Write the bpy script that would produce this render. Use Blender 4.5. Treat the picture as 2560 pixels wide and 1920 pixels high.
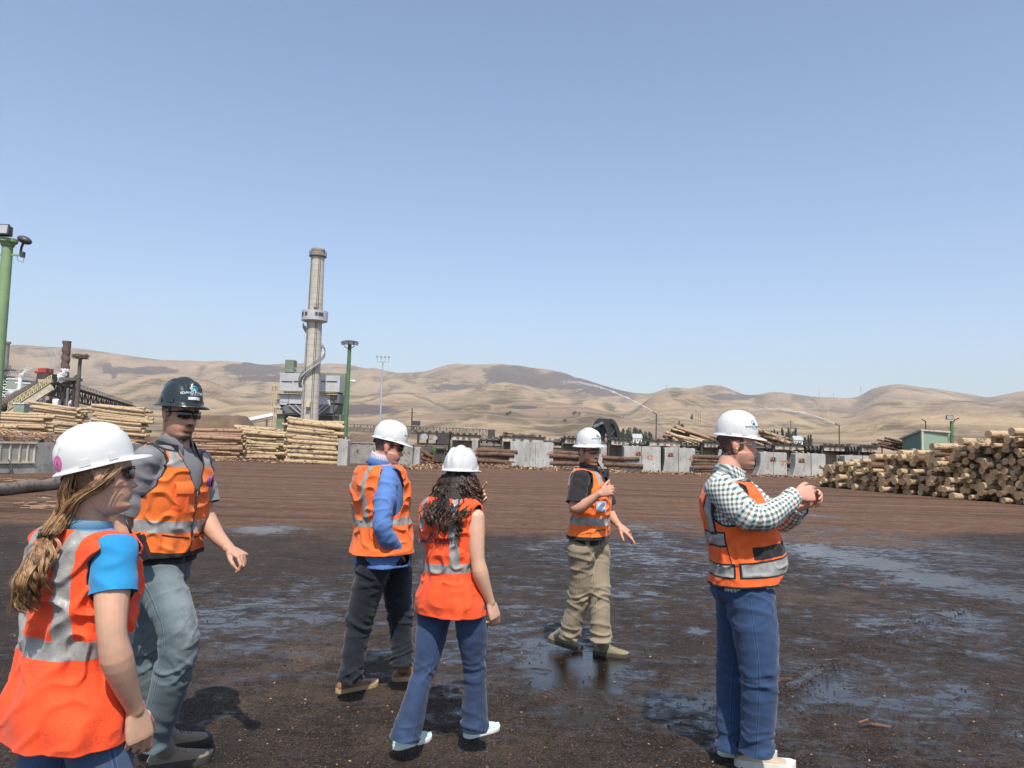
import bpy, bmesh, math, random
from mathutils import Vector, Matrix, noise, Quaternion
from mathutils.bvhtree import BVHTree
R = math.radians
rnd = random.Random(7)
for o in list(bpy.data.objects): bpy.data.objects.remove(o)
sc = bpy.context.scene
COL = sc.collection
# ------------------------------------------------ camera
CAM = Vector((0, 0, 1.65)); FPX = 1862.0; PITCH = R(4.64); ROLL = R(1.7)
fw = Vector((0, math.cos(PITCH), math.sin(PITCH)))
r0 = Vector((1, 0, 0)); u0 = r0.cross(fw).normalized()
cr = (r0 * math.cos(ROLL) + u0 * math.sin(ROLL)); cu = (u0 * math.cos(ROLL) - r0 * math.sin(ROLL))
cd = bpy.data.cameras.new('camera'); cam = bpy.data.objects.new('camera', cd); COL.objects.link(cam)
cam.matrix_world = Matrix(((cr.x, cu.x, -fw.x, CAM.x), (cr.y, cu.y, -fw.y, CAM.y), (cr.z, cu.z, -fw.z, CAM.z), (0, 0, 0, 1)))
cd.sensor_width = 36; cd.lens = FPX / 2560 * 36; cd.clip_start = 0.05; cd.clip_end = 60000
sc.camera = cam
# ------------------------------------------------ sky, sun, exposure
SUN_EL = R(57); SUN_AZ = R(172)      # azimuth from +Y, clockwise: behind the camera, slightly to the right
w = bpy.data.worlds.new('World'); sc.world = w; w.use_nodes = True
nt = w.node_tree; bg = nt.nodes['Background']
sky = nt.nodes.new('ShaderNodeTexSky'); sky.sky_type = 'NISHITA'; sky.sun_disc = False
sky.sun_elevation = SUN_EL; sky.sun_rotation = SUN_AZ
sky.air_density = 1.0; sky.dust_density = 1.4; sky.ozone_density = 3.0; sky.altitude = 200
nt.links.new(sky.outputs[0], bg.inputs[0]); bg.inputs[1].default_value = 0.134
sl = bpy.data.lights.new('sun', 'SUN'); so = bpy.data.objects.new('sun', sl); COL.objects.link(so)
sl.energy = 4.0; sl.angle = R(0.6); sl.color = (1.0, 0.95, 0.87)
sd = Vector((math.sin(SUN_AZ) * math.cos(SUN_EL), math.cos(SUN_AZ) * math.cos(SUN_EL), math.sin(SUN_EL)))
so.rotation_euler = sd.to_track_quat('Z', 'Y').to_euler()
sc.view_settings.view_transform = 'Standard'; sc.view_settings.look = 'None'
sc.view_settings.exposure = 0.58; sc.view_settings.gamma = 1.0; sc.view_settings.use_curve_mapping = False
sc.cycles.volume_bounces = 0; sc.cycles.volume_max_steps = 64
sc.cycles.transparent_max_bounces = 12

# ------------------------------------------------ placing
def ray(u, v):
    return (cr * (u - 1280) + cu * (960 - v) + fw * FPX)
def P(u, v, Y):                      # point seen at photo pixel (u, v) at world depth Y
    if v == 0: v = HV(u)
    d = ray(u, v); return CAM + d * (Y / d.y)
def G(u, v, z=0.0):                  # ground point
    d = ray(u, v); return CAM + d * ((z - CAM.z) / d.z)
def HV(u): return 1111 + (u - 1280) * 0.0297
def at(u, v_base, **k): return G(u, v_base)

# ------------------------------------------------ node helper
class NT:
    def __init__(s, name):
        s.m = bpy.data.materials.new(name); s.m.use_nodes = True; s.t = s.m.node_tree
        s.b = s.t.nodes['Principled BSDF']; s.out = s.t.nodes['Material Output']
    def n(s, typ, **k):
        x = s.t.nodes.new('ShaderNode' + typ)
        for a, b in k.items(): setattr(x, a, b)
        return x
    def put(s, sock, val):
        if isinstance(val, bpy.types.NodeSocket): s.t.links.new(val, sock)
        elif val is not None:
            if hasattr(sock.default_value, '__len__') and not isinstance(val, (int, float)):
                v = list(val); L = len(sock.default_value)
                if len(v) == 3 and L == 4: v.append(1)
                sock.default_value = v[:L]
            else: sock.default_value = val
    def coord(s, kind='Object'):
        if not hasattr(s, 'tc'): s.tc = s.n('TexCoord')
        return s.tc.outputs[kind]
    def geo(s, k='Position'): 
        if not hasattr(s, 'g'): s.g = s.n('NewGeometry')
        return s.g.outputs[k]
    def map(s, vec, scale=(1, 1, 1), rot=(0, 0, 0), loc=(0, 0, 0)):
        x = s.n('Mapping'); s.put(x.inputs[0], vec); x.inputs[1].default_value = loc; x.inputs[2].default_value = rot; x.inputs[3].default_value = scale
        return x.outputs[0]
    def noise(s, vec, scale, detail=4, rough=0.55, dist=0.0, col=False):
        x = s.n('TexNoise'); s.put(x.inputs['Vector'], vec); x.inputs['Scale'].default_value = scale
        x.inputs['Detail'].default_value = detail; x.inputs['Roughness'].default_value = rough; x.inputs['Distortion'].default_value = dist
        return x.outputs['Color' if col else 'Fac']
    def vor(s, vec, scale, feat='F1', out='Distance'):
        x = s.n('TexVoronoi', feature=feat); s.put(x.inputs['Vector'], vec); x.inputs['Scale'].default_value = scale
        return x.outputs[out]
    def ramp(s, fac, stops, interp='LINEAR'):
        x = s.n('ValToRGB'); s.put(x.inputs[0], fac); cr_ = x.color_ramp; cr_.interpolation = interp
        while len(cr_.elements) < len(stops): cr_.elements.new(0.5)
        for e, (p, c) in zip(cr_.elements, stops):
            e.position = p; e.color = (c, c, c, 1) if isinstance(c, (int, float)) else tuple(c) + (1,) * (4 - len(c))
        return x.outputs[0]
    def sm(s, x, lo, hi):            # smoothstep lo..hi -> 0..1
        m = s.n('MapRange', interpolation_type='SMOOTHSTEP'); s.put(m.inputs[0], x); m.inputs[1].default_value = lo; m.inputs[2].default_value = hi
        return m.outputs[0]
    def math(s, op, a, b=None, c=None):
        x = s.n('Math', operation=op); s.put(x.inputs[0], a)
        if b is not None: s.put(x.inputs[1], b)
        if c is not None: s.put(x.inputs[2], c)
        return x.outputs[0]
    def mix(s, f, a, b, mode='MIX'):
        x = s.n('Mix', data_type='RGBA', blend_type=mode); s.put(x.inputs['Factor'], f)
        s.put(x.inputs[6], a); s.put(x.inputs[7], b); return x.outputs[2]
    def attr(s, name, out='Fac'):
        x = s.n('Attribute', attribute_name=name); return x.outputs[out]
    def bump(s, h, strength=0.3, dist=0.01, nrm=None):
        x = s.n('Bump'); x.inputs['Strength'].default_value = strength; x.inputs['Distance'].default_value = dist
        s.put(x.inputs['Height'], h)
        if nrm is not None: s.put(x.inputs['Normal'], nrm)
        return x.outputs[0]
    def fin(s, col=None, rough=None, nrm=None, metal=None, spec=None, alpha=None, sss=None, sheen=None):
        i = s.b.inputs
        if col is not None: s.put(i['Base Color'], col)
        if rough is not None: s.put(i['Roughness'], rough)
        if nrm is not None: s.put(i['Normal'], nrm)
        if metal is not None: s.put(i['Metallic'], metal)
        if spec is not None: s.put(i['Specular IOR Level'], spec)
        if alpha is not None: s.put(i['Alpha'], alpha)
        if sheen is not None: s.put(i['Sheen Weight'], sheen)
        if sss is not None: s.put(i['Subsurface Weight'], sss); i['Subsurface Radius'].default_value = (0.012, 0.004, 0.002); i['Subsurface Scale'].default_value = 0.5
        return s.m
def c2(c, k): return tuple(min(1, x * k) for x in c)
MC = {}
def simple(name, col, rough=0.6, var=0.25, scale=6, bump=0.15, bscale=40, bdist=0.01, metal=0.0, spec=0.5, coord='Object', dirt=None, stretch=(1, 1, 1)):
    """painted / worn surface: base colour with two scales of variation, optional dirt colour, bump"""
    if name in MC: return MC[name]
    t = NT(name); v = t.map(t.coord(coord), stretch)
    a = t.noise(v, scale, 5, 0.6); b = t.noise(v, scale * 6.3, 3)
    col_ = t.mix(t.sm(a, 0.3, 0.7), c2(col, 1 - var), c2(col, 1 + var * 0.6))
    col_ = t.mix(t.math('MULTIPLY', t.sm(b, 0.4, 0.75), 0.35 * min(1, var * 3)), col_, c2(col, 1 - var * 1.5))
    if dirt: col_ = t.mix(t.sm(t.noise(v, scale * 2.1, 6, 0.65), 0.52, 0.68), col_, dirt)
    n = t.bump(t.noise(v, bscale, 4), bump, bdist)
    r_ = t.math('ADD', t.math('MULTIPLY', b, 0.2), rough - 0.1)
    MC[name] = t.fin(col_, r_, n, metal, spec); return MC[name]

# ------------------------------------------------ mesh helper
def tag(o, label=None, cat=None, group=None, kind=None):
    if label: o['label'] = label
    if cat: o['category'] = cat
    if group: o['group'] = group
    if kind: o['kind'] = kind
    return o
def empty(name, loc, label=None, cat=None, group=None, rz=0.0):
    o = bpy.data.objects.new(name, None); COL.objects.link(o); o.location = loc; o.rotation_euler = (0, 0, rz)
    o.empty_display_size = 0.2
    WM[o.name] = Matrix.Translation(Vector(loc)) @ Matrix.Rotation(rz, 4, 'Z')
    return tag(o, label, cat, group)
WM = {}
def wm(o):
    m = Matrix.Identity(4)
    while o is not None:
        m = WM.get(o.name, Matrix.Identity(4)) @ m; o = o.parent
    return m
class MB:
    """collects world-space geometry; build() links ONE mesh object (local to its parent or to `origin`)"""
    def __init__(s): s.v = []; s.f = []; s.m = []; s.uv = None
    def add(s, vs, fs, mi=0):
        o = len(s.v); s.v += [Vector(v) for v in vs]; s.f += [tuple(i + o for i in f) for f in fs]; s.m += [mi] * len(fs)
        return s
    def box(s, c, size, rot=None, mi=0, taper=1.0):
        c = Vector(c); x, y, z = [k / 2 for k in size]; vs = []
        for dz in (-z, z):
            k = taper if dz > 0 else 1
            for dx, dy in ((-x, -y), (x, -y), (x, y), (-x, y)):
                p = Vector((dx * k, dy * k, dz)); vs.append(c + (rot @ p if rot is not None else p))
        return s.add(vs, [(3, 2, 1, 0), (4, 5, 6, 7), (0, 1, 5, 4), (1, 2, 6, 5), (2, 3, 7, 6), (3, 0, 4, 7)], mi)
    def beam(s, p0, p1, w_, h_, up=(0, 0, 1), mi=0):
        p0 = Vector(p0); p1 = Vector(p1); d = (p1 - p0); L = d.length; d.normalize()
        x = d.cross(Vector(up)); x = x.normalized() if x.length > 1e-4 else Vector((1, 0, 0)); z = x.cross(d)
        return s.box((p0 + p1) / 2, (w_, L, h_), Matrix((x, d, z)).transposed(), mi)
    def cyl(s, p0, p1, r0, r1=None, n=12, mi=0, caps=True):
        return s.tube([p0, p1], [r0, r0 if r1 is None else r1], n, mi, caps)
    def tube(s, pts, rs, n=12, mi=0, caps=True, flat=None, ref=None, jit=0.0):
        pts = [Vector(p) for p in pts]; rings = []; 
        if isinstance(rs, (int, float)): rs = [rs] * len(pts)
        t0 = (pts[1] - pts[0]).normalized(); a = Vector(ref) if ref is not None else Vector((0, 0, 1)) 
        if abs(a.dot(t0)) > 0.95: a = Vector((1, 0, 0))
        x = (a - t0 * a.dot(t0)).normalized()
        for i, p in enumerate(pts):
            t = (pts[min(i + 1, len(pts) - 1)] - pts[max(i - 1, 0)])
            t = t.normalized() if t.length > 1e-9 else t0
            x = (x - t * x.dot(t)); x = x.normalized() if x.length > 1e-6 else t.orthogonal().normalized(); y = t.cross(x)
            r = rs[i]; rx, ry = (r if isinstance(r, (tuple, list)) else (r, r * (flat or 1)))
            rings.append([p + x * (math.cos(k * 2 * math.pi / n) * rx * (1 + jit * rnd.uniform(-1, 1))) + y * (math.sin(k * 2 * math.pi / n) * ry * (1 + jit * rnd.uniform(-1, 1))) for k in range(n)])
        return s.loft(rings, mi, caps)
    def loft(s, rings, mi=0, caps=True, closed=True):
        n = len(rings[0]); vs = [v for r in rings for v in r]; fs = []
        for i in range(len(rings) - 1):
            for k in range(n if closed else n - 1):
                a, b = i * n + k, i * n + (k + 1) % n
                fs.append((a, b, b + n, a + n))
        if caps:
            fs.append(tuple(reversed(range(n)))); L = (len(rings) - 1) * n; fs.append(tuple(range(L, L + n)))
        return s.add(vs, fs, mi)
    def ell(s, c, rx, ry=None, rz=None, rot=None, n=12, mi=0):
        ry = ry or rx; rz = rz or rx; c = Vector(c); rings = []
        for i in range(n + 1):
            a = -math.pi / 2 + math.pi * i / n; ca = max(math.cos(a), 0.02)
            rg = []
            for k in range(2 * n):
                b = math.pi * k / n; p = Vector((rx * ca * math.cos(b), ry * ca * math.sin(b), rz * math.sin(a)))
                rg.append(c + (rot @ p if rot is not None else p))
            rings.append(rg)
        return s.loft(rings, mi)
    def build(s, name, mat, parent=None, smooth=False, origin=None, auto=None):
        me = bpy.data.meshes.new(name); M = wm(parent) if parent is not None else Matrix.Translation(Vector(origin if origin is not None else (0, 0, 0)))
        Mi = M.inverted(); me.from_pydata([tuple(Mi @ v) for v in s.v], [], s.f); 
        mats = mat if isinstance(mat, (list, tuple)) else [mat]
        for m in mats: me.materials.append(m)
        if len(mats) > 1: me.polygons.foreach_set('material_index', s.m)
        me.validate(); me.update()
        if smooth: me.polygons.foreach_set('use_smooth', [True] * len(me.polygons))
        if auto is not None:
            me.polygons.foreach_set('use_smooth', [True] * len(me.polygons)); me.set_sharp_from_angle(angle=R(auto))
        o = bpy.data.objects.new(name, me); COL.objects.link(o)
        if parent is not None: o.parent = parent
        else: o.location = M.translation; WM[o.name] = M
        return o
def part(name, mb, mat, parent, **k): return mb.build(name, mat, parent, **k)
def copy_tree(o, parent=None):
    c = o.copy(); COL.objects.link(c)
    if parent is not None: c.parent = parent
    for ch in list(o.children): copy_tree(ch, c)
    return c
def text_mesh(txt, size, bold=False, ext=0.0):
    cu_ = bpy.data.curves.new('t', 'FONT'); cu_.body = txt; cu_.size = size; cu_.align_x = 'CENTER'; cu_.align_y = 'CENTER'
    cu_.resolution_u = 3; cu_.offset = size * (0.02 if bold else 0.0)
    o = bpy.data.objects.new('t', cu_); COL.objects.link(o); dg = bpy.context.evaluated_depsgraph_get()
    me = bpy.data.meshes.new_from_object(o.evaluated_get(dg)); vs = [v.co.copy() for v in me.vertices]; fs = [tuple(p.vertices) for p in me.polygons]
    bpy.data.objects.remove(o); bpy.data.meshes.remove(me)
    return vs, fs
def lerp(a, b, t): return a + (b - a) * t
def tab(T, x):                       # piecewise linear table, smooth-ish
    if x <= T[0][0]: return T[0][1]
    for (a, b), (c, d) in zip(T, T[1:]):
        if x <= c: return b + (d - b) * (x - a) / (c - a)
    return T[-1][1]
def stab(T, x):                      # catmull-smoothed table
    if x <= T[0][0]: return T[0][1]
    if x >= T[-1][0]: return T[-1][1]
    for i in range(len(T) - 1):
        if x <= T[i + 1][0]:
            x0, y0 = T[i]; x1, y1 = T[i + 1]; t = (x - x0) / (x1 - x0)
            m0 = 0 if i == 0 else (y1 - T[i - 1][1]) / (x1 - T[i - 1][0]) * (x1 - x0)
            m1 = 0 if i + 2 >= len(T) else (T[i + 2][1] - y0) / (T[i + 2][0] - x0) * (x1 - x0)
            return (2*t**3-3*t*t+1)*y0 + (t**3-2*t*t+t)*m0 + (-2*t**3+3*t*t)*y1 + (t**3-t*t)*m1
def N3(p, s=1.0, o=0.0): return noise.noise(Vector((p[0] * s + o, p[1] * s + o * 1.7, p[2] * s - o)))
def ridged(p, oct=4, lac=2.1, gain=0.5):
    a = 1; s = 0; q = Vector(p)
    for i in range(oct):
        n = 1 - abs(noise.noise(q)) * 2; s += a * n * n; a *= gain; q = q * lac + Vector((3.1, 7.7, 1.3))
    return s

# ================================================ GROUND
def puddle(u, v, ru, rv, k):
    c = G(u, v); rx = ru / FPX * c.y; a = G(u, v - rv); b = G(u, v + rv)
    return (c.x, (a.y + b.y) / 2, rx, abs(a.y - b.y) / 2, k)
PUD = [puddle(*a) for a in [
    (659,1323,85,14,1.1),(560,1545,140,45,.62),(700,1560,120,50,.55),(800,1550,50,25,.7),(620,1620,120,25,.5),(1040,1443,25,80,.5),(1290,1610,110,40,.72),(1440,1672,130,60,1.35),
    (1440,1780,70,40,.75),(1309,1600,80,25,.7),(1605,1322,75,22,.75),(1690,1310,90,14,.7),(2050,1381,110,26,.98),(2198,1410,120,28,1.0),
    (2345,1452,130,26,1.02),(2494,1482,120,28,1.0),(2138,1328,170,12,.7),(2257,1357,260,30,.62),(2450,1390,160,40,.6),(2091,1730,105,30,1.2),(2257,1765,150,45,.65),
    (2405,1545,110,30,.72),(1741,1576,30,9,.9),(1629,1482,30,7,.95),(1558,1490,24,6,.95),(1428,1351,60,10,.8),(1800,1740,120,60,.55),
    (2030,1290,120,6,.9),(2480,1640,80,20,.6),(1340,1370,50,10,.6),(980,1350,60,10,.5),(1120,1360,50,12,.55),(1690,1650,60,18,.5),(2330,1860,160,40,.45),
    (1870,1900,40,20,.7),(2000,1600,90,20,.45),(2200,1400,420,100,.62),(1620,1400,320,70,.52),(620,1560,320,110,.58),(1250,1620,360,120,.56),(2230,1750,420,120,.58),(1800,1790,220,90,.60),(2350,1580,300,60,.55),(1500,1480,300,50,.40),(1950,1330,500,30,.5),(640,1168,60,4,.8),(760,1178,80,3,.7),(1700,1210,200,3,.4)]]
TAN = [puddle(*a) for a in [(740,1640,190,60,.8),(1000,1720,200,50,.45),(2050,1500,160,22,.8),(820,1260,260,50,.6),(500,1240,160,40,.6),(900,1330,120,30,.5),
    (1250,1500,150,20,.3),(620,1750,160,40,.5),(1760,1395,60,10,.6),(1200,1850,240,40,.35),(1650,1500,140,14,.4)]]
RIDGE = [G(u, v) for u, v in [(1940,1740),(2010,1700),(2110,1650),(2230,1590),(2340,1545),(2476,1505)]]
def segd(p, a, b):
    ab = b - a; t = max(0, min(1, (p - a).dot(ab) / max(ab.dot(ab), 1e-9))); return (p - a - ab * t).length
def field(L, x, y):
    s = 0
    for cx, cy, rx, ry, k in L:
        d = ((x - cx) / rx) ** 2 + ((y - cy) / ry) ** 2
        if d < 6: s = max(s, k * math.exp(-d * 0.75)) if d > 0.0 else k
    return s
def make_ground():
    az = []; a = -180.0
    while a < 180:
        az.append(R(a)); a += 0.45 if -46 < a < 46 else 6
    rr = [0.6]
    while rr[-1] < 9000: rr.append(rr[-1] * (1.012 if 3 < rr[-1] < 16 else 1.05) + 0.004)
    vs = []; wet = []; tan = []; brk = []; n = len(az)
    for r_ in rr:
        for a in az:
            x = r_ * math.sin(a); y = r_ * math.cos(a); z = 0.0; b = 0
            if 3 < y < 16 and r_ < 20:
                p = Vector((x, y, 0)); d = min(segd(p, RIDGE[i], RIDGE[i + 1]) for i in range(len(RIDGE) - 1))
                b = math.exp(-(d / (0.10 + .05 * N3(p, 1.7))) ** 2) * (0.5 + 0.8 * N3(p, 2.2))
                z += b * 0.05 + 0.006 * N3(p, 1.3) + 0.004 * N3(p, 5)
            wet.append(field(PUD, x, y) if 0 < y < 60 else 0); tan.append(field(TAN, x, y) if 0 < y < 60 else 0); brk.append(b)
            vs.append((x, y, z))
    fs = []
    for i in range(len(rr) - 1):
        for k in range(n):
            a0 = i * n + k; b0 = i * n + (k + 1) % n; fs.append((a0, a0 + n, b0 + n, b0))
    fs.append(tuple(range(n)))
    mb = MB(); mb.v = [Vector(v) for v in vs]; mb.f = fs; mb.m = [0] * len(fs)
    t = NT('wet_yard_surface'); v = t.coord('Object')
    W = t.attr('wet'); T = t.attr('tan'); B = t.attr('bark')
    sx = t.n('SeparateXYZ'); t.put(sx.inputs[0], v); y = sx.outputs[1]; x = sx.outputs[0]
    vst = t.map(v, (0.35, 1.3, 1), (0, 0, R(-8)))
    big = t.noise(vst, 0.55, 5, 0.6, 0.6); mid = t.noise(v, 2.3, 6, 0.68, 0.4); fine = t.noise(v, 30, 5, 0.7); gr = t.noise(v, 160, 3, 0.7)
    # far dry band: boundary wanders
    bnd = t.math('ADD', y, t.math('MULTIPLY', t.math('SUBTRACT', t.noise(v, 0.22, 4), 0.5), 9.0))
    bnd = t.math('ADD', bnd, t.math('MULTIPLY', x, -0.12))
    dry = t.sm(bnd, 12.8, 15.2)
    lanes = t.noise(t.map(v, (0.03, 0.9, 1), (0, 0, R(-4))), 1.0, 5, 0.62, 0.3)
    mud = t.sm(lanes, 0.46, 0.66)
    mix2 = t.math('ADD', t.math('MULTIPLY', mid, .5), t.math('MULTIPLY', t.noise(v, 7, 6, .75), .5)); brown = t.mix(t.sm(mix2, .35, .65), (.090, .048, .030), (.195, .112, .070))
    brown = t.mix(t.math('MULTIPLY', mud, 0.75), brown, (.048, .028, .020)); lan2 = t.noise(t.map(v, (0.05, 2.2, 1), (0, 0, R(-7))), 1.0, 4, .7, .2); brown = t.mix(t.math('MULTIPLY', t.sm(lan2, .54, .66), .6), brown, (.040, .024, .018)); brown = t.mix(t.math('MULTIPLY', t.sm(lan2, .44, .34), .4), brown, (.22, .14, .09))
    brown = t.mix(t.math('MULTIPLY', t.sm(t.noise(v, 0.6, 6, 0.7), 0.6, 0.72), 0.5), brown, (.24, .175, .12))
    dark = t.mix(t.sm(t.math('ADD', t.math('MULTIPLY', mid, .35), t.math('MULTIPLY', t.math('ADD', fine, t.noise(v, 11, 6, .75)), .325)), 0.42, 0.60), (.010, .0068, .0055), (.070, .046, .034))
    dark = t.mix(t.math('MULTIPLY', t.sm(big, 0.4, 0.65), 0.6), dark, (.046, .034, .028))
    tanm = t.math('MULTIPLY', T, t.sm(t.math('ADD', t.math('MULTIPLY', mid, 0.6), t.math('MULTIPLY', fine, 0.4)), 0.38, 0.62))
    dark = t.mix(t.math('MULTIPLY', tanm, 0.75), dark, (.17, .115, .072))
    g75 = t.noise(v, 70, 3, .7); dark = t.mix(t.math('MULTIPLY', t.sm(g75, .50, .62), .65), dark, (.007, .005, .004)); dark = t.mix(t.math('MULTIPLY', t.sm(g75, .44, .34), .35), dark, (.13, .09, .065))
    col = t.mix(dry, dark, brown)
    col = t.mix(t.math('MULTIPLY', B, t.sm(fine, 0.35, 0.6)), col, (.055, .030, .020))
    # granules: tiny pale grains that double as painted wet glints, and dark grains
    g1 = t.vor(v, 120, out='Color'); gd = t.vor(v, 120)
    sg = t.n('SeparateColor'); t.put(sg.inputs[0], g1)
    pale = t.math('MULTIPLY', t.math('GREATER_THAN', sg.outputs[0], 0.90), t.math('LESS_THAN', gd, 0.30))
    col = t.mix(t.math('MULTIPLY', pale, 0.8), col, (.42, .33, .24))
    g2 = t.vor(v, 38, out='Color'); gd2 = t.vor(v, 38); sg2 = t.n('SeparateColor'); t.put(sg2.inputs[0], g2)
    chip = t.math('MULTIPLY', t.math('GREATER_THAN', sg2.outputs[1], 0.955), t.math('LESS_THAN', gd2, 0.3))
    col = t.mix(t.math('MULTIPLY', chip, 0.6), col, (.22, .12, .06))
    col = t.mix(t.math('MULTIPLY', t.sm(gr, 0.50, 0.68), 0.75), col, t.mix(0.75, col, (.0, .0, .0)))
    col = t.mix(t.math('MULTIPLY', t.sm(gr, 0.46, 0.34), 0.35), col, (.19, .13, .085))
    # water: large mask broken up by noise
    fr1 = t.math('SUBTRACT', t.noise(t.map(v, (.8, 1.2, 1), (0, 0, R(12))), 2.2, 7, 0.70, 0.8), .5); fr2 = t.math('SUBTRACT', t.noise(t.map(v, (.85, 1.2, 1), (0, 0, R(-20))), 7.5, 6, .70, .8), .5)
    wv = t.math('ADD', t.math('MULTIPLY', W, 0.52), t.math('ADD', t.math('MULTIPLY', fr1, 1.0), t.math('ADD', t.math('MULTIPLY', fr2, 1.15), .46)))
    wv = t.math('ADD', wv, t.math('MULTIPLY', dry, -0.10))
    water = t.sm(wv, 0.785, 0.805)
    damp = t.sm(wv, 0.54, 0.79)
    rough = t.math('ADD', t.math('MULTIPLY', damp, -0.40), t.mix(dry, (.66,) * 3, (.9,) * 3))
    rough = t.math('ADD', rough, t.math('MULTIPLY', fine, 0.12))
    rough = t.mix(water, rough, (.03, .03, .03))
    col = t.mix(t.math('MULTIPLY', damp, 0.5), col, (.012, .008, .007)); col = t.mix(water, col, (.016, .011, .008))
    h = t.math('ADD', t.math('MULTIPLY', fine, 0.5), t.math('ADD', t.math('MULTIPLY', gr, 0.35), t.math('MULTIPLY', t.noise(v, 9, 5, 0.7), 0.9)))
    bs = t.n('Bump'); t.put(bs.inputs['Height'], h); bs.inputs['Distance'].default_value = 0.03
    t.put(bs.inputs['Strength'], t.math('ADD', t.math('ADD', t.math('MULTIPLY', water, -0.48), t.math('MULTIPLY', damp, -.36)), 0.95))
    m = t.fin(col, rough, bs.outputs[0], 0, t.math('ADD', t.math('MULTIPLY', damp, .35), .15))
    o = mb.build('ground', m, smooth=True); tag(o, kind='structure')
    for nm, L in (('wet', wet), ('tan', tan), ('bark', brk)):
        at_ = o.data.attributes.new(nm, 'FLOAT', 'POINT'); at_.data.foreach_set('value', L)
    return o
make_ground()

# ================================================ HILLS (one terrain, three ranges)
def au(u): return math.atan((u - 1280) / FPX)
S = 1.1573
L3 = [(-600,740),(0,750),(60,752),(150,757),(240,768),(340,780),(480,783),(600,786),(680,788),(760,790),(800,797),(860,806),(930,800),(975,790),(1000,787),(1060,788),(1130,795),(1200,805),(1250,815),(1300,830),(1350,843),(1400,848),(1450,838),(1490,840),(1530,832),(1560,835),(1610,855),(1680,852),(1740,858),(1800,858),(1850,855),(1890,835),(1940,830),(1990,838),(2060,848),(2130,855),(2212,850),(2800,845)]
L2 = [(-600,840),(0,840),(100,835),(200,850),(330,812),(430,815),(520,850),(600,850),(700,825),(760,850),(860,845),(960,850),(1060,828),(1100,826),(1180,845),(1300,868),(1370,880),(1420,852),(1470,845),(1560,865),(1640,872),(1740,885),(1830,895),(1900,870),(1990,865),(2080,862),(2150,875),(2212,870),(2800,860)]
L1 = [(-600,890),(0,885),(250,890),(400,905),(520,880),(640,885),(740,925),(860,915),(960,890),(1050,868),(1110,864),(1200,872),(1300,890),(1400,925),(1450,945),(1560,950),(1640,935),(1740,938),(1850,915),(1930,897),(2030,892),(2110,896),(2212,905),(2800,900)]
def elevT(L, Rk):
    out = []
    for u, v in L:
        u *= S; v *= S; d = ray(u, v); h = math.hypot(d.x, d.y); out.append((math.atan2(d.x, d.y), CAM.z + d.z / h * Rk))
    return out
RK = (950.0, 1750.0, 3100.0); TBL = [elevT(L, r_) for L, r_ in zip((L1, L2, L3), RK)]
WF = (265.0, 620.0, 1050.0); WB = (330, 420, 1500)
def sridge(q, oct):
    a = 1; s = 0; w_ = 0
    for i in range(oct):
        n = abs(noise.noise(q)) * 2; n = 1 - math.sqrt(n * n + 0.012) ; s += a * n; w_ += a; a *= 0.36; q = q * 2.1 + Vector((3.1, 7.7, 1.3))
    return max(0, s / w_)
def hill_h(a, r_):
    x = r_ * math.sin(a); y = r_ * math.cos(a); h = 0; hs = []; es = []
    wob = 0.10 * noise.noise(Vector((a * 9, 1.3, 0)))
    for T, rk, wf, wb in zip(TBL, RK, WF, WB):
        rk2 = rk * (1 + wob); H = stab(T, a) * (1 + wob)
        q = (r_ - rk2) / (wf if r_ < rk2 else wb)
        e = math.exp(-abs(q) ** 1.7 * 1.1); hs.append(H * e); es.append(e)
    m = max(hs); s = m; e = es[hs.index(m)]; crest = 1 - 0.82 * e ** 7
    for k in hs:
        if k != m: s += 12 * math.exp(-(m - k) / 12) * 0.5
    env = min(1, max(0, (r_ - 520) / 260))
    p = Vector((x / 520, y / 520, 0.3)); wx = noise.noise(p * 1.3) * 0.35
    g = sridge(Vector((p.x * 1.5 + wx, p.y * 0.9 - wx, 0.2)), 4)          # 0..1 ridges
    g2 = sridge(Vector((x / 120 + wx * 3, y / 240, 4.2)), 3)
    amp = 0.36 * min(s, 240) * env * crest
    h = s * env + amp * 0.22 - amp * g * g + -0.11 * min(s, 130) * env * crest * (g2 - 0.4)
    return max(h, -2 if r_ < 600 else 0.5), g, g2
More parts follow.
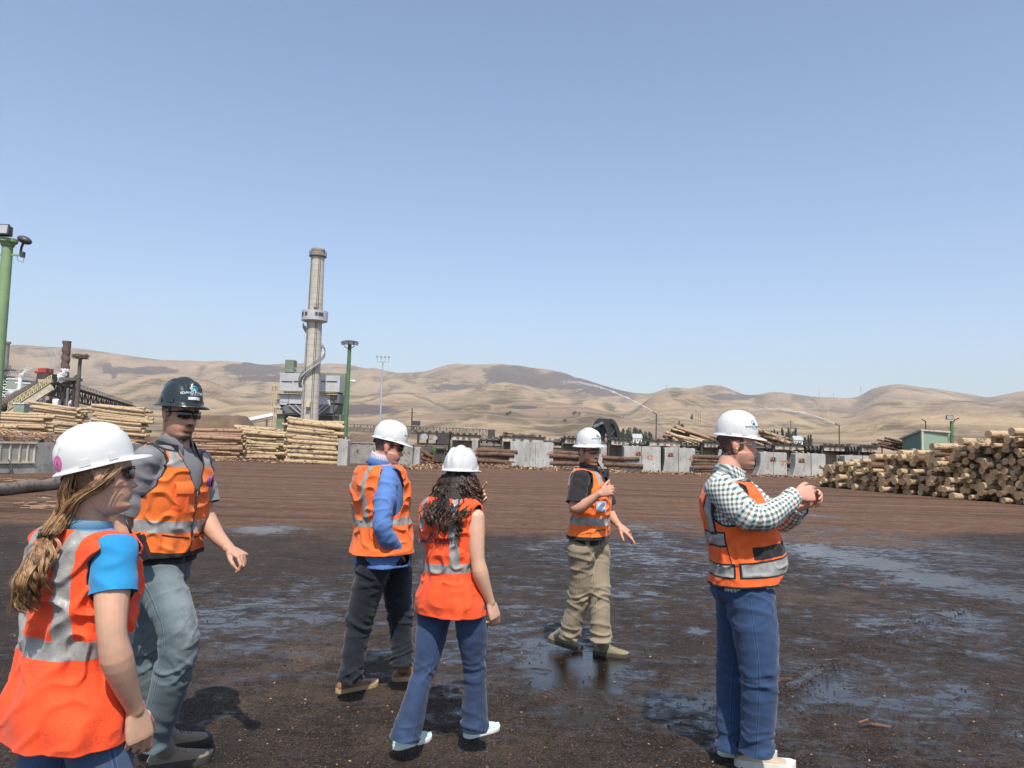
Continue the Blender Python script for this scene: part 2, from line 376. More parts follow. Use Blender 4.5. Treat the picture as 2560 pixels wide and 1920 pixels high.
def make_hills():
    A0, A1, NA = R(-62), R(62), 760
    rr = [470.0]
    while rr[-1] < 5200: rr.append(rr[-1] * 1.0105)
    vs = []; ga = []; gb = []
    for r_ in rr:
        for k in range(NA + 1):
            a = A0 + (A1 - A0) * k / NA; h, g, g2 = hill_h(a, r_)
            vs.append((r_ * math.sin(a), r_ * math.cos(a), h - (3 if r_ < 480 else 0))); ga.append(g); gb.append(g2)
    n = NA + 1; fs = []
    for i in range(len(rr) - 1):
        for k in range(NA):
            a0 = i * n + k; fs.append((a0, a0 + n, a0 + n + 1, a0 + 1))
    mb = MB(); mb.v = [Vector(v) for v in vs]; mb.f = fs; mb.m = [0] * len(fs)
    t = NT('dry_grass_hills'); v = t.coord('Object'); g = t.attr('ga'); g2 = t.attr('gb')
    straw = t.mix(t.noise(v, 0.012, 5, 0.6), (.40, .285, .16), (.56, .42, .245))
    brown = t.mix(t.noise(v, 0.02, 5), (.21, .145, .105), (.31, .22, .155))
    n1 = t.noise(v, 0.0035, 6, 0.62, 0.8); n2 = t.noise(t.map(v, (1, .6, 2)), 0.02, 6, 0.7, 1.2)
    k = t.sm(t.math('ADD', t.math('MULTIPLY', n1, 0.6), t.math('ADD', t.math('MULTIPLY', g, 0.3), t.math('MULTIPLY', g2, 0.16))), 0.38, 0.66)
    col = t.mix(k, brown, straw)
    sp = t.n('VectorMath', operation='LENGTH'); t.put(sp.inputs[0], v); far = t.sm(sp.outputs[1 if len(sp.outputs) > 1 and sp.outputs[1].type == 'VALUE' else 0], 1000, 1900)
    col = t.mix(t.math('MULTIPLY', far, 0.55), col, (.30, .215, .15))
    # gullies: thin brush lines, darkened further to paint in the weak fold shading
    gul = t.sm(g2, 0.45, 0.85); col = t.mix(t.math('MULTIPLY', gul, t.math('MULTIPLY', t.sm(n2, 0.32, 0.55), 0.9)), col, (.10, .078, .050))
    gul2 = t.sm(g, 0.55, 0.9); col = t.mix(t.math('MULTIPLY', gul2, 0.75), col, (.14, .10, .070))
    # terraces of pale erosion and animal paths
    w_ = t.n('TexWave'); w_.inputs['Scale'].default_value = 0.035; w_.inputs['Distortion'].default_value = 9; w_.inputs['Detail'].default_value = 3; w_.inputs['Detail Scale'].default_value = 0.6
    w_.bands_direction = 'Z'; t.put(w_.inputs['Vector'], v)
    col = t.mix(t.math('MULTIPLY', t.sm(w_.outputs[1], 0.8, 1.0), 0.28), col, (.50, .41, .27))
    col = t.mix(t.math('MULTIPLY', t.sm(n2, 0.60, 0.68), 0.45), col, (.16, .125, .082))
    B = t.attr('burn'); col = t.mix(t.math('MULTIPLY', t.sm(t.math('ADD', B, t.math('MULTIPLY', t.math('ADD', t.math('SUBTRACT', n2, 0.5), t.math('SUBTRACT', n1, .5)), 1.0)), 0.44, 0.54), 0.85), col, (.085, .066, .064))
    n = t.bump(t.math('ADD', t.noise(v, 0.09, 6, 0.7), t.noise(v, 0.02, 4)), 0.8, 9.0)
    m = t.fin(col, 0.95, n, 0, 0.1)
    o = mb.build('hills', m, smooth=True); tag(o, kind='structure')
    burn = []
    BP = [puddle_px for puddle_px in [(1110,812,75,26,3),(1210,822,90,22,3),(1310,842,70,14,3),(980,838,60,8,3),(780,884,90,12,2),(560,888,40,6,2),(232,795,14,12,3),(246,806,8,14,3),(262,800,16,8,3),(330,800,60,9,3),(550,798,70,14,3),(1370,845,40,6,3),(1570,858,60,8,3),(1130,880,36,4,1),(620,818,120,8,3)]]
    for x, y, z in vs:
        r_ = math.hypot(x, y); s = 0
        if r_ > 700:
            d = Vector((x, y, z)) - CAM; f = d.dot(fw)
            u = 1280 + FPX * d.dot(cr) / f; vv = 960 - FPX * d.dot(cu) / f
            for bu, bv, ru, rv, kk in BP:
                if (kk == 3 and r_ < 2150) or (kk == 2 and not 1200 < r_ < 2200) or (kk == 1 and r_ > 1300): continue
                q = ((u - bu * S) / (ru * S)) ** 2 + ((vv - bv * S) / (rv * S)) ** 2
                if q < 4: s = max(s, math.exp(-q * 0.8))
        burn.append(s)
    for nm, L in (('ga', ga), ('gb', gb), ('burn', burn)):
        at_ = o.data.attributes.new(nm, 'FLOAT', 'POINT'); at_.data.foreach_set('value', L)
make_hills()

# ------------------------------------------------ haze: one closed box around everything
hz = MB(); hz.box((0, 2600, 348), (11000, 7200, 700)); t = NT('haze_air'); t.t.nodes.remove(t.b)
pv = t.n('VolumePrincipled'); pv.inputs['Color'].default_value = (0.96, 0.94, 0.92, 1); pv.inputs['Density'].default_value = 0.00015; pv.inputs['Anisotropy'].default_value = 0.1
t.t.links.new(pv.outputs[0], t.out.inputs['Volume']); tag(hz.build('haze', t.m), kind='stuff')

# ================================================ MATERIALS OF THE YARD
M_conc = simple('raw_concrete', (.37, .36, .335), .85, .30, 1.6, .5, 20, .02, dirt=(.23, .205, .175), stretch=(1, 1, .45))
M_concd = simple('stained_concrete', (.30, .28, .255), .85, .3, 1.4, .5, 20, .02, dirt=(.10, .075, .055))
M_rustp = simple('rust_stained_panel', (.36, .30, .24), .7, .3, 2.0, .2, 30, .01, dirt=(.22, .12, .06), stretch=(1, 1, .4))
M_cream = simple('cream_steel', (.50, .44, .34), .6, .25, 1.5, .15, 30, .01, dirt=(.26, .17, .10))
M_dsteel = simple('oily_steel', (.055, .046, .040), .55, .4, 4, .3, 30, .01, dirt=(.07, .045, .03))
M_gpole = simple('green_paint', (.080, .160, .072), .5, .2, 2, .1, 20, .01)
M_gpole2 = simple('faded_green_paint', (.21, .31, .15), .6, .15, 1.5, .1, 20, .01, dirt=(.17, .25, .12))
M_grey = simple('grey_steel', (.38, .39, .40), .5, .15, 2, .1, 20, .01)
M_dark = simple('dark_lamp_metal', (.05, .05, .048), .5, .3, 5, .1)
M_lens = simple('lamp_glass', (.55, .58, .60), .15, .1, 5, 0.0)
M_chim = simple('chimney_concrete', (.46, .425, .36), .9, .13, .18, .3, 3, .1, dirt=(.38, .345, .285))
M_clad = simple('grey_cladding', (.44, .445, .455), .55, .12, .25, .1, 2, .05, dirt=(.33, .34, .36))
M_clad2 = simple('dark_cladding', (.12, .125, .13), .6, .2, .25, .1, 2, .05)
M_gclad = simple('green_cladding', (.155, .19, .125), .6, .15, .25, .1, 2, .05)
M_yel = simple('yellow_rail', (.55, .47, .25), .6, .2, 1, .1)
M_brn = simple('rusty_stack', (.115, .062, .052), .8, .3, .4, .2, 2, .05)
M_truss = simple('grey_truss', (.13, .115, .105), .7, .3, .5, .1)
M_orange = simple('orange_stencil', (.50, .20, .11), .7, .35, 12, .1)
M_blk = simple('black_plate', (.03, .022, .018), .6, .2, 10, .1)
M_white = simple('white_paint', (.75, .75, .73), .5, .06, 2, .05)
def log_mat(name, bark, wood, k):
    """side: patches of bark on peeled wood, along the log; 'k' share of bark"""
    t = NT(name); v = t.coord('Object'); r_ = t.n('ObjectInfo').outputs['Random']
    gp = t.geo('Position')
    ad = t.n('VectorMath', operation='ADD'); t.put(ad.inputs[0], v); cx = t.n('CombineXYZ'); t.put(cx.inputs[0], t.math('MULTIPLY', r_, 37.0)); t.put(ad.inputs[1], cx.outputs[0])
    vv = t.map(ad.outputs[0], (0.9, 1.7, 1.7)); n = t.noise(vv, 2.0, 5, 0.70, 0.6); n2 = t.noise(vv, 11, 4, 0.7)
    base = t.mix(n2, c2(wood, .72), c2(wood, 1.12)); base = t.mix(r_, base, t.mix(0.3, base, c2(bark, 2.2)))
    n3 = t.noise(vv, 5.0, 5, .7, .5); th = t.math('ADD', t.math('MULTIPLY', t.math('SUBTRACT', r_, 0.5), 0.20), t.math('ADD', t.math('MULTIPLY', n, .6), t.math('ADD', t.math('MULTIPLY', n3, .4), t.math('MULTIPLY', t.sm(r_, .80, .83), .10))))
    base = t.mix(t.sm(t.noise(vv, 5.5, 5, .7), .55, .62), base, c2(wood, .48)); col = t.mix(t.sm(th, k, k + 0.035), base, t.mix(n2, c2(bark, .6), c2(bark, 1.4)))
    MC[name] = t.fin(col, .85, t.bump(t.math('ADD', n2, th), .6, .02)); return MC[name]
def end_mat(name, wood):
    t = NT(name); v = t.coord('Object'); r_ = t.n('ObjectInfo').outputs['Random']
    sp = t.n('SeparateXYZ'); t.put(sp.inputs[0], v); d = t.math('SQRT', t.math('ADD', t.math('POWER', sp.outputs[1], 2.0), t.math('POWER', sp.outputs[2], 2.0)))
    ring = t.math('SINE', t.math('MULTIPLY', d, 330.0)); col = t.mix(t.math('MULTIPLY', t.sm(ring, -.4, 1), .3), wood, c2(wood, .7))
    col = t.mix(t.sm(d, .055, .02), col, c2(wood, .62)); col = t.mix(t.math('MULTIPLY', t.noise(v, 16, 4), .6), col, c2(wood, .72))
    col = t.mix(t.sm(r_, .45, .95), col, c2((wood[0] * .8, wood[1] * .68, wood[2] * .6), .85))
    return t.fin(col, .85, t.bump(t.noise(v, 60, 3), .3, .005))
L_pale = log_mat('peeled_pine', (.115, .070, .042), (.50, .37, .22), .47)
L_yel = log_mat('fresh_pine', (.13, .085, .05), (.50, .36, .215), .50)
L_red = log_mat('red_barked_pine', (.16, .075, .045), (.36, .225, .14), .47)
L_dark = log_mat('wet_bark_log', (.05, .03, .022), (.15, .085, .05), .45)
E_pale = end_mat('cut_pine', (.50, .345, .185)); E_red = end_mat('cut_pine_weathered', (.36, .22, .12))
LOGMESH = {}
def log_mesh(key, side, end, n=14):
    """a unit library: length 1 along +X scaled by hand-made lengths; knobbly, tapered"""
    out = []
    for q in range(6):
        rg = random.Random(hash(key) % 1000 + q); L = KL[key][0] + (KL[key][1] - KL[key][0]) * q / 5; rr = 0.092 + 0.0105 * q + (0.03 if key == 'deck' else 0)
        m = MB(); rings = []; segs = 9
        for i in range(segs + 1):
            f = i / segs; x = f * L; k = rr * (1 + 0.10 * (0.5 - f)); by = 0.03 * math.sin(f * 3.1 + q) * rg.uniform(.4, 1); bz = 0.025 * math.sin(f * 4 + q * 2)
            rings.append([Vector((x + (rg.uniform(-.012, .012) if i in (0, segs) else 0), by + math.cos(a) * k * (1 + .05 * N3((x * 2, math.cos(a), math.sin(a)), 1.4, q)), bz + math.sin(a) * k * (1 + .05 * N3((x * 2, math.cos(a), math.sin(a)), 1.4, q + 9)))) for a in [j * 2 * math.pi / n for j in range(n)]])
        m.loft(rings, 0, False)
        o_ = (segs) * n; m.f.append(tuple(reversed(range(n)))); m.m.append(1); m.f.append(tuple(range(o_, o_ + n))); m.m.append(1)
        for kk in range(rg.choice([0, 1, 2])):          # knots / branch stubs
            x = rg.uniform(.1, .9) * L; a = rg.uniform(0, 6.28); d = Vector((0, math.cos(a), math.sin(a))); m.cyl(Vector((x, 0, 0)) + d * rr * .9, Vector((x + .02, 0, 0)) + d * (rr + .035), .02, .014, 6)
        me = bpy.data.meshes.new('log'); me.from_pydata([tuple(v) for v in m.v], [], m.f); me.materials.append(side); me.materials.append(end)
        me.polygons.foreach_set('material_index', m.m); me.validate(); me.update()
        me.polygons.foreach_set('use_smooth', [True] * len(me.polygons)); me.set_sharp_from_angle(angle=R(50)); out.append((me, L, rr))
    LOGMESH[key] = out; return out
KL = {'right': (5.2, 7.0), 'left': (4.0, 4.6), 'far': (3.0, 3.9), 'red': (3.1, 3.6), 'deck': (2.2, 3.0)}
def put_log(lib, i, end_pt, ang, label, group, tilt=0.0, roll=0.0, back=False):
    ALLOGS.append((lib[i % 6], Vector(end_pt), (roll, tilt, ang), label, group))
ALLOGS = []
def flush_logs():
    def key(e):
        (me, L, r_), p, rot, lab, g = e; c = p + Vector((math.cos(rot[2]), math.sin(rot[2]), 0)) * L * .4; d = p - CAM; f = d.dot(fw); u = 1280 + FPX * d.dot(cr) / f
        s_ = 1 / (c - CAM).length
        if u > 2590: s_ *= .02
        return -s_
    ALLOGS.sort(key=key); print('logs', len(ALLOGS)); R_ = MB()
    for k_, ((me, L, r_), p, rot, lab, g) in enumerate(ALLOGS):
        if k_ < 300:
            o = bpy.data.objects.new('log', me); COL.objects.link(o); o.location = p; o.rotation_euler = rot; tag(o, lab, 'log', g)
        else:
            M = Matrix.Translation(p) @ (Matrix.Rotation(rot[2], 4, 'Z') @ Matrix.Rotation(rot[1], 4, 'Y') @ Matrix.Rotation(rot[0], 4, 'X')); mi = {'peeled_pine': 0, 'fresh_pine': 1, 'red_barked_pine': 2, 'wet_bark_log': 3}[me.materials[0].name]
            R_.add([M @ v_.co for v_ in me.vertices], [tuple(pl.vertices) for pl in me.polygons]); R_.m[-len(me.polygons):] = [4 if pl.material_index else mi for pl in me.polygons]
    if R_.v: tag(R_.build('more_logs', [L_pale, L_yel, L_red, L_dark, E_pale], auto=50), kind='stuff')

# ---------------- long log deck at the right: every log its own object, cut ends facing the yard
def right_pile():
    lib = log_mesh('right', L_yel, E_pale, 18)
    A = G(2046, 1216); B = G(2560, 1262); d = (B - A); d.z = 0; L = d.length; d.normalize()
    ang = math.atan2(d.x, -d.y); n = Vector((math.cos(ang), math.sin(ang), 0))
    if n.x < 0: n = -n; ang += math.pi
    HT = [(-.3, .5), (0, .9), (1.2, 1.2), (2.6, 1.5), (4.2, 1.72), (6, 1.85), (8, 2.1), (10, 2.45), (12, 2.6), (15, 2.7)]
    s0 = L * 1.22; z = .13; row = 0; cnt = 0; cells = []
    while z < 3.0:
        s = -.1 + (row % 2) * .14 + .05 * row
        while s < s0:
            if z <= tab(HT, s) + rnd.uniform(-.08, .06): cells.append((s, z, row))
            s += rnd.uniform(.215, .285)
        z += .205; row += 1
    for s, z_, rw in cells:
        top = z_ > tab(HT, s) - .24
        off = rnd.uniform(-.42, .42) + rw * .03 + (rnd.uniform(0, .5) if rnd.random() < .25 else 0)
        p = A + d * (s + rnd.uniform(-.03, .03)) + n * off + Vector((0, 0, z_ + rnd.uniform(-.03, .03)))
        lab = ('peeled pine log lying on top of the long log deck at the right' if top else
               'pine log in the bottom row of the long right log deck, cut end showing' if rw == 0 else
               'pale pine log inside the long right log deck, round cut end showing')
        q = int(rnd.random() * 6); put_log(lib, q, p, ang + rnd.uniform(-.06, .06), lab, 'logs stacked in the long deck at the right', rnd.uniform(-.02, .02), rnd.uniform(0, 6.28)); cnt += 1
    # loose long logs lying over the top
    for s, ex in ((9.6, .18), (8.4, .12), (10.6, .2), (7.0, .08), (11.5, .2)):
        p = A + d * s + n * rnd.uniform(-.3, .2) + Vector((0, 0, tab(HT, s) + ex))
        put_log(lib, 5, p, ang + rnd.uniform(-.12, .2), 'thick peeled pine log lying loose over the top of the long right log deck', 'loose logs on top of the long deck at the right', -.02, rnd.uniform(0, 6))
        cnt += 1
    print('right pile logs', cnt)
right_pile()

# ---------------- stacks at the left, logs lying across the view
STUFFLOG = MB()
def stack(lib, u0, u1, vb, vt, where, look, ang=0.0, dz=.185, right_steps=0.0, depth=3, n_end='l', topdrop=0.0, Y=None):
    A = G(u0, vb) if Y is None else Vector((P(u0, vb, Y).x, Y, 0)); Yd = A.y
    hgt = (vb - vt) / FPX * Yd * (1.0) if Y is None else (HV(u0) - vt) / FPX * Yd + 1.65
    W_ = (u1 - u0) / FPX * Yd; n = Vector((math.cos(ang), math.sin(ang), 0)); b = Vector((-math.sin(ang), math.cos(ang), 0))
    z = .12; row = 0; c = 0
    while z < hgt:
        k = lib[rnd.randrange(6)][1]
        x = rnd.uniform(-.15, .3); end = W_ - right_steps * row * .06 - rnd.uniform(0, .35)
        for dp in range(depth):
            q = rnd.randrange(6); me, L, r_ = lib[q]
            xx = x + rnd.uniform(-.25, .25) + (0 if W_ < L * 1.15 else rnd.uniform(0, max(0, W_ - L)))
            if dp == 0 and W_ > L * 1.2: xx = rnd.choice([x, W_ - L - rnd.uniform(0, .4)])
            p = A + n * xx + b * (dp * .27 + rnd.uniform(-.05, .05)) + Vector((0, 0, z + rnd.uniform(-.04, .04) - topdrop * 0))
            if dp <= 0 or row >= hgt / dz - 2:
                tl = topdrop * (row / max(1, hgt / dz)) + rnd.uniform(-.012, .012)
                lab = look + (' on top of ' if row >= hgt / dz - 2 else ' lying in ') + where
                put_log(lib, q, p, ang + rnd.uniform(-.03, .03), lab, 'logs in ' + where, tl, rnd.uniform(0, 6.28)); c += 1
            else:
                STUFFLOG.cyl(p, p + n * L, r_, r_ * .93, 7)
        if dp and W_ > 5.5:                        # second log in the row on wide stacks
            q = rnd.randrange(6); me, L, r_ = lib[q]
            p = A + n * (W_ - L - rnd.uniform(0, .5)) + b * .04 + Vector((0, 0, z))
            put_log(lib, q, p, ang, look + ' lying in ' + where, 'logs in ' + where, 0, rnd.uniform(0, 6.28)); c += 1
        z += dz + rnd.uniform(-.012, .02); row += 1
    return c
far = log_mesh('far', L_pale, E_pale); lef = log_mesh('left', L_yel, E_pale); red = log_mesh('red', L_red, E_red)
k = stack(far, 712, 838, 1157, 1044, 'the tall stack before the chimney', 'peeled tan log', R(-7), topdrop=.10)
k += stack(far, 584, 700, 1146, 1062, 'the stack beside the sawdust heap', 'pale patchy log', R(-4), topdrop=.05)
k += stack(red, 478, 574, 1144, 1073, 'the low reddish stack behind the black helmet man', 'red barked log', R(3))
k += stack(lef, 222, 368, 1132, 1012, 'the high stack right of the nest pole', 'pale peeled log', R(-6), topdrop=.09, Y=58)
k += stack(lef, 66, 214, 1132, 1006, 'the high stack under the dark truss', 'pale peeled log', R(-8), topdrop=.10, Y=60)
k += stack(lef, -60, 60, 1130, 1026, 'the leftmost stack under the inclined conveyor', 'thick pale log', R(8), Y=52)
print('left logs', k)
tag(STUFFLOG.build('stacked_logs', L_pale, auto=50), kind='stuff')
# short stepped butts at the left
for i in range(46):
    f = rnd.random(); u = lerp(-10, 185, f); row = rnd.randrange(7); p = P(u, 0, 50.5); z = .35 + row * .30 ; 
    if row > 6 - f * 4.0: continue
    me, L, r_ = lef[i % 6]
    put_log(lef, i % 6, Vector((p.x - L + .3, 50.6 - rnd.uniform(0, .5), z)), R(5) + rnd.uniform(-.06, .06), 'thick pale log, butt end showing, in the stepped front of the leftmost stack', 'logs in the stepped front of the leftmost stack', 0, rnd.uniform(0, 6))

# ---------------- far-side concrete blocks and the log conveyor behind them
def stencil(txt, c, size, fdir, mat, parent, name='number', plate=None):
    """flat lettering on a face whose outward normal is fdir"""
    f = Vector(fdir).normalized(); x = Vector((0, 0, 1)).cross(f).normalized(); z = Vector((0, 0, 1)); c = Vector(c)
    if plate:
        pl = MB(); w_, h_ = plate; pl.add([c + f * .012 + x * a + z * b for a, b in ((-w_ / 2, -h_ / 2), (w_ / 2, -h_ / 2), (w_ / 2, h_ / 2), (-w_ / 2, h_ / 2))], [(0, 1, 2, 3)]); 
        pl = MB(); pl.box(c + f * .006, (w_, .012, h_), Matrix((x, f, z)).transposed()); part(name + '_plate', pl, M_blk, parent)
    vs, fs = text_mesh(txt, size, True); m = MB(); m.add([c + f * .016 + x * v.x + z * v.y for v in vs], fs); return part(name, m, mat, parent)
def concrete_block(u0, u1, vb, vt, label, flare=.22, num=None, numu=None, plate=None, plateu=None, stripe=None, dark=.45):
    a = G(u0, vb - (u1 - u0) * .0148); b = G(u1, vb + (u1 - u0) * .0148); b.y = a.y = (a.y + b.y) / 2; c = (a + b) / 2; W_ = abs(b.x - a.x); H = (vb - vt) / FPX * c.y; D = .9
    rt = empty('concrete_block', (c.x, c.y, 0), label, 'concrete block', 'concrete bunk blocks beside the log conveyor')
    m = MB(); ch = .07; rings = []
    prof = [(0, flare), (.25 * H, flare * .45), (.45 * H, flare * .12), (.60 * H, 0), (H - ch, 0), (H, -ch)]
    for z, e in prof:
        x0 = -W_ / 2 - e + flare * .3; x1 = W_ / 2 + (e if e < 0 else 0); y0 = -D / 2 - e * .3; y1 = D / 2 + e * .3
        if stripe is None:
            rings.append([Vector((c.x + x, c.y + y, z)) for x, y in ((x0, y0), (x1, y0), (x1, y1), (x0, y1))])
        else:                               # two slabs with a set back joint between them
            s0, s1 = [(s - .5) * W_ for s in stripe]; q = y0 + .10
            rings.append([Vector((c.x + x, c.y + y, z)) for x, y in ((x0, y0), (s0, y0), (s0 + .03, q), (s1 - .03, q), (s1, y0), (x1, y0), (x1, y1), (x0, y1))])
    m.loft(rings); part('slab', m, M_conc, rt, auto=25)
    k = MB(); k.box((c.x - flare * .3, c.y - D / 2 - flare * .16, .02 + H * .19), (W_ + flare * .3, .02, H * .36), mi=0)  # rougher lower band stands proud
    if num: stencil(num, (lerp(a.x, b.x, (numu - u0) / (u1 - u0)), c.y - D / 2 - .015, H * .55), .50, (0, -1, 0), M_orange, rt)
    if plate: 
        for pu in ([plateu] if not isinstance(plateu, (list, tuple)) else plateu):
            stencil(plate, (lerp(a.x, b.x, (pu - u0) / (u1 - u0)), c.y - D / 2 - .015, H * .70), .33, (0, -1, 0), M_orange, rt, 'sign', plate=(.42, .27))
    return rt
concrete_block(847, 871, 1163, 1099, 'narrow concrete end pillar at the left end of the long low wall', 0)
wl = empty('retaining_wall', tuple(at(940, 1158)), 'long low concrete wall between two pillars, behind the man in the blue jacket', 'wall')
m = MB(); a = G(871, 1158); b = G(1030, 1163); m.beam(a + Vector((0, .3, .72)), b + Vector((0, .3, .72)), .4, 1.44); part('wall_panel', m, M_concd, wl)
for q in range(6):
    m = MB(); p = a.lerp(b, (q + .5) / 6); m.box((p.x, p.y + .3, 1.46), (.9, .5, .06)); part('coping', m, M_conc, wl)
concrete_block(1030, 1050, 1162, 1118, 'narrow concrete pillar right of the long low wall', 0)
concrete_block(1128, 1198, 1160, 1099, 'pale concrete bunk block numbered 49, behind the long haired woman', .05, '49', 1193, stripe=(.0, .02))
concrete_block(1273, 1381, 1169, 1105, 'broad concrete bunk block numbered 47 with a dark joint in its middle', .16, '47', 1374, stripe=(.46, .60))
concrete_block(1444, 1514, 1172, 1110, 'concrete bunk block numbered 45 behind the man in the black shirt', .16, '45', 1508)
concrete_block(1554, 1648, 1177, 1116, 'curved concrete bunk block with a P13 plate and the number 43', .30, '43', 1621, 'P13', 1593, stripe=(.48, .50))
concrete_block(1657, 1733, 1179, 1120, 'concrete bunk block with a P13 plate and the number 41', .12, '41', 1726, 'P13', 1673, stripe=(.32, .48))
concrete_block(1790, 1860, 1182, 1124, 'concrete bunk block hidden in part by the man in the checked shirt', .12)
concrete_block(1893, 1961, 1188, 1131, 'curved concrete bunk block with a P11 plate and the number 37', .30, '37', 1955, 'P11', 1927, stripe=(.50, .52))
concrete_block(1980, 2057, 1193, 1134, 'concrete bunk block with a P11 plate, next to the log deck', .26, None, None, 'P11', 1998, stripe=(.33, .55))
concrete_block(2104, 2176, 1196, 1139, 'concrete bunk block half hidden behind the log deck at the right', .1, stripe=(.5, .65))

def conveyor():
    rt = empty('log_conveyor', tuple(at(1600, 1150)), 'long low log conveyor of cream beams and oily shafts behind the concrete blocks', 'conveyor')
    beams = [(1124, 1198), (1253, 1358), (1405, 1455), (1520, 1572), (1617, 1700), (1750, 1795), (1928, 2010), (2048, 2112), (2140, 2180)]
    for u0, u1 in beams:
        a = P(u0, HV(u0) , 56.5); b = P(u1, HV(u1), 57.0); zz = 2.05
        m = MB(); m.beam((a.x, a.y, zz), (b.x, b.y, zz), 1.2, .34); part('beam', m, M_cream, rt)
        m = MB(); m.beam((a.x - .15, a.y - .65, zz + .2), (b.x + .15, b.y - .65, zz + .2), .12, .09)
        for k_ in range(5): q = lerp(a.x, b.x, (k_ + .5) / 5); m.box((q, a.y - .6, zz + .28), (.22, .2, .16))
        part('chain_rail', m, M_dsteel, rt)
        for e in (a, b):
            m = MB(); m.box((e.x, e.y - .35, 1.1), (.14, .3, 2.2)); part('post', m, M_dsteel, rt)
        m = MB(); m.box((a.x + .9, 57.3, 1.0), (1.5, .1, 1.7)); part('side_panel', m, M_rustp, rt)
    for (u0, u1) in zip([b_[1] for b_ in beams], [b_[0] for b_ in beams[1:]]):
        a = P(u0, HV(u0), 56.3); b = P(u1, HV(u1), 56.3); m = MB(); zz = 1.95
        m.cyl((a.x, a.y, zz), (b.x, b.y, zz), .09, n=8); w_ = b.x - a.x
        for f in (.1, .35, .62, .9): m.cyl((a.x + w_ * f - .06, a.y, zz), (a.x + w_ * f + .06, a.y, zz), .26, n=10)
        m.box((a.x + w_ * .8, a.y + .3, zz - .05), (.5, .6, .5)); m.box((a.x + w_ * .5, a.y + .5, zz + .05), (w_, .12, .1)); part('drive_shaft', m, M_dsteel, rt)
        m = MB(); m.beam((a.x, a.y + .5, 1.45), (b.x, b.y + .5, 1.45), .3, .12); part('rail', m, M_rustp, rt)
        m = MB(); m.box(((a.x + b.x) / 2, a.y + 1.1, .95), (w_, .15, .75)); part('apron_panel', m, M_white if u0 < 1300 else M_concd, rt)
conveyor()
def deck_logs(u0, u1, rows, tone, group, vb=1166, Y=54.6):
    lib = LOGMESH.get('deck') or log_mesh('deck', L_dark, E_red)
    for rw in range(rows):
        a = P(u0, 1100, Y); b = P(u1, 1100, Y); x = a.x - rnd.uniform(0, .3)
        while x < b.x:
            q = rnd.randrange(6); me, L, r_ = lib[q]
            put_log(lib, q, Vector((x, Y + (rw % 2) * .12, .38 + rw * .25)), rnd.uniform(-.04, .04), 'wet brown log resting between the bunk blocks ' + group, 'logs lying between the bunk blocks', 0, rnd.uniform(0, 6)); x += L + .05
            if x > b.x - .6: break
for u0, u1, rw, g in [(1199, 1262, 4, 'left of the block numbered 47'), (1383, 1440, 4, 'right of the block numbered 47'), (1516, 1545, 3, 'left of the block numbered 43'), (1735, 1788, 4, 'right of the block numbered 41'), (1862, 1885, 3, 'left of the block numbered 37'), (1962, 1972, 3, 'right of the block numbered 37')]:
    deck_logs(u0, u1, rw, None, g)
# log heap spilled on top of the conveyor
def heap(name, label, u, v, Y, W_, H, n, mat, L=3.0, r_=.11, ang=-.2, tilt=.25):
    rt = empty(name, tuple(P(u, v, Y)), label, 'log heap'); o = P(u, v, Y)
    for lay in range(3):
        m = MB()
        for i in range(n // 3):
            f = rnd.random(); h = H * (1 - abs(f - .4) * 1.1) * rnd.random(); p = o + Vector(((f - .5) * W_ * .5, rnd.uniform(-1, 1), max(0, h))); a = ang + rnd.uniform(-.3, .3)
            d = Vector((math.cos(a), math.sin(a) * .8, -tilt + rnd.uniform(-.08, .08))).normalized(); l = L * rnd.uniform(.6, 1); m.tube([p - d * l * .3, p + d * l * .7], [r_, r_ * .8], 8)
        part('log_layer', m, mat[lay % len(mat)], rt, auto=50)
heap('log_heap', 'tangled heap of thin logs on the conveyor left of the checked shirt man', 1725, 1112, 58, 4.5, 1.3, 42, [L_pale, L_red, L_dark], 3.6)
heap('log_heap', 'sloping heap of thin logs on the conveyor right of the checked shirt man', 1905, 1118, 59, 5.0, 1.6, 48, [L_pale, L_red], 4.5, ang=.0, tilt=.3)
heap('log_heap', 'few pale logs on the conveyor above the white panel', 1292, 1096, 59, 3.6, .4, 12, [L_pale], 3.0, tilt=.03)
heap('log_heap', 'flat run of dark barked logs on the far right part of the conveyor', 2060, 1128, 58, 6, .3, 30, [L_dark, L_red], 4, ang=0, tilt=.03)
heap('log_heap', 'dark low pile of brush beside the green shed', 2235, 1120, 60, 4, .8, 30, [L_dark], 1.5, .08)

# debarker drive at the left end of the conveyor
rt = empty('debarker', tuple(at(1090, 1160)), 'black oily machine with gear housing between the low wall and block 49', 'machine'); o = P(1040, 0, 56).x; e = P(1126, 0, 56).x
m = MB(); m.box(((o + e) / 2, 56, 2.3), (e - o, 1.0, .16)); m.box(((o + e) / 2 + .1, 56, 1.5), (e - o - .3, .9, .12))
for f in (.08, .35, .62, .95): m.box((lerp(o, e, f), 55.6, 1.9), (.16, .14, .85))
part('frame', m, M_dsteel, rt)
m = MB(); m.cyl((o + .7, 55.4, 2.0), (o + .7, 55.1, 2.0), .26, n=14); part('sprocket', m, M_grey, rt, auto=40); m = MB(); m.cyl((o + 1.5, 55.5, 1.95), (o + 1.5, 55.2, 1.95), .17, n=12); part('sprocket', m, M_grey, rt, auto=40)
m = MB(); m.box((e - .55, 55.7, 1.85), (.9, .5, .7)); m.box((o + 1.0, 55.6, 1.15), (.7, .5, .5), taper=.6); part('gearbox', m, M_dsteel, rt)
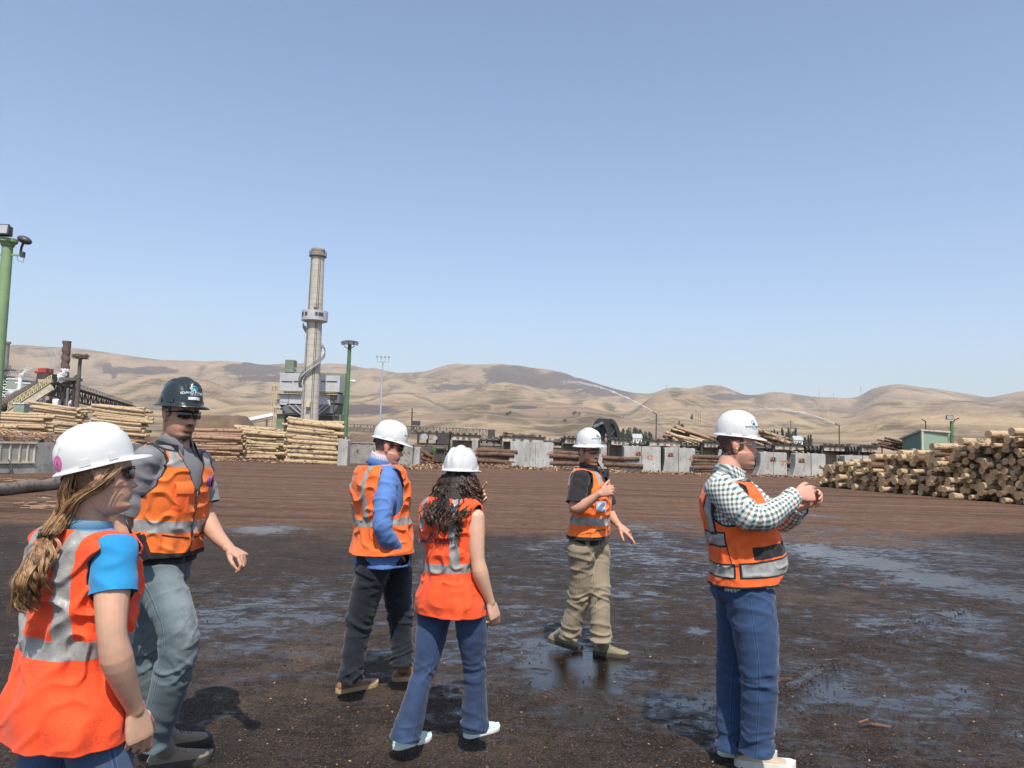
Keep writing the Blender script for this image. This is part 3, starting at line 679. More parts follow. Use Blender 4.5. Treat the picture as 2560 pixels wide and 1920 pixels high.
m = MB(); m.box((e - .6, 55, .75), (.8, .8, 1.1), taper=.8); m.cyl((e - .9, 54.6, 1.2), (e - .3, 54.6, 1.2), .2, n=10); m.cyl((e - .75, 54.5, .5), (e - .75, 54.9, .5), .3, n=12); part('hydraulic_unit', m, M_dsteel, rt, auto=40)
m = MB(); m.tube([(o + 1.2, 55.4, 1.2), (o + 1.2, 55.3, .7), (o + 1.9, 55.3, .75), (o + 2.0, 55.3, 1.3)], .03, 6); part('hose', m, M_dsteel, rt)
for k_ in range(6):
    m = MB(); m.box((lerp(o, e, k_ / 5), 55.6, 2.42), (.2, .2, .14)); part('chain_lug', m, M_dsteel, rt)

# grapple with curved tines
def grapple():
    c = P(1512, 1100, 61); rt = empty('log_grapple', (c.x, c.y, 0), 'raised black log grapple with two curved tines behind the man in the black shirt', 'grapple')
    def tine(dx, dy, flip, nm):
        m = MB(); rings = []
        for i in range(19):
            a = R(178 - i * 9.4); rad = 1.12 + .06 * math.sin(i * .3); wd = .24 - .05 * i / 18
            cx = c.x + dx + math.cos(a) * rad * .62 ; cz = c.z - .35 + math.sin(a) * rad * 1.65; rr_ = Vector((math.cos(a) * .8, 0, math.sin(a))).normalized()
            pc = Vector((cx, c.y + dy, cz)); rings.append([pc + rr_ * wd + Vector((0, -.14, 0)), pc + rr_ * wd + Vector((0, .14, 0)), pc - rr_ * wd * .7 + Vector((0, .14, 0)), pc - rr_ * wd * .7 + Vector((0, -.14, 0))])
        m.loft(rings); part('tine', m, MG, rt, auto=30)
    MG = simple('black_grapple_paint', (.022, .026, .025), .38, .2, 3, .1)
    tine(-.38, -.45, 1, 'a'); tine(-.12, .0, 1, 'a'); tine(.22, .45, 1, 'b'); tine(.52, .1, 1, 'b')
    m = MB(); 
    for z in (.1, .45, .8, 1.1): m.box((c.x + .35 + z * -.15, c.y + .1, c.z - .2 + z), (.95, .45, .1))
    m.cyl((c.x + .2, c.y - .2, c.z - .1), (c.x + .75, c.y - .2, c.z + .8), .09, n=8); m.cyl((c.x + .75, c.y + .2, c.z - .2), (c.x + .45, c.y + .2, c.z + 1.0), .07, n=8); part('cylinder', m, M_dsteel, rt)
    m = MB(); m.box((c.x + .1, c.y, c.z - .6), (1.1, .8, .7)); m.box((c.x + .1, c.y, c.z - 1.6), (.5, .5, 1.6)); part('mount', m, MG, rt)
    vs, fs = text_mesh('VOLVO', .26, True); m = MB(); a0 = Vector((c.x - .62, c.y - .605, c.z + 1.22)); ax = Vector((.88, 0, .42)).normalized(); az = Vector((-.42, 0, .88)).normalized()
    m.add([a0 + ax * v.x + az * v.y for v in vs], fs); part('lettering', m, M_grey, rt)
grapple()

flush_logs()
# bark and chips at the foot of the blocks
def chips(name, segs, n, cols, zc=.0, size=(.08, .35)):
    m = MB()
    for i in range(n):
        (u0, v0, u1, v1, hh, sp) = rnd.choice(segs); f = rnd.random(); p = G(lerp(u0, u1, f), lerp(v0, v1, f)) ; y = rnd.gauss(0, sp)
        h = hh * math.exp(-(y / (sp * .9)) ** 2) * (0.6 + .4 * N3((p.x, 0, 0), .8)) * rnd.random() ** .5; c = Vector((p.x + rnd.uniform(-.2, .2), p.y + y, h + .02))
        L = rnd.uniform(*size); q = Quaternion(Vector((rnd.gauss(0, .3), rnd.gauss(0, .3), 1)).normalized(), rnd.uniform(0, 6.28)) @ Quaternion(Vector((0, 1, 0)), rnd.gauss(0, .35))
        m.box(c, (L, L * rnd.uniform(.15, .4), L * .12), q.to_matrix(), rnd.randrange(len(cols)))
    return tag(m.build(name, cols), kind='stuff')
CH = [simple('bark_chip_red', (.22, .10, .055), .9, .3, 8), simple('bark_chip_dark', (.08, .045, .03), .9, .3, 8), simple('wood_chip_pale', (.42, .28, .16), .9, .3, 8)]
chips('bark_litter', [(1000, 1172, 1270, 1166, .35, .9), (1180, 1168, 1560, 1180, .22, .7), (1500, 1180, 2060, 1196, .16, .6), (1050, 1160, 1135, 1160, 1.2, 1.2), (1190, 1164, 1275, 1168, .45, .8), (480, 1148, 860, 1160, .12, .8)], 5200, CH)
m = MB()
for nm in range(1):
    for i in range(26):
        p = G(rnd.uniform(1058, 1130), 1162) + Vector((0, .8, 0)); a = rnd.uniform(-.2, .4)
        d = Vector((math.cos(a) * .7, -.2, -.75)).normalized(); m.tube([p + Vector((-.8, 0, 1.3)) * rnd.random(), p + Vector((-.8, 0, 1.3)) * 0 + d * rnd.uniform(.2, 1.4) + Vector((0, 0, .8))], [.05, .03], 6)
tag(m.build('broken_branches', CH[0]), kind='stuff')

# ================================================ POLES AND LAMPS
def flood(m_h, m_l, c, d, s=1.0):
    d = Vector(d).normalized(); x = d.cross(Vector((0, 0, 1))).normalized(); z = x.cross(d); rot = Matrix((x, d, z)).transposed(); c = Vector(c)
    m_h.box(c, (.55 * s, .28 * s, .38 * s), rot, taper=.9); m_h.box(c - d * .2 * s, (.3 * s, .18 * s, .22 * s), rot); m_h.box(c + d * .16 * s, (.6 * s, .05 * s, .42 * s), rot)
    m_l.box(c + d * .19 * s, (.5 * s, .02 * s, .34 * s), rot)
p = G(863, 1160); p = P(863, 0, 52); p.z = 0; H = 8.35
rt = empty('light_pole', tuple(p), 'slim bright green light pole with four dark floodlights, right of the chimney', 'light pole')
m = MB(); m.cyl(p, p + Vector((0, 0, H)), .17, .13, 14); part('pole', m, M_gpole, rt, auto=40)
for dx, dy in ((-.40, -.05), (-.14, -.30), (.14, -.30), (.40, -.05)):
    a = MB(); b = MB(); flood(a, b, p + Vector((dx, dy, H + .08)), (dx * 1.8, -.8, -.55), .62); fl = part('floodlight', a, M_dark, rt); part('lens', b, M_lens, fl)
m = MB(); m.tube([p + Vector((-.38, -.1, H - .15)), p + Vector((-.15, -.2, H - .32)), p + Vector((.15, -.2, H - .32)), p + Vector((.38, -.1, H - .15))], .03, 6); part('bracket', m, M_dark, rt)
m = MB(); m.cyl(p + Vector((0, 0, 5.75)), p + Vector((.45, 0, 5.8)), .03, n=6); m.cyl(p + Vector((.3, 0, 5.75)), p + Vector((.55, -.1, 5.7)), .08, n=8); part('camera_arm', m, M_white, rt)
# near pole, left edge
p = P(-14, 0, 22); p.z = 0; q = P(20, 606, 22); H = q.z; p.x = q.x
rt = empty('light_pole', tuple(p), 'thick pale green light pole cut by the left edge of the photo', 'light pole')
m = MB(); m.cyl(p, p + Vector((0, 0, H)), .2, .145, 20); part('pole', m, M_gpole2, rt, auto=40)
m = MB(); m.cyl(p + Vector((0, 0, H)), p + Vector((0, 0, H + .1)), .26, .26, 20); m.cyl(p + Vector((0, 0, H - .12)), p + Vector((0, 0, H)), .17, .22, 20); part('cap_flange', m, M_gpole2, rt, auto=40)
a = MB(); b = MB(); flood(a, b, p + Vector((-.02, -.18, H + .30)), (0, -1, .12), .75); fl = part('floodlight', a, M_dark, rt); part('lens', b, M_grey, fl)
a = MB(); c0 = p + Vector((.56, -.1, H + .06)); a.ell(c0, .22, .16, .12, Matrix.Rotation(R(20), 3, 'Y'), 8); a.tube([c0 + Vector((0, 0, -.02)), p + Vector((.42, 0, H - .12)), p + Vector((.4, 0, H - .35))], .035, 6); a.box(p + Vector((.47, 0, H - .36)), (.1, .1, .16)); part('round_lamp', a, M_dark, rt, auto=40)
m = MB(); m.beam(p + Vector((-.5, 0, H - .38)), p + Vector((.42, 0, H - .38)), .05, .05); m.tube([p + Vector((.3, 0, H - .38)), p + Vector((.35, 0, H - .55)), p + Vector((.5, 0, H - .6)), p + Vector((.52, 0, H - .45))], .012, 5); part('cross_arm', m, M_gpole2, rt)
m = MB(); m.box(p + Vector((-.33, -.05, H - .62)), (.12, .1, .3)); part('camera', m, M_grey, rt)
# grey mast with four lamps
p = P(944, 0, 150); p.z = 0; q = P(957, 905, 150)
rt = empty('light_mast', tuple(p), 'thin grey mast with a crossbar of four lamps, above the blue jacket man', 'light mast')
p.x = q.x; m = MB(); m.cyl(p, (q.x, 150, q.z), .22, .15, 8); part('mast', m, M_grey, rt, auto=40)
m = MB(); m.beam((q.x - 1.1, 150, q.z), (q.x + 1.3, 150, q.z), .12, .14)
for dx in (-1.05, -.35, .45, 1.15): m.cyl((q.x + dx, 150, q.z), (q.x + dx, 150, q.z + .9), .05, n=6)
part('crossbar', m, M_grey, rt)
for dx in (-1.15, -.35, .45, 1.2):
    a = MB(); b = MB(); flood(a, b, (q.x + dx, 149.9, q.z + 1.05), (dx, -1, -.4), .75); fl = part('lamp', a, M_grey, rt); part('lens', b, M_lens, fl)
# right green pole
p = P(2380, 0, 60); p.z = 0; q = P(2379, 1053, 60); p.x = q.x
rt = empty('light_pole', tuple(p), 'short green light pole standing behind the green shed', 'light pole')
m = MB(); m.cyl(p, (q.x, 60, q.z), .16, .13, 10); m.beam((q.x - .4, 60, q.z - .55), (q.x + .4, 60, q.z - .55), .08, .08); part('pole', m, M_gpole, rt, auto=40)
a = MB(); b = MB(); flood(a, b, (q.x - .25, 59.9, q.z + .3), (-.2, -1, -.1), .85); fl = part('floodlight', a, M_dark, rt); part('lens', b, M_grey, fl)
m = MB(); m.tube([(q.x + .15, 60, q.z - .1), (q.x + .25, 60, q.z + .12), (q.x + .6, 60, q.z + .25)], .05, 6); part('camera', m, M_dark, rt)
# sprinkler posts with water jets
t = NT('water_spray'); v = t.coord('Object'); a_ = t.math('MULTIPLY', t.noise(t.map(v, (1, 1, 1)), 1.1, 4), t.attr('dens'))
t.fin((.9, .92, .95), .5, alpha=a_); M_spray = t.m
def sprinkler(u, vt, label, jet, jl):
    Y = 90; q = P(u, vt, Y); rt = empty('sprinkler_post', (q.x, Y, 0), label, 'sprinkler', 'sprinkler posts behind the conveyor')
    m = MB(); m.cyl((q.x, Y, 0), (q.x, Y, q.z), .075, .07, 8); part('post', m, M_dsteel, rt)
    m = MB(); m.cyl((q.x + .05, Y, q.z), (q.x - .5, Y, q.z + .3), .06, n=8); part('nozzle', m, M_dsteel, rt)
    if not jet: return
    pts = [P(a, b, Y + k_ * 1.2) for k_, (a, b) in enumerate(jet)]; fine = []
    for i in range(len(pts) - 1):
        for s in range(6): fine.append(pts[i].lerp(pts[i + 1], s / 6))
    m = MB(); dens = []
    for strand in range(7):
        pp = []; rs = []
        for i, p_ in enumerate(fine):
            f = i / len(fine); sp = .05 + .55 * f * f; pp.append(p_ + Vector((N3((i * .35, strand * 9, 0)) * sp, rnd.uniform(-.1, .1) * sp, N3((i * .3, strand * 7, 4)) * sp - .35 * f * f * strand * .2)))
            rs.append(.020 + .055 * f * (1 if strand else .6))
        n0 = len(m.v); m.tube(pp, rs, 6); dens += [max(0.05, (.75 - .68 * (i // 6) / len(fine)) * (1 if strand < 2 else .6)) for i in range(len(m.v) - n0)]
    o_ = m.build('water_jet', M_spray, smooth=True); at_ = o_.data.attributes.new('dens', 'FLOAT', 'POINT'); at_.data.foreach_set('value', dens[:len(o_.data.vertices)])
    tag(o_, jl, 'water jet', kind='stuff')
sprinkler(1641, 1036, 'dark sprinkler post right of the black shirt man with a long white jet', [(1640, 1034), (1618, 1020), (1590, 1005), (1555, 988), (1520, 974), (1490, 964), (1460, 957), (1430, 953), (1400, 951)], 'white arc of water over the middle hills')
sprinkler(2098, 1065, 'dark sprinkler post left of the log deck, its white jet arching left', [(2097, 1063), (2060, 1048), (2025, 1036), (1990, 1028), (1950, 1022), (1900, 1020), (1860, 1022)], 'white arc of water right of the checked shirt man')
sprinkler(2314, 1054, 'dark sprinkler post behind the green shed', None, None)
for u, v0, v1, Y in ((2205, 1115, 1130, 80),):
    q = P(u, v0, Y); m = MB(); m.cyl((q.x, Y, 0), q, .08, n=6); tag(m.build('short_post', M_dsteel, origin=(q.x, Y, 0)), 'short dark post beyond the end of the conveyor', 'post')

# ================================================ GREEN SHED
def shed():
    Yc = 55; c = P(2304, 1077, Yc); l = P(2257, 1098, Yc + 3.5); r_ = P(2368, 1082, Yc + .8); zt = c.z; zr = r_.z; zl = l.z
    rt = empty('green_shed', (c.x, c.y, 0), 'pale green corrugated shed with a sloping roof behind the log deck', 'shed')
    def wall(a, b, za, zb, mat, nm):
        m = MB(); n = 26; d = (b - a); d.z = 0; nn = Vector((d.y, -d.x, 0)).normalized(); vs = []
        for i in range(n * 4 + 1):
            f = i / (n * 4); o_ = (.05 if (i // 2) % 2 == 0 else 0) ; p_ = a.lerp(b, f); vs.append((p_.x + nn.x * o_, p_.y + nn.y * o_, 0)); vs.append((p_.x + nn.x * o_, p_.y + nn.y * o_, lerp(za, zb, f) - .03))
        m.add(vs, [(i * 2, i * 2 + 2, i * 2 + 3, i * 2 + 1) for i in range(n * 4)]); part(nm, m, mat, rt)
    g1 = simple('green_sheet_lit', (.33, .44, .33), .5, .1, .6, .05); g2 = simple('green_sheet_shaded', (.15, .25, .19), .5, .15, .6, .05)  # one green sheeting; its lit front and shaded sides painted as two tones
    a = Vector((c.x, c.y, 0)); b = Vector((r_.x, r_.y, 0)); e = Vector((l.x, l.y, 0)); bk = b + (e - a)
    wall(a, b, zt, zr, g1, 'front_wall'); wall(e, a, zl, zt, g2, 'side_wall'); wall(bk, e, zr - (zt - zl), zl, g2, 'back_wall'); wall(b, bk, zr, zr - (zt - zl), g2, 'end_wall')
    m = MB(); A = [a.x, a.y, zt]; vs = [(a.x - .15, a.y - .2, zt), (b.x + .15, b.y - .2, zr), (bk.x + .15, bk.y + .2, zr - (zt - zl)), (e.x - .25, e.y + .1, zl - .03)]
    m.add([(x, y, z) for x, y, z in vs] + [(x, y, z + .12) for x, y, z in vs], [(3, 2, 1, 0), (4, 5, 6, 7), (0, 1, 5, 4), (1, 2, 6, 5), (2, 3, 7, 6), (3, 0, 4, 7)]); part('roof', m, M_cream, rt)
    m = MB(); m.box((a.x, a.y - .06, zt / 2), (.14, .14, zt)); part('corner_trim', m, M_cream, rt)
    m = MB(); pc = e.lerp(a, .72); m.box((pc.x + .0, pc.y - .3, .55 + zl * .45), (1.1, .35, .7)); part('wall_unit', m, M_grey, rt)
shed()

# ================================================ CHIMNEY AND BOILER HOUSE
def chimney():
    Y = 240.0; k = Y / FPX; b = P(773, 1096, Y); x0 = b.x; rt = empty('chimney', (x0, Y, 0), 'tall pale concrete chimney with a winding stair and a round platform halfway up', 'chimney')
    X = lambda z: x0; top = P(795, 623, Y).z; rb = 22.5 * k; rtp = 16.3 * k
    xt = P(795, 623, Y).x; xm = P(787, 790, Y).x; x0b = P(774, 1056, Y).x
    def cx(z): return lerp(x0b, xt, z / top)
    zc = P(788, 640, Y).z; zm0 = P(788, 803, Y).z; zm1 = P(788, 779, Y).z; rad = lambda z: lerp(rb, rtp, z / top)
    x0 = (x0b + xt) / 2                  # the shaft is plumb
    cx = lambda z: x0
    m = MB(); zs = [0, 3, 8] + [top * i / 22 for i in range(3, 23)]
    m.loft([[Vector((x0 + math.cos(a) * rad(z), Y + math.sin(a) * rad(z), z)) for a in [j * 2 * math.pi / 40 for j in range(40)]] for z in zs]); part('shaft', m, M_chim, rt, auto=40)
    for i in range(2, 34):
        z = top * i / 34; m = MB() if i == 2 else m
        m.loft([[Vector((x0 + math.cos(a) * (rad(z) + .03), Y + math.sin(a) * (rad(z) + .03), z + dz)) for a in [j * 2 * math.pi / 40 for j in range(40)]] for dz in (-.05, .05)], caps=False)
    part('pour_joint', m, simple('joint_stain', (.36, .325, .265), .9, .2, .3), rt)
    def ringplat(z0, z1, ro, nm, mat, h=None):
        m = MB(); ri = rad(z0); A = [j * 2 * math.pi / 48 for j in range(48)]
        C = lambda r_, z: [Vector((x0 + math.cos(a) * r_, Y + math.sin(a) * r_, z)) for a in A]
        m.loft([C(ri, z0 - (ro - ri) * .35), C(ro, z0), C(ro + .05, z1), C(ro - .15, z1), C(ro - .15, z0 + .2), C(ri, z0 + .2)], caps=False); part(nm, m, mat, rt, auto=40)
    ringplat(zm0, zm1, 32 * k, 'gallery', M_clad)
    m = MB()
    for a in (-2.4, -2.0, -1.2, -.95, -.75): r_ = 32 * k + .06; m.box((x0 + math.cos(a) * r_, Y + math.sin(a) * r_, lerp(zm0, zm1, .6)), (.8, .3, 1.0), Matrix.Rotation(a + math.pi / 2, 3, 'Z'))
    part('gallery_opening', m, M_dark, rt)
    def rails(zb, r_, nm, n=24, h=1.2):
        m = MB(); A = [j * 2 * math.pi / n for j in range(n + 1)]
        for hh in (.5 * h, h): m.tube([(x0 + math.cos(a) * r_, Y + math.sin(a) * r_, zb + hh) for a in A], .06, 4, caps=False)
        for a in A[:-1]: m.cyl((x0 + math.cos(a) * r_, Y + math.sin(a) * r_, zb), (x0 + math.cos(a) * r_, Y + math.sin(a) * r_, zb + h), .06, n=4)
        part(nm, m, M_truss, rt)
    ringplat(zc - .3, zc - .1, 21.5 * k, 'top_platform', M_truss); rails(zc - .1, 21 * k, 'top_railing', 20, 1.6)
    m = MB(); rr_ = rad(top) + .02; m.loft([[Vector((x0 + math.cos(a) * r_, Y + math.sin(a) * r_, z)) for a in [j * 2 * math.pi / 40 for j in range(40)]] for r_, z in ((rr_, top - 1.1), (rr_ + .08, top - 1.0), (rr_ + .08, top), (rr_ - .5, top))], caps=False); part('crown_ring', m, simple('crown_stain', (.40, .33, .27), .9, .3, .5), rt, auto=40)
    m = MB(); zt = P(0, 880, Y).z
    zA = P(757, 815, Y).z; zB = P(757, 968, Y).z; pts = []; pts2 = []; n = 72; zs_ = []
    for i in range(n + 1):
        f = i / n; a = math.pi * 1.0 - f * math.pi * 2.05; z = lerp(zA, zB, f); r_ = rad(z) + .9; pts.append(Vector((x0 + math.cos(a) * r_, Y + math.sin(a) * r_ , z)))
    for i in range(n):
        a, b_ = pts[i], pts[i + 1]; m.beam(a, b_, 1.0, .35)
    part('stair', m, M_grey, rt)
    m = MB(); out = [Vector((x0 + (p_.x - x0) * 1.12, Y + (p_.y - Y) * 1.12, p_.z + 1.2)) for p_ in pts]; m.tube(out, .09, 4); m.tube([p_ - Vector((0, 0, .6)) for p_ in out], .07, 4)
    for i in range(0, n + 1, 2): m.cyl(out[i], (out[i].x, out[i].y, out[i].z - 1.4), .07, n=4)
    part('stair_railing', m, M_truss, rt)
    m = MB()
    for s in (-1, 1): m.cyl((x0 + 9.5 * k + s * .25, Y - rad(20) , 8), (x0 + 9.5 * k + s * .25, Y - rad(top * .9) + .2, top - 2), .10, n=4)
    m.cyl((x0 - 11 * k, Y - rad(20), 8), (x0 - 11 * k, Y - rad(top * .9), top - 2), .10, n=4); part('ladder', m, M_truss, rt)
    zz = P(773, 1012, Y).z; m = MB(); m.box((x0 + .2, Y - rad(zz) - .4, zz), (1.2, .8, 1.6)); part('control_box', m, M_yel, rt)
    m = MB(); m.box((x0 + .2, Y - rad(zz) - .5, zz - 1.2), (1.3, 1.1, .5)); part('box_platform', m, M_truss, rt)
    m = MB(); m.box((x0 + 9 * k, Y - rad(zm1) - .4, zm1 + 1.0), (1.8, .8, .1)); m.box((x0 + 9 * k, Y - rad(zm1) - .8, zm1 + 2.0), (1.8, .08, .1)); m.box((x0 + 9 * k, Y - rad(zm1) - .8, zm1 + 1.5), (1.8, .08, .08)); part('landing', m, M_truss, rt)
chimney()
def boiler_house():
    Y = 262.0; q = lambda u, v: P(u, v, Y); b = q(773, 1096); rt = empty('boiler_house', (b.x, Y, 0), 'grey and green boiler house with hoppers wrapped around the foot of the chimney', 'industrial building')
    def bx(u0, u1, vt, vb, y0, y1, mat, nm, parent=rt, ribs=0):
        a = q(u0, vt); c = q(u1, vb); zb = max(0, c.z) ; m = MB(); m.box(((a.x + c.x) / 2, (y0 + y1) / 2, (a.z + zb) / 2), (c.x - a.x, y1 - y0, a.z - zb))
        if ribs:
            for i in range(ribs + 1): x = lerp(a.x, c.x, i / ribs); m.box((x, y0 - .05, (a.z + zb) / 2), (.10, .10, a.z - zb - .2))
        return part(nm, m, mat, parent)
    bx(699, 846, 925, 1110, Y + 6, Y + 9, M_gclad, 'rear_block', ribs=24)
    bx(703, 723, 895, 927, Y + 5, Y + 9, M_gclad, 'roof_vent', ribs=3)
    bx(701, 757, 932, 978, Y, Y + 6.2, M_clad, 'upper_casing', ribs=9); bx(801, 848, 938, 980, Y, Y + 6.2, M_clad, 'upper_casing', ribs=8)
    for u0, u1 in ((704, 731), (735, 755), (803, 814), (817, 843)): bx(u0, u1, 952, 955, Y - .2, Y + .1, M_dark, 'louvre')
    def hopper(u0, u1, v0, v1, t0, t1, mat, nm='hopper'):
        a = q(u0, v0); c = q(u1, v1); m = MB(); x0, x1, z0, z1 = a.x, c.x, a.z, c.z
        m.loft([[Vector((x0, Y - 1, z0)), Vector((x1, Y - 1, z0)), Vector((x1, Y + 7, z0)), Vector((x0, Y + 7, z0))], [Vector((x0 + t0, Y - 1, z1)), Vector((x1 - t1, Y - 1, z1)), Vector((x1 - t1, Y + 7, z1)), Vector((x0 + t0, Y + 7, z1))]]); part(nm, m, mat, rt)
    hopper(695, 724, 984, 1006, 0, 0, M_clad); hopper(695, 724, 1006, 1024, .2, 3.4, M_clad)
    hopper(724, 757, 985, 1010, 0, 0, M_clad); hopper(797, 828, 986, 1012, 0, 0, M_clad); hopper(828, 850, 985, 1008, 0, 0, M_clad2); hopper(800, 846, 1012, 1034, .5, 1.6, M_clad2, 'chute'); hopper(700, 760, 1012, 1034, 2.5, .5, M_clad2, 'chute')
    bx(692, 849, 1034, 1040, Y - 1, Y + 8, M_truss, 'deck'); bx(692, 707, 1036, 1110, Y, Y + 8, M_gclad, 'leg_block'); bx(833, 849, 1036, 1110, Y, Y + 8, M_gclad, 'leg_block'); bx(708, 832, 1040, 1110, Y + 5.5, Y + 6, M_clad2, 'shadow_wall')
    m = MB()
    for u0, v0, u1, v1 in ((726, 1012, 755, 1036), (742, 1012, 757, 1028), (828, 1012, 800, 1036), (815, 1012, 798, 1028)): m.beam(q(u0, v0) - Vector((0, 1.6, 0)), q(u1, v1) - Vector((0, 1.6, 0)), .3, .3)
    part('brace', m, M_grey, rt)
    def walk(u0, u1, v):
        m = MB(); a = q(u0, v); c = q(u1, v + .8); m.beam((a.x, Y - 1.6, a.z), (c.x, Y - 1.6, a.z), 1.2, .18)
        for h in (.6, 1.2): m.beam((a.x, Y - 2.1, a.z + h), (c.x, Y - 2.1, a.z + h), .1, .1)
        n = max(2, int((c.x - a.x) / 1.2))
        for i in range(n + 1): x = lerp(a.x, c.x, i / n); m.beam((x, Y - 2.1, a.z), (x, Y - 2.1, a.z + 1.2), .09, .09, (0, 1, 0))
        part('walkway', m, M_yel, rt)
    for a in ((697, 757, 984), (800, 846, 986), (688, 700, 1020), (684, 700, 966), (692, 702, 998)): walk(*a)
    m = MB()
    for u in (685, 692): a = q(u, 960); m.beam((a.x, Y - 1, 0), (a.x, Y - 1, a.z), .2, .2, (0, 1, 0))
    a0 = q(685, 0).x; a1 = q(692, 0).x
    for i in range(22): z = 1 + i * .9; m.beam((a0, Y - 1, z), (a1, Y - 1, z + (.9 if i % 3 else 0)), .12, .12)
    part('stair_tower', m, M_yel, rt)
    for u0, u1, v in ((722, 757, 918), (802, 850, 921)):
        m = MB(); a = q(u0, v); c = q(u1, v)
        for h in (0, .5): m.beam((a.x, Y + 6, a.z + h), (c.x, Y + 6, a.z + h), .09, .09)
        for i in range(11): x = lerp(a.x, c.x, i / 10); m.beam((x, Y + 6, a.z - 1), (x, Y + 6, a.z + .5), .08, .08, (0, 1, 0))
        part('roof_railing', m, M_grey, rt)
    m = MB(); a = q(838, 995); m.cyl((a.x, Y - 1.5, 0), (a.x, Y - 1.5, a.z), .22, n=8); m.cyl((a.x - .9, Y - 1.5, a.z), (a.x, Y - 1.5, a.z), .2, n=8); m.cyl((a.x + 1.6, Y - 1.2, 0), (a.x + 1.6, Y - 1.2, a.z - 4), .16, n=8); part('downpipe', m, M_dark, rt)
boiler_house()
def lattice(m, a, b, h, w_=.0, n=12, t=.12):
    a = Vector(a); b = Vector(b); up = Vector((0, 0, h)); m.beam(a, b, t, t); m.beam(a + up, b + up, t, t)
    for i in range(n): p_ = a.lerp(b, i / n); q = a.lerp(b, (i + 1) / n); m.beam(p_, p_ + up, t * .8, t * .8, (0, 1, 0)); m.beam(p_, q + up, t * .7, t * .7) if i % 2 else m.beam(p_ + up, q, t * .7, t * .7)
    m.beam(b, b + up, t, t, (0, 1, 0))
# white covered conveyor beside the boiler house
rt = empty('covered_conveyor', tuple(P(640, 0, 200).xy.to_3d()), 'white covered conveyor rising towards the boiler house', 'conveyor')
m = MB(); a = P(602, 1053, 200); b = P(684, 1036, 200); m.beam(a, b, 1.6, .9); part('cover', m, M_white, rt); m = MB(); lattice(m, a - Vector((0, .8, 1.3)), b - Vector((0, .8, 1.3)), .8, n=12); part('truss', m, M_truss, rt)
for f in (.25, .8): m = MB(); p = a.lerp(b, f); m.beam((p.x, p.y, 0), (p.x, p.y, p.z - 1), .35, .35, (0, 1, 0)); part('leg', m, M_truss, rt)
# long truss conveyor across the middle distance
rt = empty('truss_conveyor', tuple(P(1000, 0, 150).xy.to_3d()), 'long low grey truss conveyor in front of the foot of the hills', 'conveyor')
m = MB(); lattice(m, P(835, 1075, 150), P(1215, 1090, 150), 1.3, n=46, t=.16); part('truss', m, M_truss, rt)
for u in (850, 930, 1010, 1100, 1180, 1236): m = MB(); p = P(u, 1085, 150); m.beam((p.x, 150, 0), (p.x, 150, p.z), .3, .3, (0, 1, 0)); part('leg', m, M_truss, rt)
m = MB(); p = P(1228, 1090, 149); m.box((p.x, 149, p.z), (1.4, 1, 2.6)); m.beam(P(1215, 1077, 149), P(1241, 1077, 149), .12, .12); part('head_drive', m, M_dsteel, rt)
m = MB(); p = P(1040, 1058, 149); m.box(p, (1.6, 1, .9)); m.cyl((p.x - .9, 149, p.z), (p.x - .9, 149, p.z + 3), .1, n=5); part('motor', m, M_dsteel, rt)
# sawdust heaps
def mound(name, label, u0, u1, vt, Y, mat, D=9.0, seed=0, cat='heap', prof=None, kind=None):
    a = P(u0, HV(u0), Y); b = P(u1, HV(u1), Y); W_ = b.x - a.x; H = (HV((u0 + u1) / 2) - vt) / FPX * Y + 1.65; m = MB(); nx, ny = 60, 24; vs = []
    for j in range(ny + 1):
        for i in range(nx + 1):
            x = i / nx; y = j / ny; e = (prof(x) if prof else min(1, 4.2 * x, 4.2 * (1 - x)) ** .8) * min(1, 2.6 * y, 2.6 * (1 - y))
            z = H * e + .5 * e * N3((x * W_ * .5, y * D * .5, seed)) + .15 * N3((x * W_ * 2, y * D * 2, seed + 3)); vs.append((a.x + x * W_, Y + y * D, max(z, -.1) if 0 < e else -.1))
    m.add(vs, [(j * (nx + 1) + i, j * (nx + 1) + i + 1, (j + 1) * (nx + 1) + i + 1, (j + 1) * (nx + 1) + i) for j in range(ny) for i in range(nx)])
    o_ = m.build(name, mat, smooth=True, origin=((a.x + b.x) / 2, Y, 0)); return tag(o_, label, cat, kind=kind)
M_saw = simple('sawdust', (.14, .09, .055), .95, .3, .5, .8, 3, .3, dirt=(.12, .075, .045)); M_dirt = simple('dirt_bank', (.15, .10, .07), .95, .3, .5, .8, 3, .3)
mound('sawdust_heap', 'brown flat topped sawdust heap behind the man in the black helmet', 345, 622, 1036, 105, M_saw, 16)
mound('dirt_bank', 'low brown dirt bank between the chimney and the concrete wall', 826, 1010, 1086, 75, M_dirt, 6, 4)
M_weed = simple('weeds', (.12, .17, .045), .9, .4, 2, .6, 10, .1)
m = MB()
for i in range(2600):
    (u0, u1, Y, h) = rnd.choice([(870, 1010, 72, .9), (1050, 1135, 62, .9), (835, 860, 70, .7), (1045, 1100, 60, 1.0)]); p = P(rnd.uniform(u0, u1), 0, Y + rnd.uniform(-3, 3)); hh = h * rnd.uniform(.3, 1) * (0.7 + .6 * N3((p.x * .3, p.y * .3, 0)))
    a = rnd.uniform(0, 6.28); d = Vector((math.cos(a), math.sin(a), 0)) * .12; tp = Vector((p.x + rnd.uniform(-.2, .2), p.y, .5 + hh)); m.add([(p.x - d.x, p.y - d.y, .3), (p.x + d.x, p.y + d.y, .3), tp], [(0, 1, 2)])
tag(m.build('weeds', M_weed), kind='stuff')

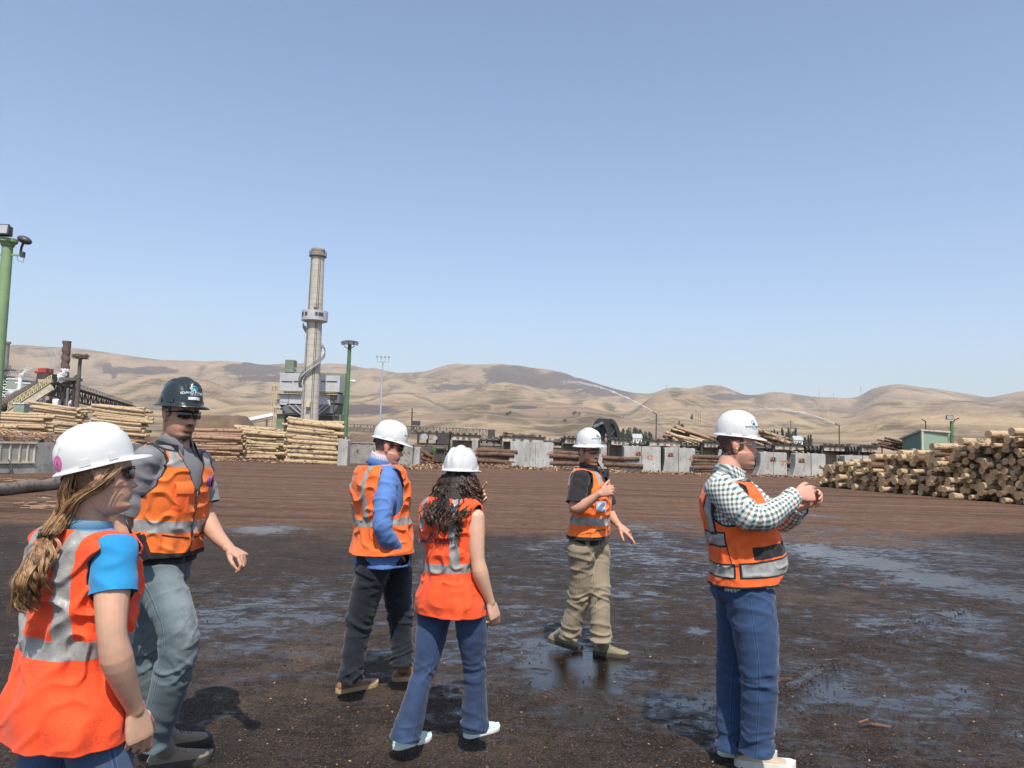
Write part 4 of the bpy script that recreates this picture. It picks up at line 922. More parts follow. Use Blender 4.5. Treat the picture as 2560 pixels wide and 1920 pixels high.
# ================================================ MILL AT THE LEFT
Y = 118.0; q = lambda u, v, y=None: P(u, v, y or Y)
rt = empty('inclined_conveyor', (q(60, 0).x, Y, 0), 'ribbed dark tube conveyor climbing to a red topped head house', 'conveyor')
a = q(-14, 1026); b = q(123, 951); m = MB(); n = 46
m.tube([a.lerp(b, i / 120) for i in range(121)], [(.92 + (.10 if i % 6 < 3 else 0)) for i in range(121)], 14); part('tube', m, simple('ribbed_tube', (.10, .075, .065), .7, .3, .5), rt)
c_ = q(22, 1036, Y - 2); d_ = q(130, 966, Y - 2); m = MB(); m.beam(c_, d_, .4, 1.2); part('side_beam', m, M_cream, rt); m = MB(); lattice(m, c_ + Vector((0, -.3, .7)), d_ + Vector((0, -.3, .7)), 1.1, n=22, t=.1); part('railing', m, M_yel, rt)
for u, v in ((38, 1015), (74, 985), (110, 975)): m = MB(); p = q(u, v); m.beam((p.x, Y - .5, 0), (p.x, Y - .5, p.z), .4, .4, (0, 1, 0)); part('leg', m, M_grey, rt)
rt = empty('head_house', (q(118, 0).x, Y, 0), 'small red topped drive house at the upper end of the ribbed conveyor', 'industrial building')
a = q(117, 946); m = MB(); m.box(a, (1.9, 2.2, 1.5)); part('casing', m, M_dsteel, rt); m = MB(); m.box(a + Vector((-.2, -.1, 1.2)), (1.3, 2, .7)); m.box(a + Vector((-1.0, -.6, .9)), (.8, .8, .4)); part('motor_cover', m, simple('red_paint', (.40, .05, .035), .6, .2, 1), rt)
m = MB(); m.box(a + Vector((.6, -1.2, -.5)), (2.2, .4, .5)); part('walkway', m, M_cream, rt); m = MB(); m.cyl(a + Vector((.4, 0, 1)), a + Vector((.4, 0, 4.6)), .07, n=5); m.cyl(a + Vector((.7, 0, 4.6)), a + Vector((1.9, 0, 2.8)), .12, .02, 6); part('windsock_mast', m, M_grey, rt)
for dx in (-.9, .9): m = MB(); m.beam(a + Vector((dx, 0, -1)), (a.x + dx, a.y, 0), .35, .35, (0, 1, 0)); part('leg', m, M_dsteel, rt)
rt = empty('truss_conveyor', (q(190, 0).x, Y, 0), 'dark truss conveyor sloping down to the right behind the high log stacks', 'conveyor')
a = q(103, 985); b = q(330, 1038, 200); m = MB(); lattice(m, a, b, 2.2, n=34, t=.2); lattice(m, a + Vector((0, 2, 0)), b + Vector((0, 2, 0)), 2.2, n=34, t=.2); part('truss', m, simple('dark_truss', (.045, .04, .036), .7, .3, 1), rt)
m = MB(); m.beam(a + Vector((0, 1, 2.3)), b + Vector((0, 1, 2.3)), 1.4, .15); part('belt', m, M_dsteel, rt)
m = MB(); lattice(m, a + Vector((0, 0, 2.4)), b + Vector((0, 0, 2.4)), 1.0, n=60, t=.07); part('railing', m, M_truss, rt)
for u in (120, 166): m = MB(); p = q(u, 1000); m.beam((p.x, Y, 0), (p.x, Y, p.z), .4, .4, (0, 1, 0)); part('leg', m, M_dsteel, rt)
rt = empty('truss_tower', (q(180, 0).x, Y + 4, 0), 'dark braced tower at the foot of the rusty stack', 'tower'); m = MB()
for u in (160, 186): p = q(u, 955, Y + 4); m.beam((p.x, Y + 4, 0), p, .35, .35, (0, 1, 0))
a = q(150, 968, Y + 4); b = q(186, 953, Y + 4); m.beam(a, b, 1.2, .4)
for i in range(6): z = 1.5 + i * 1.6; x0 = q(160, 0, Y + 4).x; x1 = q(186, 0, Y + 4).x; m.beam((x0, Y + 4, z), (x1, Y + 4, z + 1.6 * (i % 2)), .2, .2)
part('frame', m, M_dsteel, rt); m = MB(); m.box((a + b) / 2 + Vector((.6, 0, .8)), (2.6, 2, .5)); part('roof', m, M_truss, rt)
# rusty stack
p0 = P(164, 1085, 300); top = P(168, 853, 300); rt = empty('rusty_stack', (top.x, 300, 0), 'rusty brown ribbed stack standing behind the dark truss', 'smokestack')
m = MB(); m.tube([(top.x + .15 * math.sin(i * .9), 300, top.z * i / 90) for i in range(91)], [1.45 + (.14 if i % 8 < 4 else 0) for i in range(91)], 14); part('shaft', m, M_brn, rt, auto=50); m = MB(); m.cyl((top.x, 300, top.z - .4), (top.x, 300, top.z), 1.65, n=14); part('rim', m, M_brn, rt, auto=40)
# nest pole
b = P(190, 0, 85); t_ = P(201, 893, 85); b.x = t_.x; rt = empty('nest_pole', (b.x, 85, 0), 'tall wooden pole with a big stick nest on top', 'pole')
m = MB(); m.tube([(b.x, 85, 0), (b.x, 85, t_.z)], [.28, .18], 10); m.cyl((b.x - .7, 85, 0), (b.x - .7, 85, 4.8), .16, n=8); part('pole', m, simple('old_wood', (.12, .095, .075), .9, .3, 1), rt, auto=40)
m = MB()
for i in range(420):
    a = rnd.uniform(0, 6.28); r_ = rnd.uniform(.1, 1) ** .6 * .85; c = Vector((b.x + math.cos(a) * r_, 85 + math.sin(a) * r_, t_.z + rnd.uniform(-.15, .3))); d = Vector((-math.sin(a) + rnd.gauss(0, .5), math.cos(a) + rnd.gauss(0, .5), rnd.gauss(0, .25))).normalized() * rnd.uniform(.15, .4); m.tube([c - d, c + d], .02, 3)
part('nest', m, simple('sticks', (.16, .12, .085), .9, .4, 3), rt)
# utility poles in the mill
for u, v, Yp, lab in ((170, 970, 108, 'bare grey wooden pole right of the steam plume'),):
    c = P(u, v, Yp); m = MB(); m.tube([(c.x, Yp, 0), c], [.22, .16], 8); tag(m.build('wooden_pole', simple('pole_wood', (.2, .17, .14), .9, .2, 1), origin=(c.x, Yp, 0), auto=40), lab, 'pole')
# scrubber tower and green mill buildings
Yb = 190; rt = empty('scrubber_tower', (P(16, 0, Yb).x, Yb, 0), 'pale steel lattice tower with a slim stack at the left edge', 'tower')
a = P(16, 856, Yb); m = MB(); m.cyl((a.x, Yb, 8), a, 1.0, .8, 12); m.cyl(a - Vector((0, 0, .3)), a + Vector((0, 0, .2)), 1.05, n=12); part('stack', m, simple('mottled_stack', (.24, .22, .20), .7, .3, .6), rt, auto=40)
x0 = P(0, 0, Yb).x; x1 = P(21, 0, Yb).x; m = MB(); zt = P(10, 925, Yb).z
for x in (x0, x1): m.beam((x, Yb - 1.2, 0), (x, Yb - 1.2, zt), .3, .3, (0, 1, 0))
for i in range(9): z = zt * i / 9; z2 = zt * (i + 1) / 9; m.beam((x0, Yb - 1.2, z), (x1, Yb - 1.2, z2), .18, .18); m.beam((x1, Yb - 1.2, z), (x0, Yb - 1.2, z2), .18, .18); m.beam((x0, Yb - 1.2, z2), (x1, Yb - 1.2, z2), .2, .2)
part('lattice', m, M_white, rt)
for v in (925, 942): m = MB(); z = P(10, v, Yb).z; m.box(((x0 + x1) / 2, Yb - .8, z), (x1 - x0 + .8, 2.4, .25)); lattice(m, (x0 - .4, Yb - 2, z), (x1 + .6, Yb - 2, z), 1.1, n=8, t=.09); part('platform', m, M_truss, rt)
rt = empty('mill_building', (P(50, 0, 180).x, 180, 0), 'pale green mill building with stepped roofs behind the ribbed conveyor', 'industrial building')
G3 = simple('mill_green', (.235, .285, .225), .6, .12, .3)
for u0, u1, vt, y in ((18, 54, 948, 186), (40, 78, 958, 180), (16, 44, 975, 178)):
    a = P(u0, vt, y); b = P(u1, vt, y); m = MB(); m.box(((a.x + b.x) / 2, y + 3, a.z / 2), (b.x - a.x, 6, a.z)); blk = part('block', m, G3, rt); m = MB(); m.box(((a.x + b.x) / 2, y + 3, a.z + .1), (b.x - a.x + .3, 6.3, .25)); part('roof_edge', m, M_white, blk)
m = MB(); a = P(51, 945, 176); m.cyl((a.x, 176, 0), a, .45, n=10); part('vent_pipe', m, M_white, rt, auto=40)
m = MB(); a = P(29, 985, 174); m.ell(a, 1.1, n=8); part('dome', m, M_grey, rt, smooth=True)
rt = empty('feed_bin', (P(60, 0, 104).x, 104, 0), 'plain green box under the inclined conveyor', 'bin'); a = P(36, 1020, 106); b = P(63, 1010, 106); m = MB(); m.box(((a.x + b.x) / 2, 107, b.z / 2), (b.x - a.x, 2.4, b.z)); part('casing', m, G3, rt); m = MB(); m.box(((a.x + b.x) / 2, 107, b.z + .06), (b.x - a.x + .1, 2.6, .12)); part('lid', m, M_white, rt)
m = MB(); a = P(138, 1004, 128); m.cyl((a.x, 130, 0), (a.x, 130, a.z), 2.3, n=24); m.cyl((a.x, 130, a.z), (a.x, 130, a.z + .5), 2.3, 1.2, 24); tag(m.build('white_tank', M_white, origin=(a.x, 130, 0), auto=40), 'round white tank half hidden under the dark truss conveyor', 'tank')
# steam
t = NT('steam'); v = t.coord('Object'); lw = t.n('LayerWeight'); lw.inputs[0].default_value = .35
t.fin((.9, .9, .9), 1.0, alpha=t.math('MULTIPLY', t.sm(lw.outputs['Facing'], .95, .15), t.math('ADD', t.math('MULTIPLY', t.noise(v, 1.1, 4), .7), .05))); M_steam = t.m
for u0, v0, u1, v1, Ys, rs, lab in ((140, 957, 165, 922, 250, 1.25, 'bright white steam plume beside the rusty stack'), (54, 943, 70, 920, 170, .42, 'thin wisp of steam over the green mill building')):
    a = P(u0, v0, Ys); b = P(u1, v1, Ys); m = MB()
    for i in range(26):
        f = i / 25; c = a.lerp(b, f ** 1.1) + Vector((rnd.gauss(0, rs * .35), rnd.gauss(0, .5), rnd.gauss(0, rs * .35))); s = rs * (1.1 - .65 * f) * rnd.uniform(.6, 1.1); m.ell(c, s, s, s * .85, n=8)
    for i_, v_ in enumerate(m.v): m.v[i_] = v_ + Vector((N3(v_, 1.2), N3(v_, 1.2, 5), N3(v_, 1.2, 9))) * rs * .15
    tag(m.build('steam_plume', M_steam, smooth=True, origin=a), lab, 'steam', kind='stuff')

# ================================================ NEAR LEFT: BINS, GROUND LOG, DEBRIS
a = G(-60, 1186); b = G(86, 1183); ztop = (1184 - 1109) / FPX * b.y
rt = empty('concrete_bin', tuple((a + b) / 2), 'concrete bin with cream framed panels at the left edge', 'bin wall')
bk = Vector((1.4, 5.5, 0)); m = MB(); m.loft([[a, b, b + bk, a + bk], [p_ + Vector((0, 0, ztop)) for p_ in (a, b, b + bk, a + bk)]]); part('wall_panel', m, simple('weathered_concrete', (.30, .295, .27), .9, .25, 1.0, .5, 20, .02, dirt=(.2, .19, .165)), rt)
fr = MB()
for z in (ztop * .36, ztop + .0): fr.beam(a + Vector((0, -.05, z)), b + Vector((0, -.05, z)), .1, .07)
for f in (.38, .55, .72, .86, .985): p_ = a.lerp(b, f); fr.beam(p_ + Vector((0, -.04, ztop * .39)), p_ + Vector((0, -.04, ztop - .03)), .06, .06, (0, 1, 0))
part('frame', fr, M_cream, rt)
m = MB(); p_ = a.lerp(b, .60) + Vector((0, -.12, 0)); m.tube([p_ + Vector((-.3, 0, ztop * .55)), p_ + Vector((-.05, -.05, ztop * .3)), p_ + Vector((.1, -.1, .1)), p_ + Vector((.2, -.3, .02)), p_ + Vector((-.5, -.3, .03)), p_ + Vector((-1.6, -.4, .03))], .022, 6); m.tube([p_ + Vector((-.22, 0, ztop * .6)), p_ + Vector((.02, -.05, ztop * .35)), p_ + Vector((.14, -.1, .12)), p_ + Vector((.0, -.2, .02))], .03, 6); part('hose', m, M_dark, rt)
a2 = G(90, 1160); b2 = G(240, 1158); m = MB(); H2 = (1160 - 1110) / FPX * a2.y; m.beam(a2 + Vector((0, .3, H2 / 2)), b2 + Vector((0, .3, H2 / 2)), .5, H2); tag(m.build('bin_wall', M_concd, origin=a2), 'dark stained concrete wall right of the cream framed bin', 'bin wall')
# sloping bark bed above the bins
m = MB(); q0 = [P(-80, 1106, 29.0), P(96, 1106, 30.5), P(110, 1088, 40), P(-80, 1084, 40)]; q1 = [P(96, 1108, 36.5), P(260, 1108, 37.5), P(225, 1086, 47), P(85, 1083, 47)]
for qd in (q0, q1):
    n = 24; vs = [(qd[0].lerp(qd[1], i / n)).lerp(qd[3].lerp(qd[2], i / n), j / n) + Vector((0, 0, .08 * N3((i * .7, j * .7, 0)))) for j in range(n + 1) for i in range(n + 1)]
    m.add(vs, [(j * (n + 1) + i, j * (n + 1) + i + 1, (j + 1) * (n + 1) + i + 1, (j + 1) * (n + 1) + i) for j in range(n) for i in range(n)])
tag(m.build('bark_slope', simple('bark_bed', (.16, .115, .08), .95, .3, .8, .6, 8, .1), smooth=True), kind='structure')
m = MB()
for i in range(420):
    qd = q0 if i % 4 else q1; f = rnd.random(); g_ = rnd.random(); c = qd[0].lerp(qd[1], f).lerp(qd[3].lerp(qd[2], f), g_ * (.9 if qd is q0 else .5)) + Vector((0, 0, .06 + rnd.random() * .15)); a_ = rnd.gauss(-.5, .5); L = rnd.uniform(.2, 1.1)
    d = Vector((math.cos(a_), math.sin(a_) * .8, rnd.gauss(-.1, .12))).normalized() * L / 2; m.beam(c - d, c + d, rnd.uniform(.02, .07), .02, mi=rnd.randrange(3))
tag(m.build('bark_strips', CH), kind='stuff')
m = MB()
for i, u in enumerate((6, 22, 36, 54)): p_ = P(u, 1086, 40); m.box(p_, (.25 if i % 2 else .4, .3, .3), Matrix.Rotation(.2 * i, 3, 'Z'))
tag(m.build('white_blocks', M_white, origin=P(30, 1086, 40)), 'small white painted blocks on the bark bed under the leftmost logs', 'blocks')
lg = log_mesh('ground', log_mat('muddy_log', (.085, .065, .052), (.17, .14, .12), .5), E_red) if False else None
m = MB(); a = G(-60, 1246); b = G(150, 1222); pts = [a.lerp(b, i / 14) + Vector((0, 0, .16 + .015 * math.sin(i))) for i in range(15)]; m.tube(pts, [.16 + .012 * math.sin(i * 1.7) for i in range(15)], 16, jit=.05)
tag(m.build('fallen_log', log_mat('muddy_log', (.085, .065, .052), (.19, .15, .125), .5), origin=a, auto=50), 'single muddy log lying on the ground behind the left woman', 'log')
m = MB(); m2 = MB()
SEG = [(0, 1200, 60, 1205), (60, 1262, 130, 1268), (0, 1275, 240, 1270), (100, 1240, 240, 1300)]
for i in range(90):
    u0, v0, u1, v1 = rnd.choice(SEG); f = rnd.random(); c = G(lerp(u0, u1, f), lerp(v0, v1, f) + rnd.uniform(-4, 4)) + Vector((0, 0, .02)); a_ = rnd.gauss(.1, .5); L = rnd.uniform(.1, .55); d = Vector((math.cos(a_), math.sin(a_), rnd.gauss(0, .05))) * L / 2
    m.beam(c - d, c + d, rnd.uniform(.01, .05), .015, mi=rnd.randrange(3))
for (u, v) in ((1967, 1709), (2210, 1462), (2155, 1815), (2110, 1465)):
    for k_ in range(5): c = G(u, v) + Vector((rnd.gauss(0, .07), rnd.gauss(0, .04), .02)); a_ = rnd.gauss(.0, .5); L = rnd.uniform(.02, .12); d = Vector((math.cos(a_), math.sin(a_), rnd.gauss(0, .1))) * L / 2; m.beam(c - d, c + d, .008, .008, mi=rnd.choice([1, 1, 0]))
for i in range(2600):                       # crumbs all over the near ground
    c = G(rnd.uniform(-100, 2660), 1300 + rnd.random() ** .7 * 640) + Vector((0, 0, .006)); L = rnd.uniform(.004, .014); q_ = Quaternion((0, 0, 1), rnd.uniform(0, 6.28)) @ Quaternion((1, 0, 0), rnd.uniform(-.5, .5)); m.box(c, (L, L * .6, L * .5), q_.to_matrix(), rnd.choice([0, 1, 1, 3, 3, 3, 3, 1, 3, 2] if i % 3 else [1, 3]))
for i in range(1300):                      # bark on the tyre berm
    k_ = rnd.randrange(len(RIDGE) - 1); c = RIDGE[k_].lerp(RIDGE[k_ + 1], rnd.random()) + Vector((rnd.gauss(0, .075), rnd.gauss(0, .075), .018)); L = rnd.uniform(.004, .018); q_ = Quaternion((0, 0, 1), rnd.uniform(0, 6.28)) @ Quaternion((1, 0, 0), rnd.uniform(-.6, .6)); m.box(c, (L, L * .5, L * .35), q_.to_matrix(), rnd.choice([1, 3, 3, 3, 3, 3, 3, 3]))
tag(m.build('wood_debris', CH + [simple('wet_bark_crumb', (.035, .022, .016), .7, .3, 8)]), kind='stuff')

# ================================================ TREES, HOUSES, POWER POLES AT THE FOOT OF THE HILLS
def leaf_mat(name, c):
    t = NT(name); n = t.noise(t.coord('Object'), .5, 4); return t.fin(t.mix(t.sm(n, .35, .65), c2(c, .55), c2(c, 1.35)), .9, spec=.1)
mound('knoll', None, 1500, 1690, 1103, 470, simple('knoll_grass', (.40, .30, .17), .95, .25, .05, .5, 1, .3), 50, 9, kind='structure', cat=None); mound('knoll', None, 1860, 2090, 1109, 470, MC['knoll_grass'], 50, 12, kind='structure', cat=None)
T_dk = leaf_mat('dark_foliage', (.055, .085, .05)); T_md = leaf_mat('olive_foliage', (.10, .12, .06)); M_trunk = simple('trunk_bark', (.12, .085, .06), .9, .3, 1)
def terr(x, y):
    r_ = math.hypot(x, y); return max(0, hill_h(math.atan2(x, y), r_)[0]) if r_ > 480 else 0
def tree(u, vt, wpx, Y, kind, label, group):
    c = P(u, vt, Y); base = terr(c.x, Y); H = max(3.5, c.z - base); W_ = wpx / FPX * Y * 1.25
    nm = {'poplar': 'poplar_tree', 'round': 'broadleaf_tree', 'shrub': 'shrub'}[kind]
    rt = empty(nm, (c.x, Y, base), label, {'poplar': 'poplar', 'round': 'tree', 'shrub': 'shrub'}[kind], group)
    tk = MB(); tk.tube([(c.x, Y, base - 1), (c.x + .1, Y, base + H * .45), (c.x, Y, base + H * .8)], [max(.12, H * .03), H * .02, H * .006], 6)
    for k_ in range(4): a = rnd.uniform(0, 6.28); tk.tube([(c.x, Y, base + H * (.3 + .1 * k_)), (c.x + math.cos(a) * W_ * .3, Y + math.sin(a) * W_ * .3, base + H * (.5 + .1 * k_))], [H * .012, H * .004], 4)
    part('trunk', tk, M_trunk, rt)
    m = MB(); ls = max(.16, H * .035); cl = []
    for i in range(12 if kind != 'poplar' else 9):
        if kind == 'poplar': f = i / 8; cl.append((Vector((rnd.gauss(0, W_ * .06), rnd.gauss(0, W_ * .06), H * (.12 + .84 * f))), W_ * (.5 - .36 * f * f), H * .10))
        else: a = rnd.uniform(0, 6.28); rr_ = W_ * .36 * rnd.random() ** .5; zz = H * rnd.uniform(.3, .85); cl.append((Vector((math.cos(a) * rr_, math.sin(a) * rr_, zz)), W_ * rnd.uniform(.14, .26) * (1.25 - zz / H * .6), H * rnd.uniform(.09, .16)))
    for i in range(650):
        cc, rx, rz_ = rnd.choice(cl); d = Vector((rnd.gauss(0, 1), rnd.gauss(0, 1), rnd.gauss(0, 1))).normalized() * rnd.random() ** .33; p_ = Vector((c.x, Y, base)) + cc + Vector((d.x * rx, d.y * rx, d.z * rz_)); q_ = Quaternion(Vector((rnd.gauss(0, 1), rnd.gauss(0, 1), rnd.gauss(0, 1))).normalized(), rnd.uniform(0, 3)).to_matrix(); s = ls * rnd.uniform(.6, 1.3)
        m.add([p_ + q_ @ Vector(k_) * s for k_ in ((-1, -.4, 0), (1, -.5, .2), (.9, .5, 0), (-.8, .6, -.2))], [(0, 1, 2, 3)])
    part('crown', m, T_dk if kind != 'shrub' else T_md, rt)
G1 = 'trees behind the grapple at the foot of the hills'; G2 = 'trees around the white house on the slope'; G3_ = 'bushes in front of the hills left of the shed'
for i, (u, vt, w_, k_) in enumerate([(1556, 1075, 18, 'round'), (1566, 1068, 22, 'round'), (1580, 1066, 24, 'round'), (1594, 1067, 22, 'round'), (1607, 1075, 20, 'round'), (1618, 1077, 14, 'round'), (1575, 1080, 24, 'round'), (1600, 1082, 24, 'round'), (1627, 1083, 12, 'poplar')]):
    tree(u, vt, w_, 500 + rnd.uniform(-14, 14), k_, 'dark tree in the dense clump right of the black grapple', G1)
tree(1706, 1055, 24, 520, 'round', 'lone large tree on the slope left of the checked shirt man', None)
for i, (u, vt, w_, k_) in enumerate([(1909, 1080, 14, 'round'), (1925, 1092, 16, 'round'), (1930, 1079, 6, 'poplar'), (1936, 1077, 6, 'poplar'), (1943, 1081, 8, 'poplar'), (1956, 1073, 9, 'poplar'), (1963, 1078, 12, 'round'), (1972, 1074, 8, 'poplar'), (1981, 1076, 14, 'round'), (1989, 1073, 7, 'poplar'), (2000, 1085, 14, 'round'), (2012, 1090, 14, 'round'), (2021, 1090, 7, 'poplar'), (2027, 1088, 7, 'poplar')]):
    tree(u, vt, w_, 500 + rnd.uniform(-14, 14), k_, ('slim upright poplar in the row of trees above the P11 blocks' if k_ == 'poplar' else 'dark round tree in the row of trees above the P11 blocks'), G2)
for u, vt, w_ in ((2054, 1108, 16), (2084, 1108, 22), (2120, 1112, 16), (2143, 1112, 20), (1640, 1096, 22), (1662, 1096, 24), (2098, 1113, 10)):
    tree(u, vt, w_, 440, 'round', 'grey green bush along the foot of the hills behind the conveyor', G3_)
for u, vt, w_, Y_ in ((1276, 1056, 10, 800), (1271, 1066, 9, 790), (1266, 1074, 6, 780), (1438, 1056, 10, 800), (1432, 1062, 8, 795), (1447, 1068, 9, 790), (1411, 1071, 13, 760), (1631, 1058, 8, 1000), (1649, 1066, 10, 950), (1730, 1033, 6, 1100), (1805, 1043, 7, 1100), (1697, 1050, 6, 1000), (690, 1030, 5, 900)):
    tree(u, vt, w_, Y_, 'shrub', 'small dark shrub alone on the dry slope', 'shrubs scattered over the slopes')
def house(u, v, Y, w_, label, cat='house'):
    c = P(u, v, Y); z = terr(c.x, Y); z = c.z - 1.6; rt = empty('house', (c.x, Y, z), label, cat); m = MB(); m.box((c.x, Y, z + 1.0), (w_, 6, 3.6)); part('wall', m, M_white, rt)
    m = MB(); m.loft([[Vector((c.x - w_ / 2 - .4, Y - 3.6, z + 2.8)), Vector((c.x - w_ / 2 - .4, Y, z + 5.6)), Vector((c.x - w_ / 2 - .4, Y + 3.6, z + 2.8))], [Vector((c.x + w_ / 2 + .4, Y - 3.6, z + 2.8)), Vector((c.x + w_ / 2 + .4, Y, z + 5.6)), Vector((c.x + w_ / 2 + .4, Y + 3.6, z + 2.8))]]); part('roof', m, M_grey, rt)
    for dx in (-.3, .0, .3): m = MB(); m.box((c.x + dx * w_, Y - 3.02, z + 1.2), (.9, .06, 1.1)); part('window', m, M_dark, rt)
house(1592, 1100, 486, 5.5, 'long low white house under the dense tree clump'); house(1992, 1105, 486, 5.5, 'white house with a grey roof among the poplars'); house(1948, 1109, 484, 6, 'low tan house left of the white house on the slope')
def ppoles(L, Y, label, group, hgt=None):
    for u, vt, vb in L:
        a = P(u, vt, Y); b = P(u, vb, Y); rt = empty('power_pole', (a.x, Y, b.z), label, 'power pole', group); m = MB(); m.tube([(a.x, Y, b.z - 3), a], [.26, .2], 5); part('pole', m, M_trunk, rt)
        m = MB(); m.beam(a + Vector((-1.6, 0, -1)), a + Vector((1.6, 0, -1)), .25, .25); part('cross_arm', m, M_trunk, rt)
ppoles([(1369, 1032, 1061), (1373, 1032, 1061)], 800, 'pair of thin poles on the yellow slope above block 47', 'pair of poles on the yellow slope')
ppoles([(1740, 1024, 1054), (1746, 1030, 1054), (1751, 1027, 1054)], 900, 'thin pole in the group of three left of the checked shirt man', 'three poles on the slope left of the checked shirt man')
ppoles([(2052, 1030, 1042), (2057, 1031, 1042), (2063, 1030, 1042)], 1300, 'tiny pole high on the slope right of the checked shirt man', 'three tiny poles high on the slope')
ppoles([(2133, 1069, 1094), (2140, 1067, 1096), (2147, 1071, 1096)], 800, 'thin pole in the group left of the green shed', 'poles on the slope left of the shed')
ppoles([(2187, 1084, 1102), (2196, 1086, 1104), (2205, 1084, 1103)], 800, 'short thin pole just left of the green shed', 'short poles beside the shed')
ppoles([(2553, 1060, 1076), (2557, 1062, 1076)], 900, 'thin pole on the slope at the right edge', 'poles on the slope at the right edge')
ppoles([(1977, 1050, 1120)], 400, 'tall dark pole among the poplars', None); ppoles([(1031, 1026, 1060)], 300, 'lone dark pole left of the long truss conveyor', None); ppoles([(2280, 1110, 1112)], 300, 'tiny pole behind the shed', None) if False else None
def pylon(u, v, Y, label):
    b = P(u, v + 20, Y); a = P(u, v, Y); rt = empty('pylon', (b.x, Y, b.z), label, 'pylon', 'pylons on the skyline'); m = MB()
    for s in (-1, 1): m.beam((b.x + s * 3, Y, b.z), (a.x + s * .8, Y, a.z), .5, .5, (0, 1, 0))
    for f in (.25, .5, .75): m.beam((b.x - 2.5, Y, lerp(b.z, a.z, f)), (b.x + 2.5, Y, lerp(b.z, a.z, f + .15)), .35, .35)
    part('tower', m, M_truss, rt); m = MB(); m.beam(a + Vector((-4.5, 0, -1)), a + Vector((4.5, 0, -1)), .5, .5); m.beam(a + Vector((-3.5, 0, -4)), a + Vector((3.5, 0, -4)), .4, .4); part('cross_arm', m, M_truss, rt)
pylon(1666, 962, 3000, 'left pylon on the skyline above the conveyor middle'); pylon(2047, 978, 3050, 'pylon on the skyline right of the checked shirt man'); pylon(2084, 982, 3050, 'low wide pylon on the skyline'); pylon(2152, 967, 3050, 'pylon at the left shoulder of the right summit')
# hillside letter and ridge farm
m = MB(); 
for pts in ([(389, 900), (394, 901), (391, 904), (386, 903)], ):
    pass
vs = [P(u, v, 2480) for u, v in ((393, 899), (396.5, 899.5), (390, 903.5), (395, 903.2), (394.5, 904.6), (386, 905))]
m.add(vs + [v_ + Vector((0, 6, 0)) for v_ in vs], [(0, 2, 3, 4, 5, 1)[::-1], (0, 1, 5), (6, 8, 9, 10, 11, 7)]); 

# ================================================ PEOPLE
Z = Vector((0, 0, 1))
def hv(h): return Vector((math.cos(R(h)), math.sin(R(h)), 0))
def remesh(mb, vox, smooth=2):
    me = bpy.data.meshes.new('r'); me.from_pydata([tuple(v) for v in mb.v], [], mb.f); me.update()
    bm_ = bmesh.new(); bm_.from_mesh(me); bmesh.ops.recalc_face_normals(bm_, faces=bm_.faces); bm_.to_mesh(me); bm_.free()
    o = bpy.data.objects.new('r', me); COL.objects.link(o); md = o.modifiers.new('m', 'REMESH'); md.mode = 'VOXEL'; md.voxel_size = vox; md.use_smooth_shade = True
    if smooth: s = o.modifiers.new('s', 'SMOOTH'); s.iterations = smooth; s.factor = .5
    dg = bpy.context.evaluated_depsgraph_get(); r_ = bpy.data.meshes.new_from_object(o.evaluated_get(dg)); bpy.data.objects.remove(o); bpy.data.meshes.remove(me); return r_
def finish(me, name, mats, parent, thick=None):
    """world-space mesh data -> child object"""
    M = wm(parent).inverted(); me.transform(M); me.materials.clear()
    for m in (mats if isinstance(mats, (list, tuple)) else [mats]): me.materials.append(m)
    me.polygons.foreach_set('use_smooth', [True] * len(me.polygons)); me.name = name
    o = bpy.data.objects.new(name, me); COL.objects.link(o); o.parent = parent
    if thick: s = o.modifiers.new('thick', 'SOLIDIFY'); s.thickness = thick; s.offset = 1.0
    return o
def fattr(me, nm, vals):
    a = me.attributes.new(nm, 'FLOAT', 'POINT'); a.data.foreach_set('value', vals)
def smoothpath(pts, n=8):
    out = []
    for i in range(len(pts) - 1):
        p0 = pts[max(i - 1, 0)]; p1 = pts[i]; p2 = pts[i + 1]; p3 = pts[min(i + 2, len(pts) - 1)]
        for k in range(n):
            t = k / n; out.append(.5 * ((2 * p1) + (p2 - p0) * t + (2 * p0 - 5 * p1 + 4 * p2 - p3) * t * t + (3 * p1 - p0 - 3 * p2 + p3) * t ** 3))
    out.append(pts[-1]); return out
def limb(mb, pts, radii, n=20, per=8, flat=None, ext=False):
    """pts joints, radii table [(s,r)] over 0..1 of length; closed ends rounded"""
    pp = smoothpath(pts, per); L = [0]
    for a, b in zip(pp, pp[1:]): L.append(L[-1] + (b - a).length)
    rs = [stab(radii, l / L[-1]) for l in L]
    d0 = (pp[0] - pp[1]).normalized(); d1 = (pp[-1] - pp[-2]).normalized()
    pre = [pp[0] + d0 * rs[0] * k for k in (.62, .35)]
    if ext: post = [pp[-1] + d1 * .03, pp[-1] + d1 * .06]; er = [rs[-1] + (rs[-1] - rs[-3]) * .5, rs[-1] * .97]
    else: post = [pp[-1] + d1 * rs[-1] * k for k in (.5, .85)]; er = [rs[-1] * .86, rs[-1] * .5]
    mb.tube(pre + pp + post, [rs[0] * .55, rs[0] * .86] + rs + er, n, flat=flat); return pp
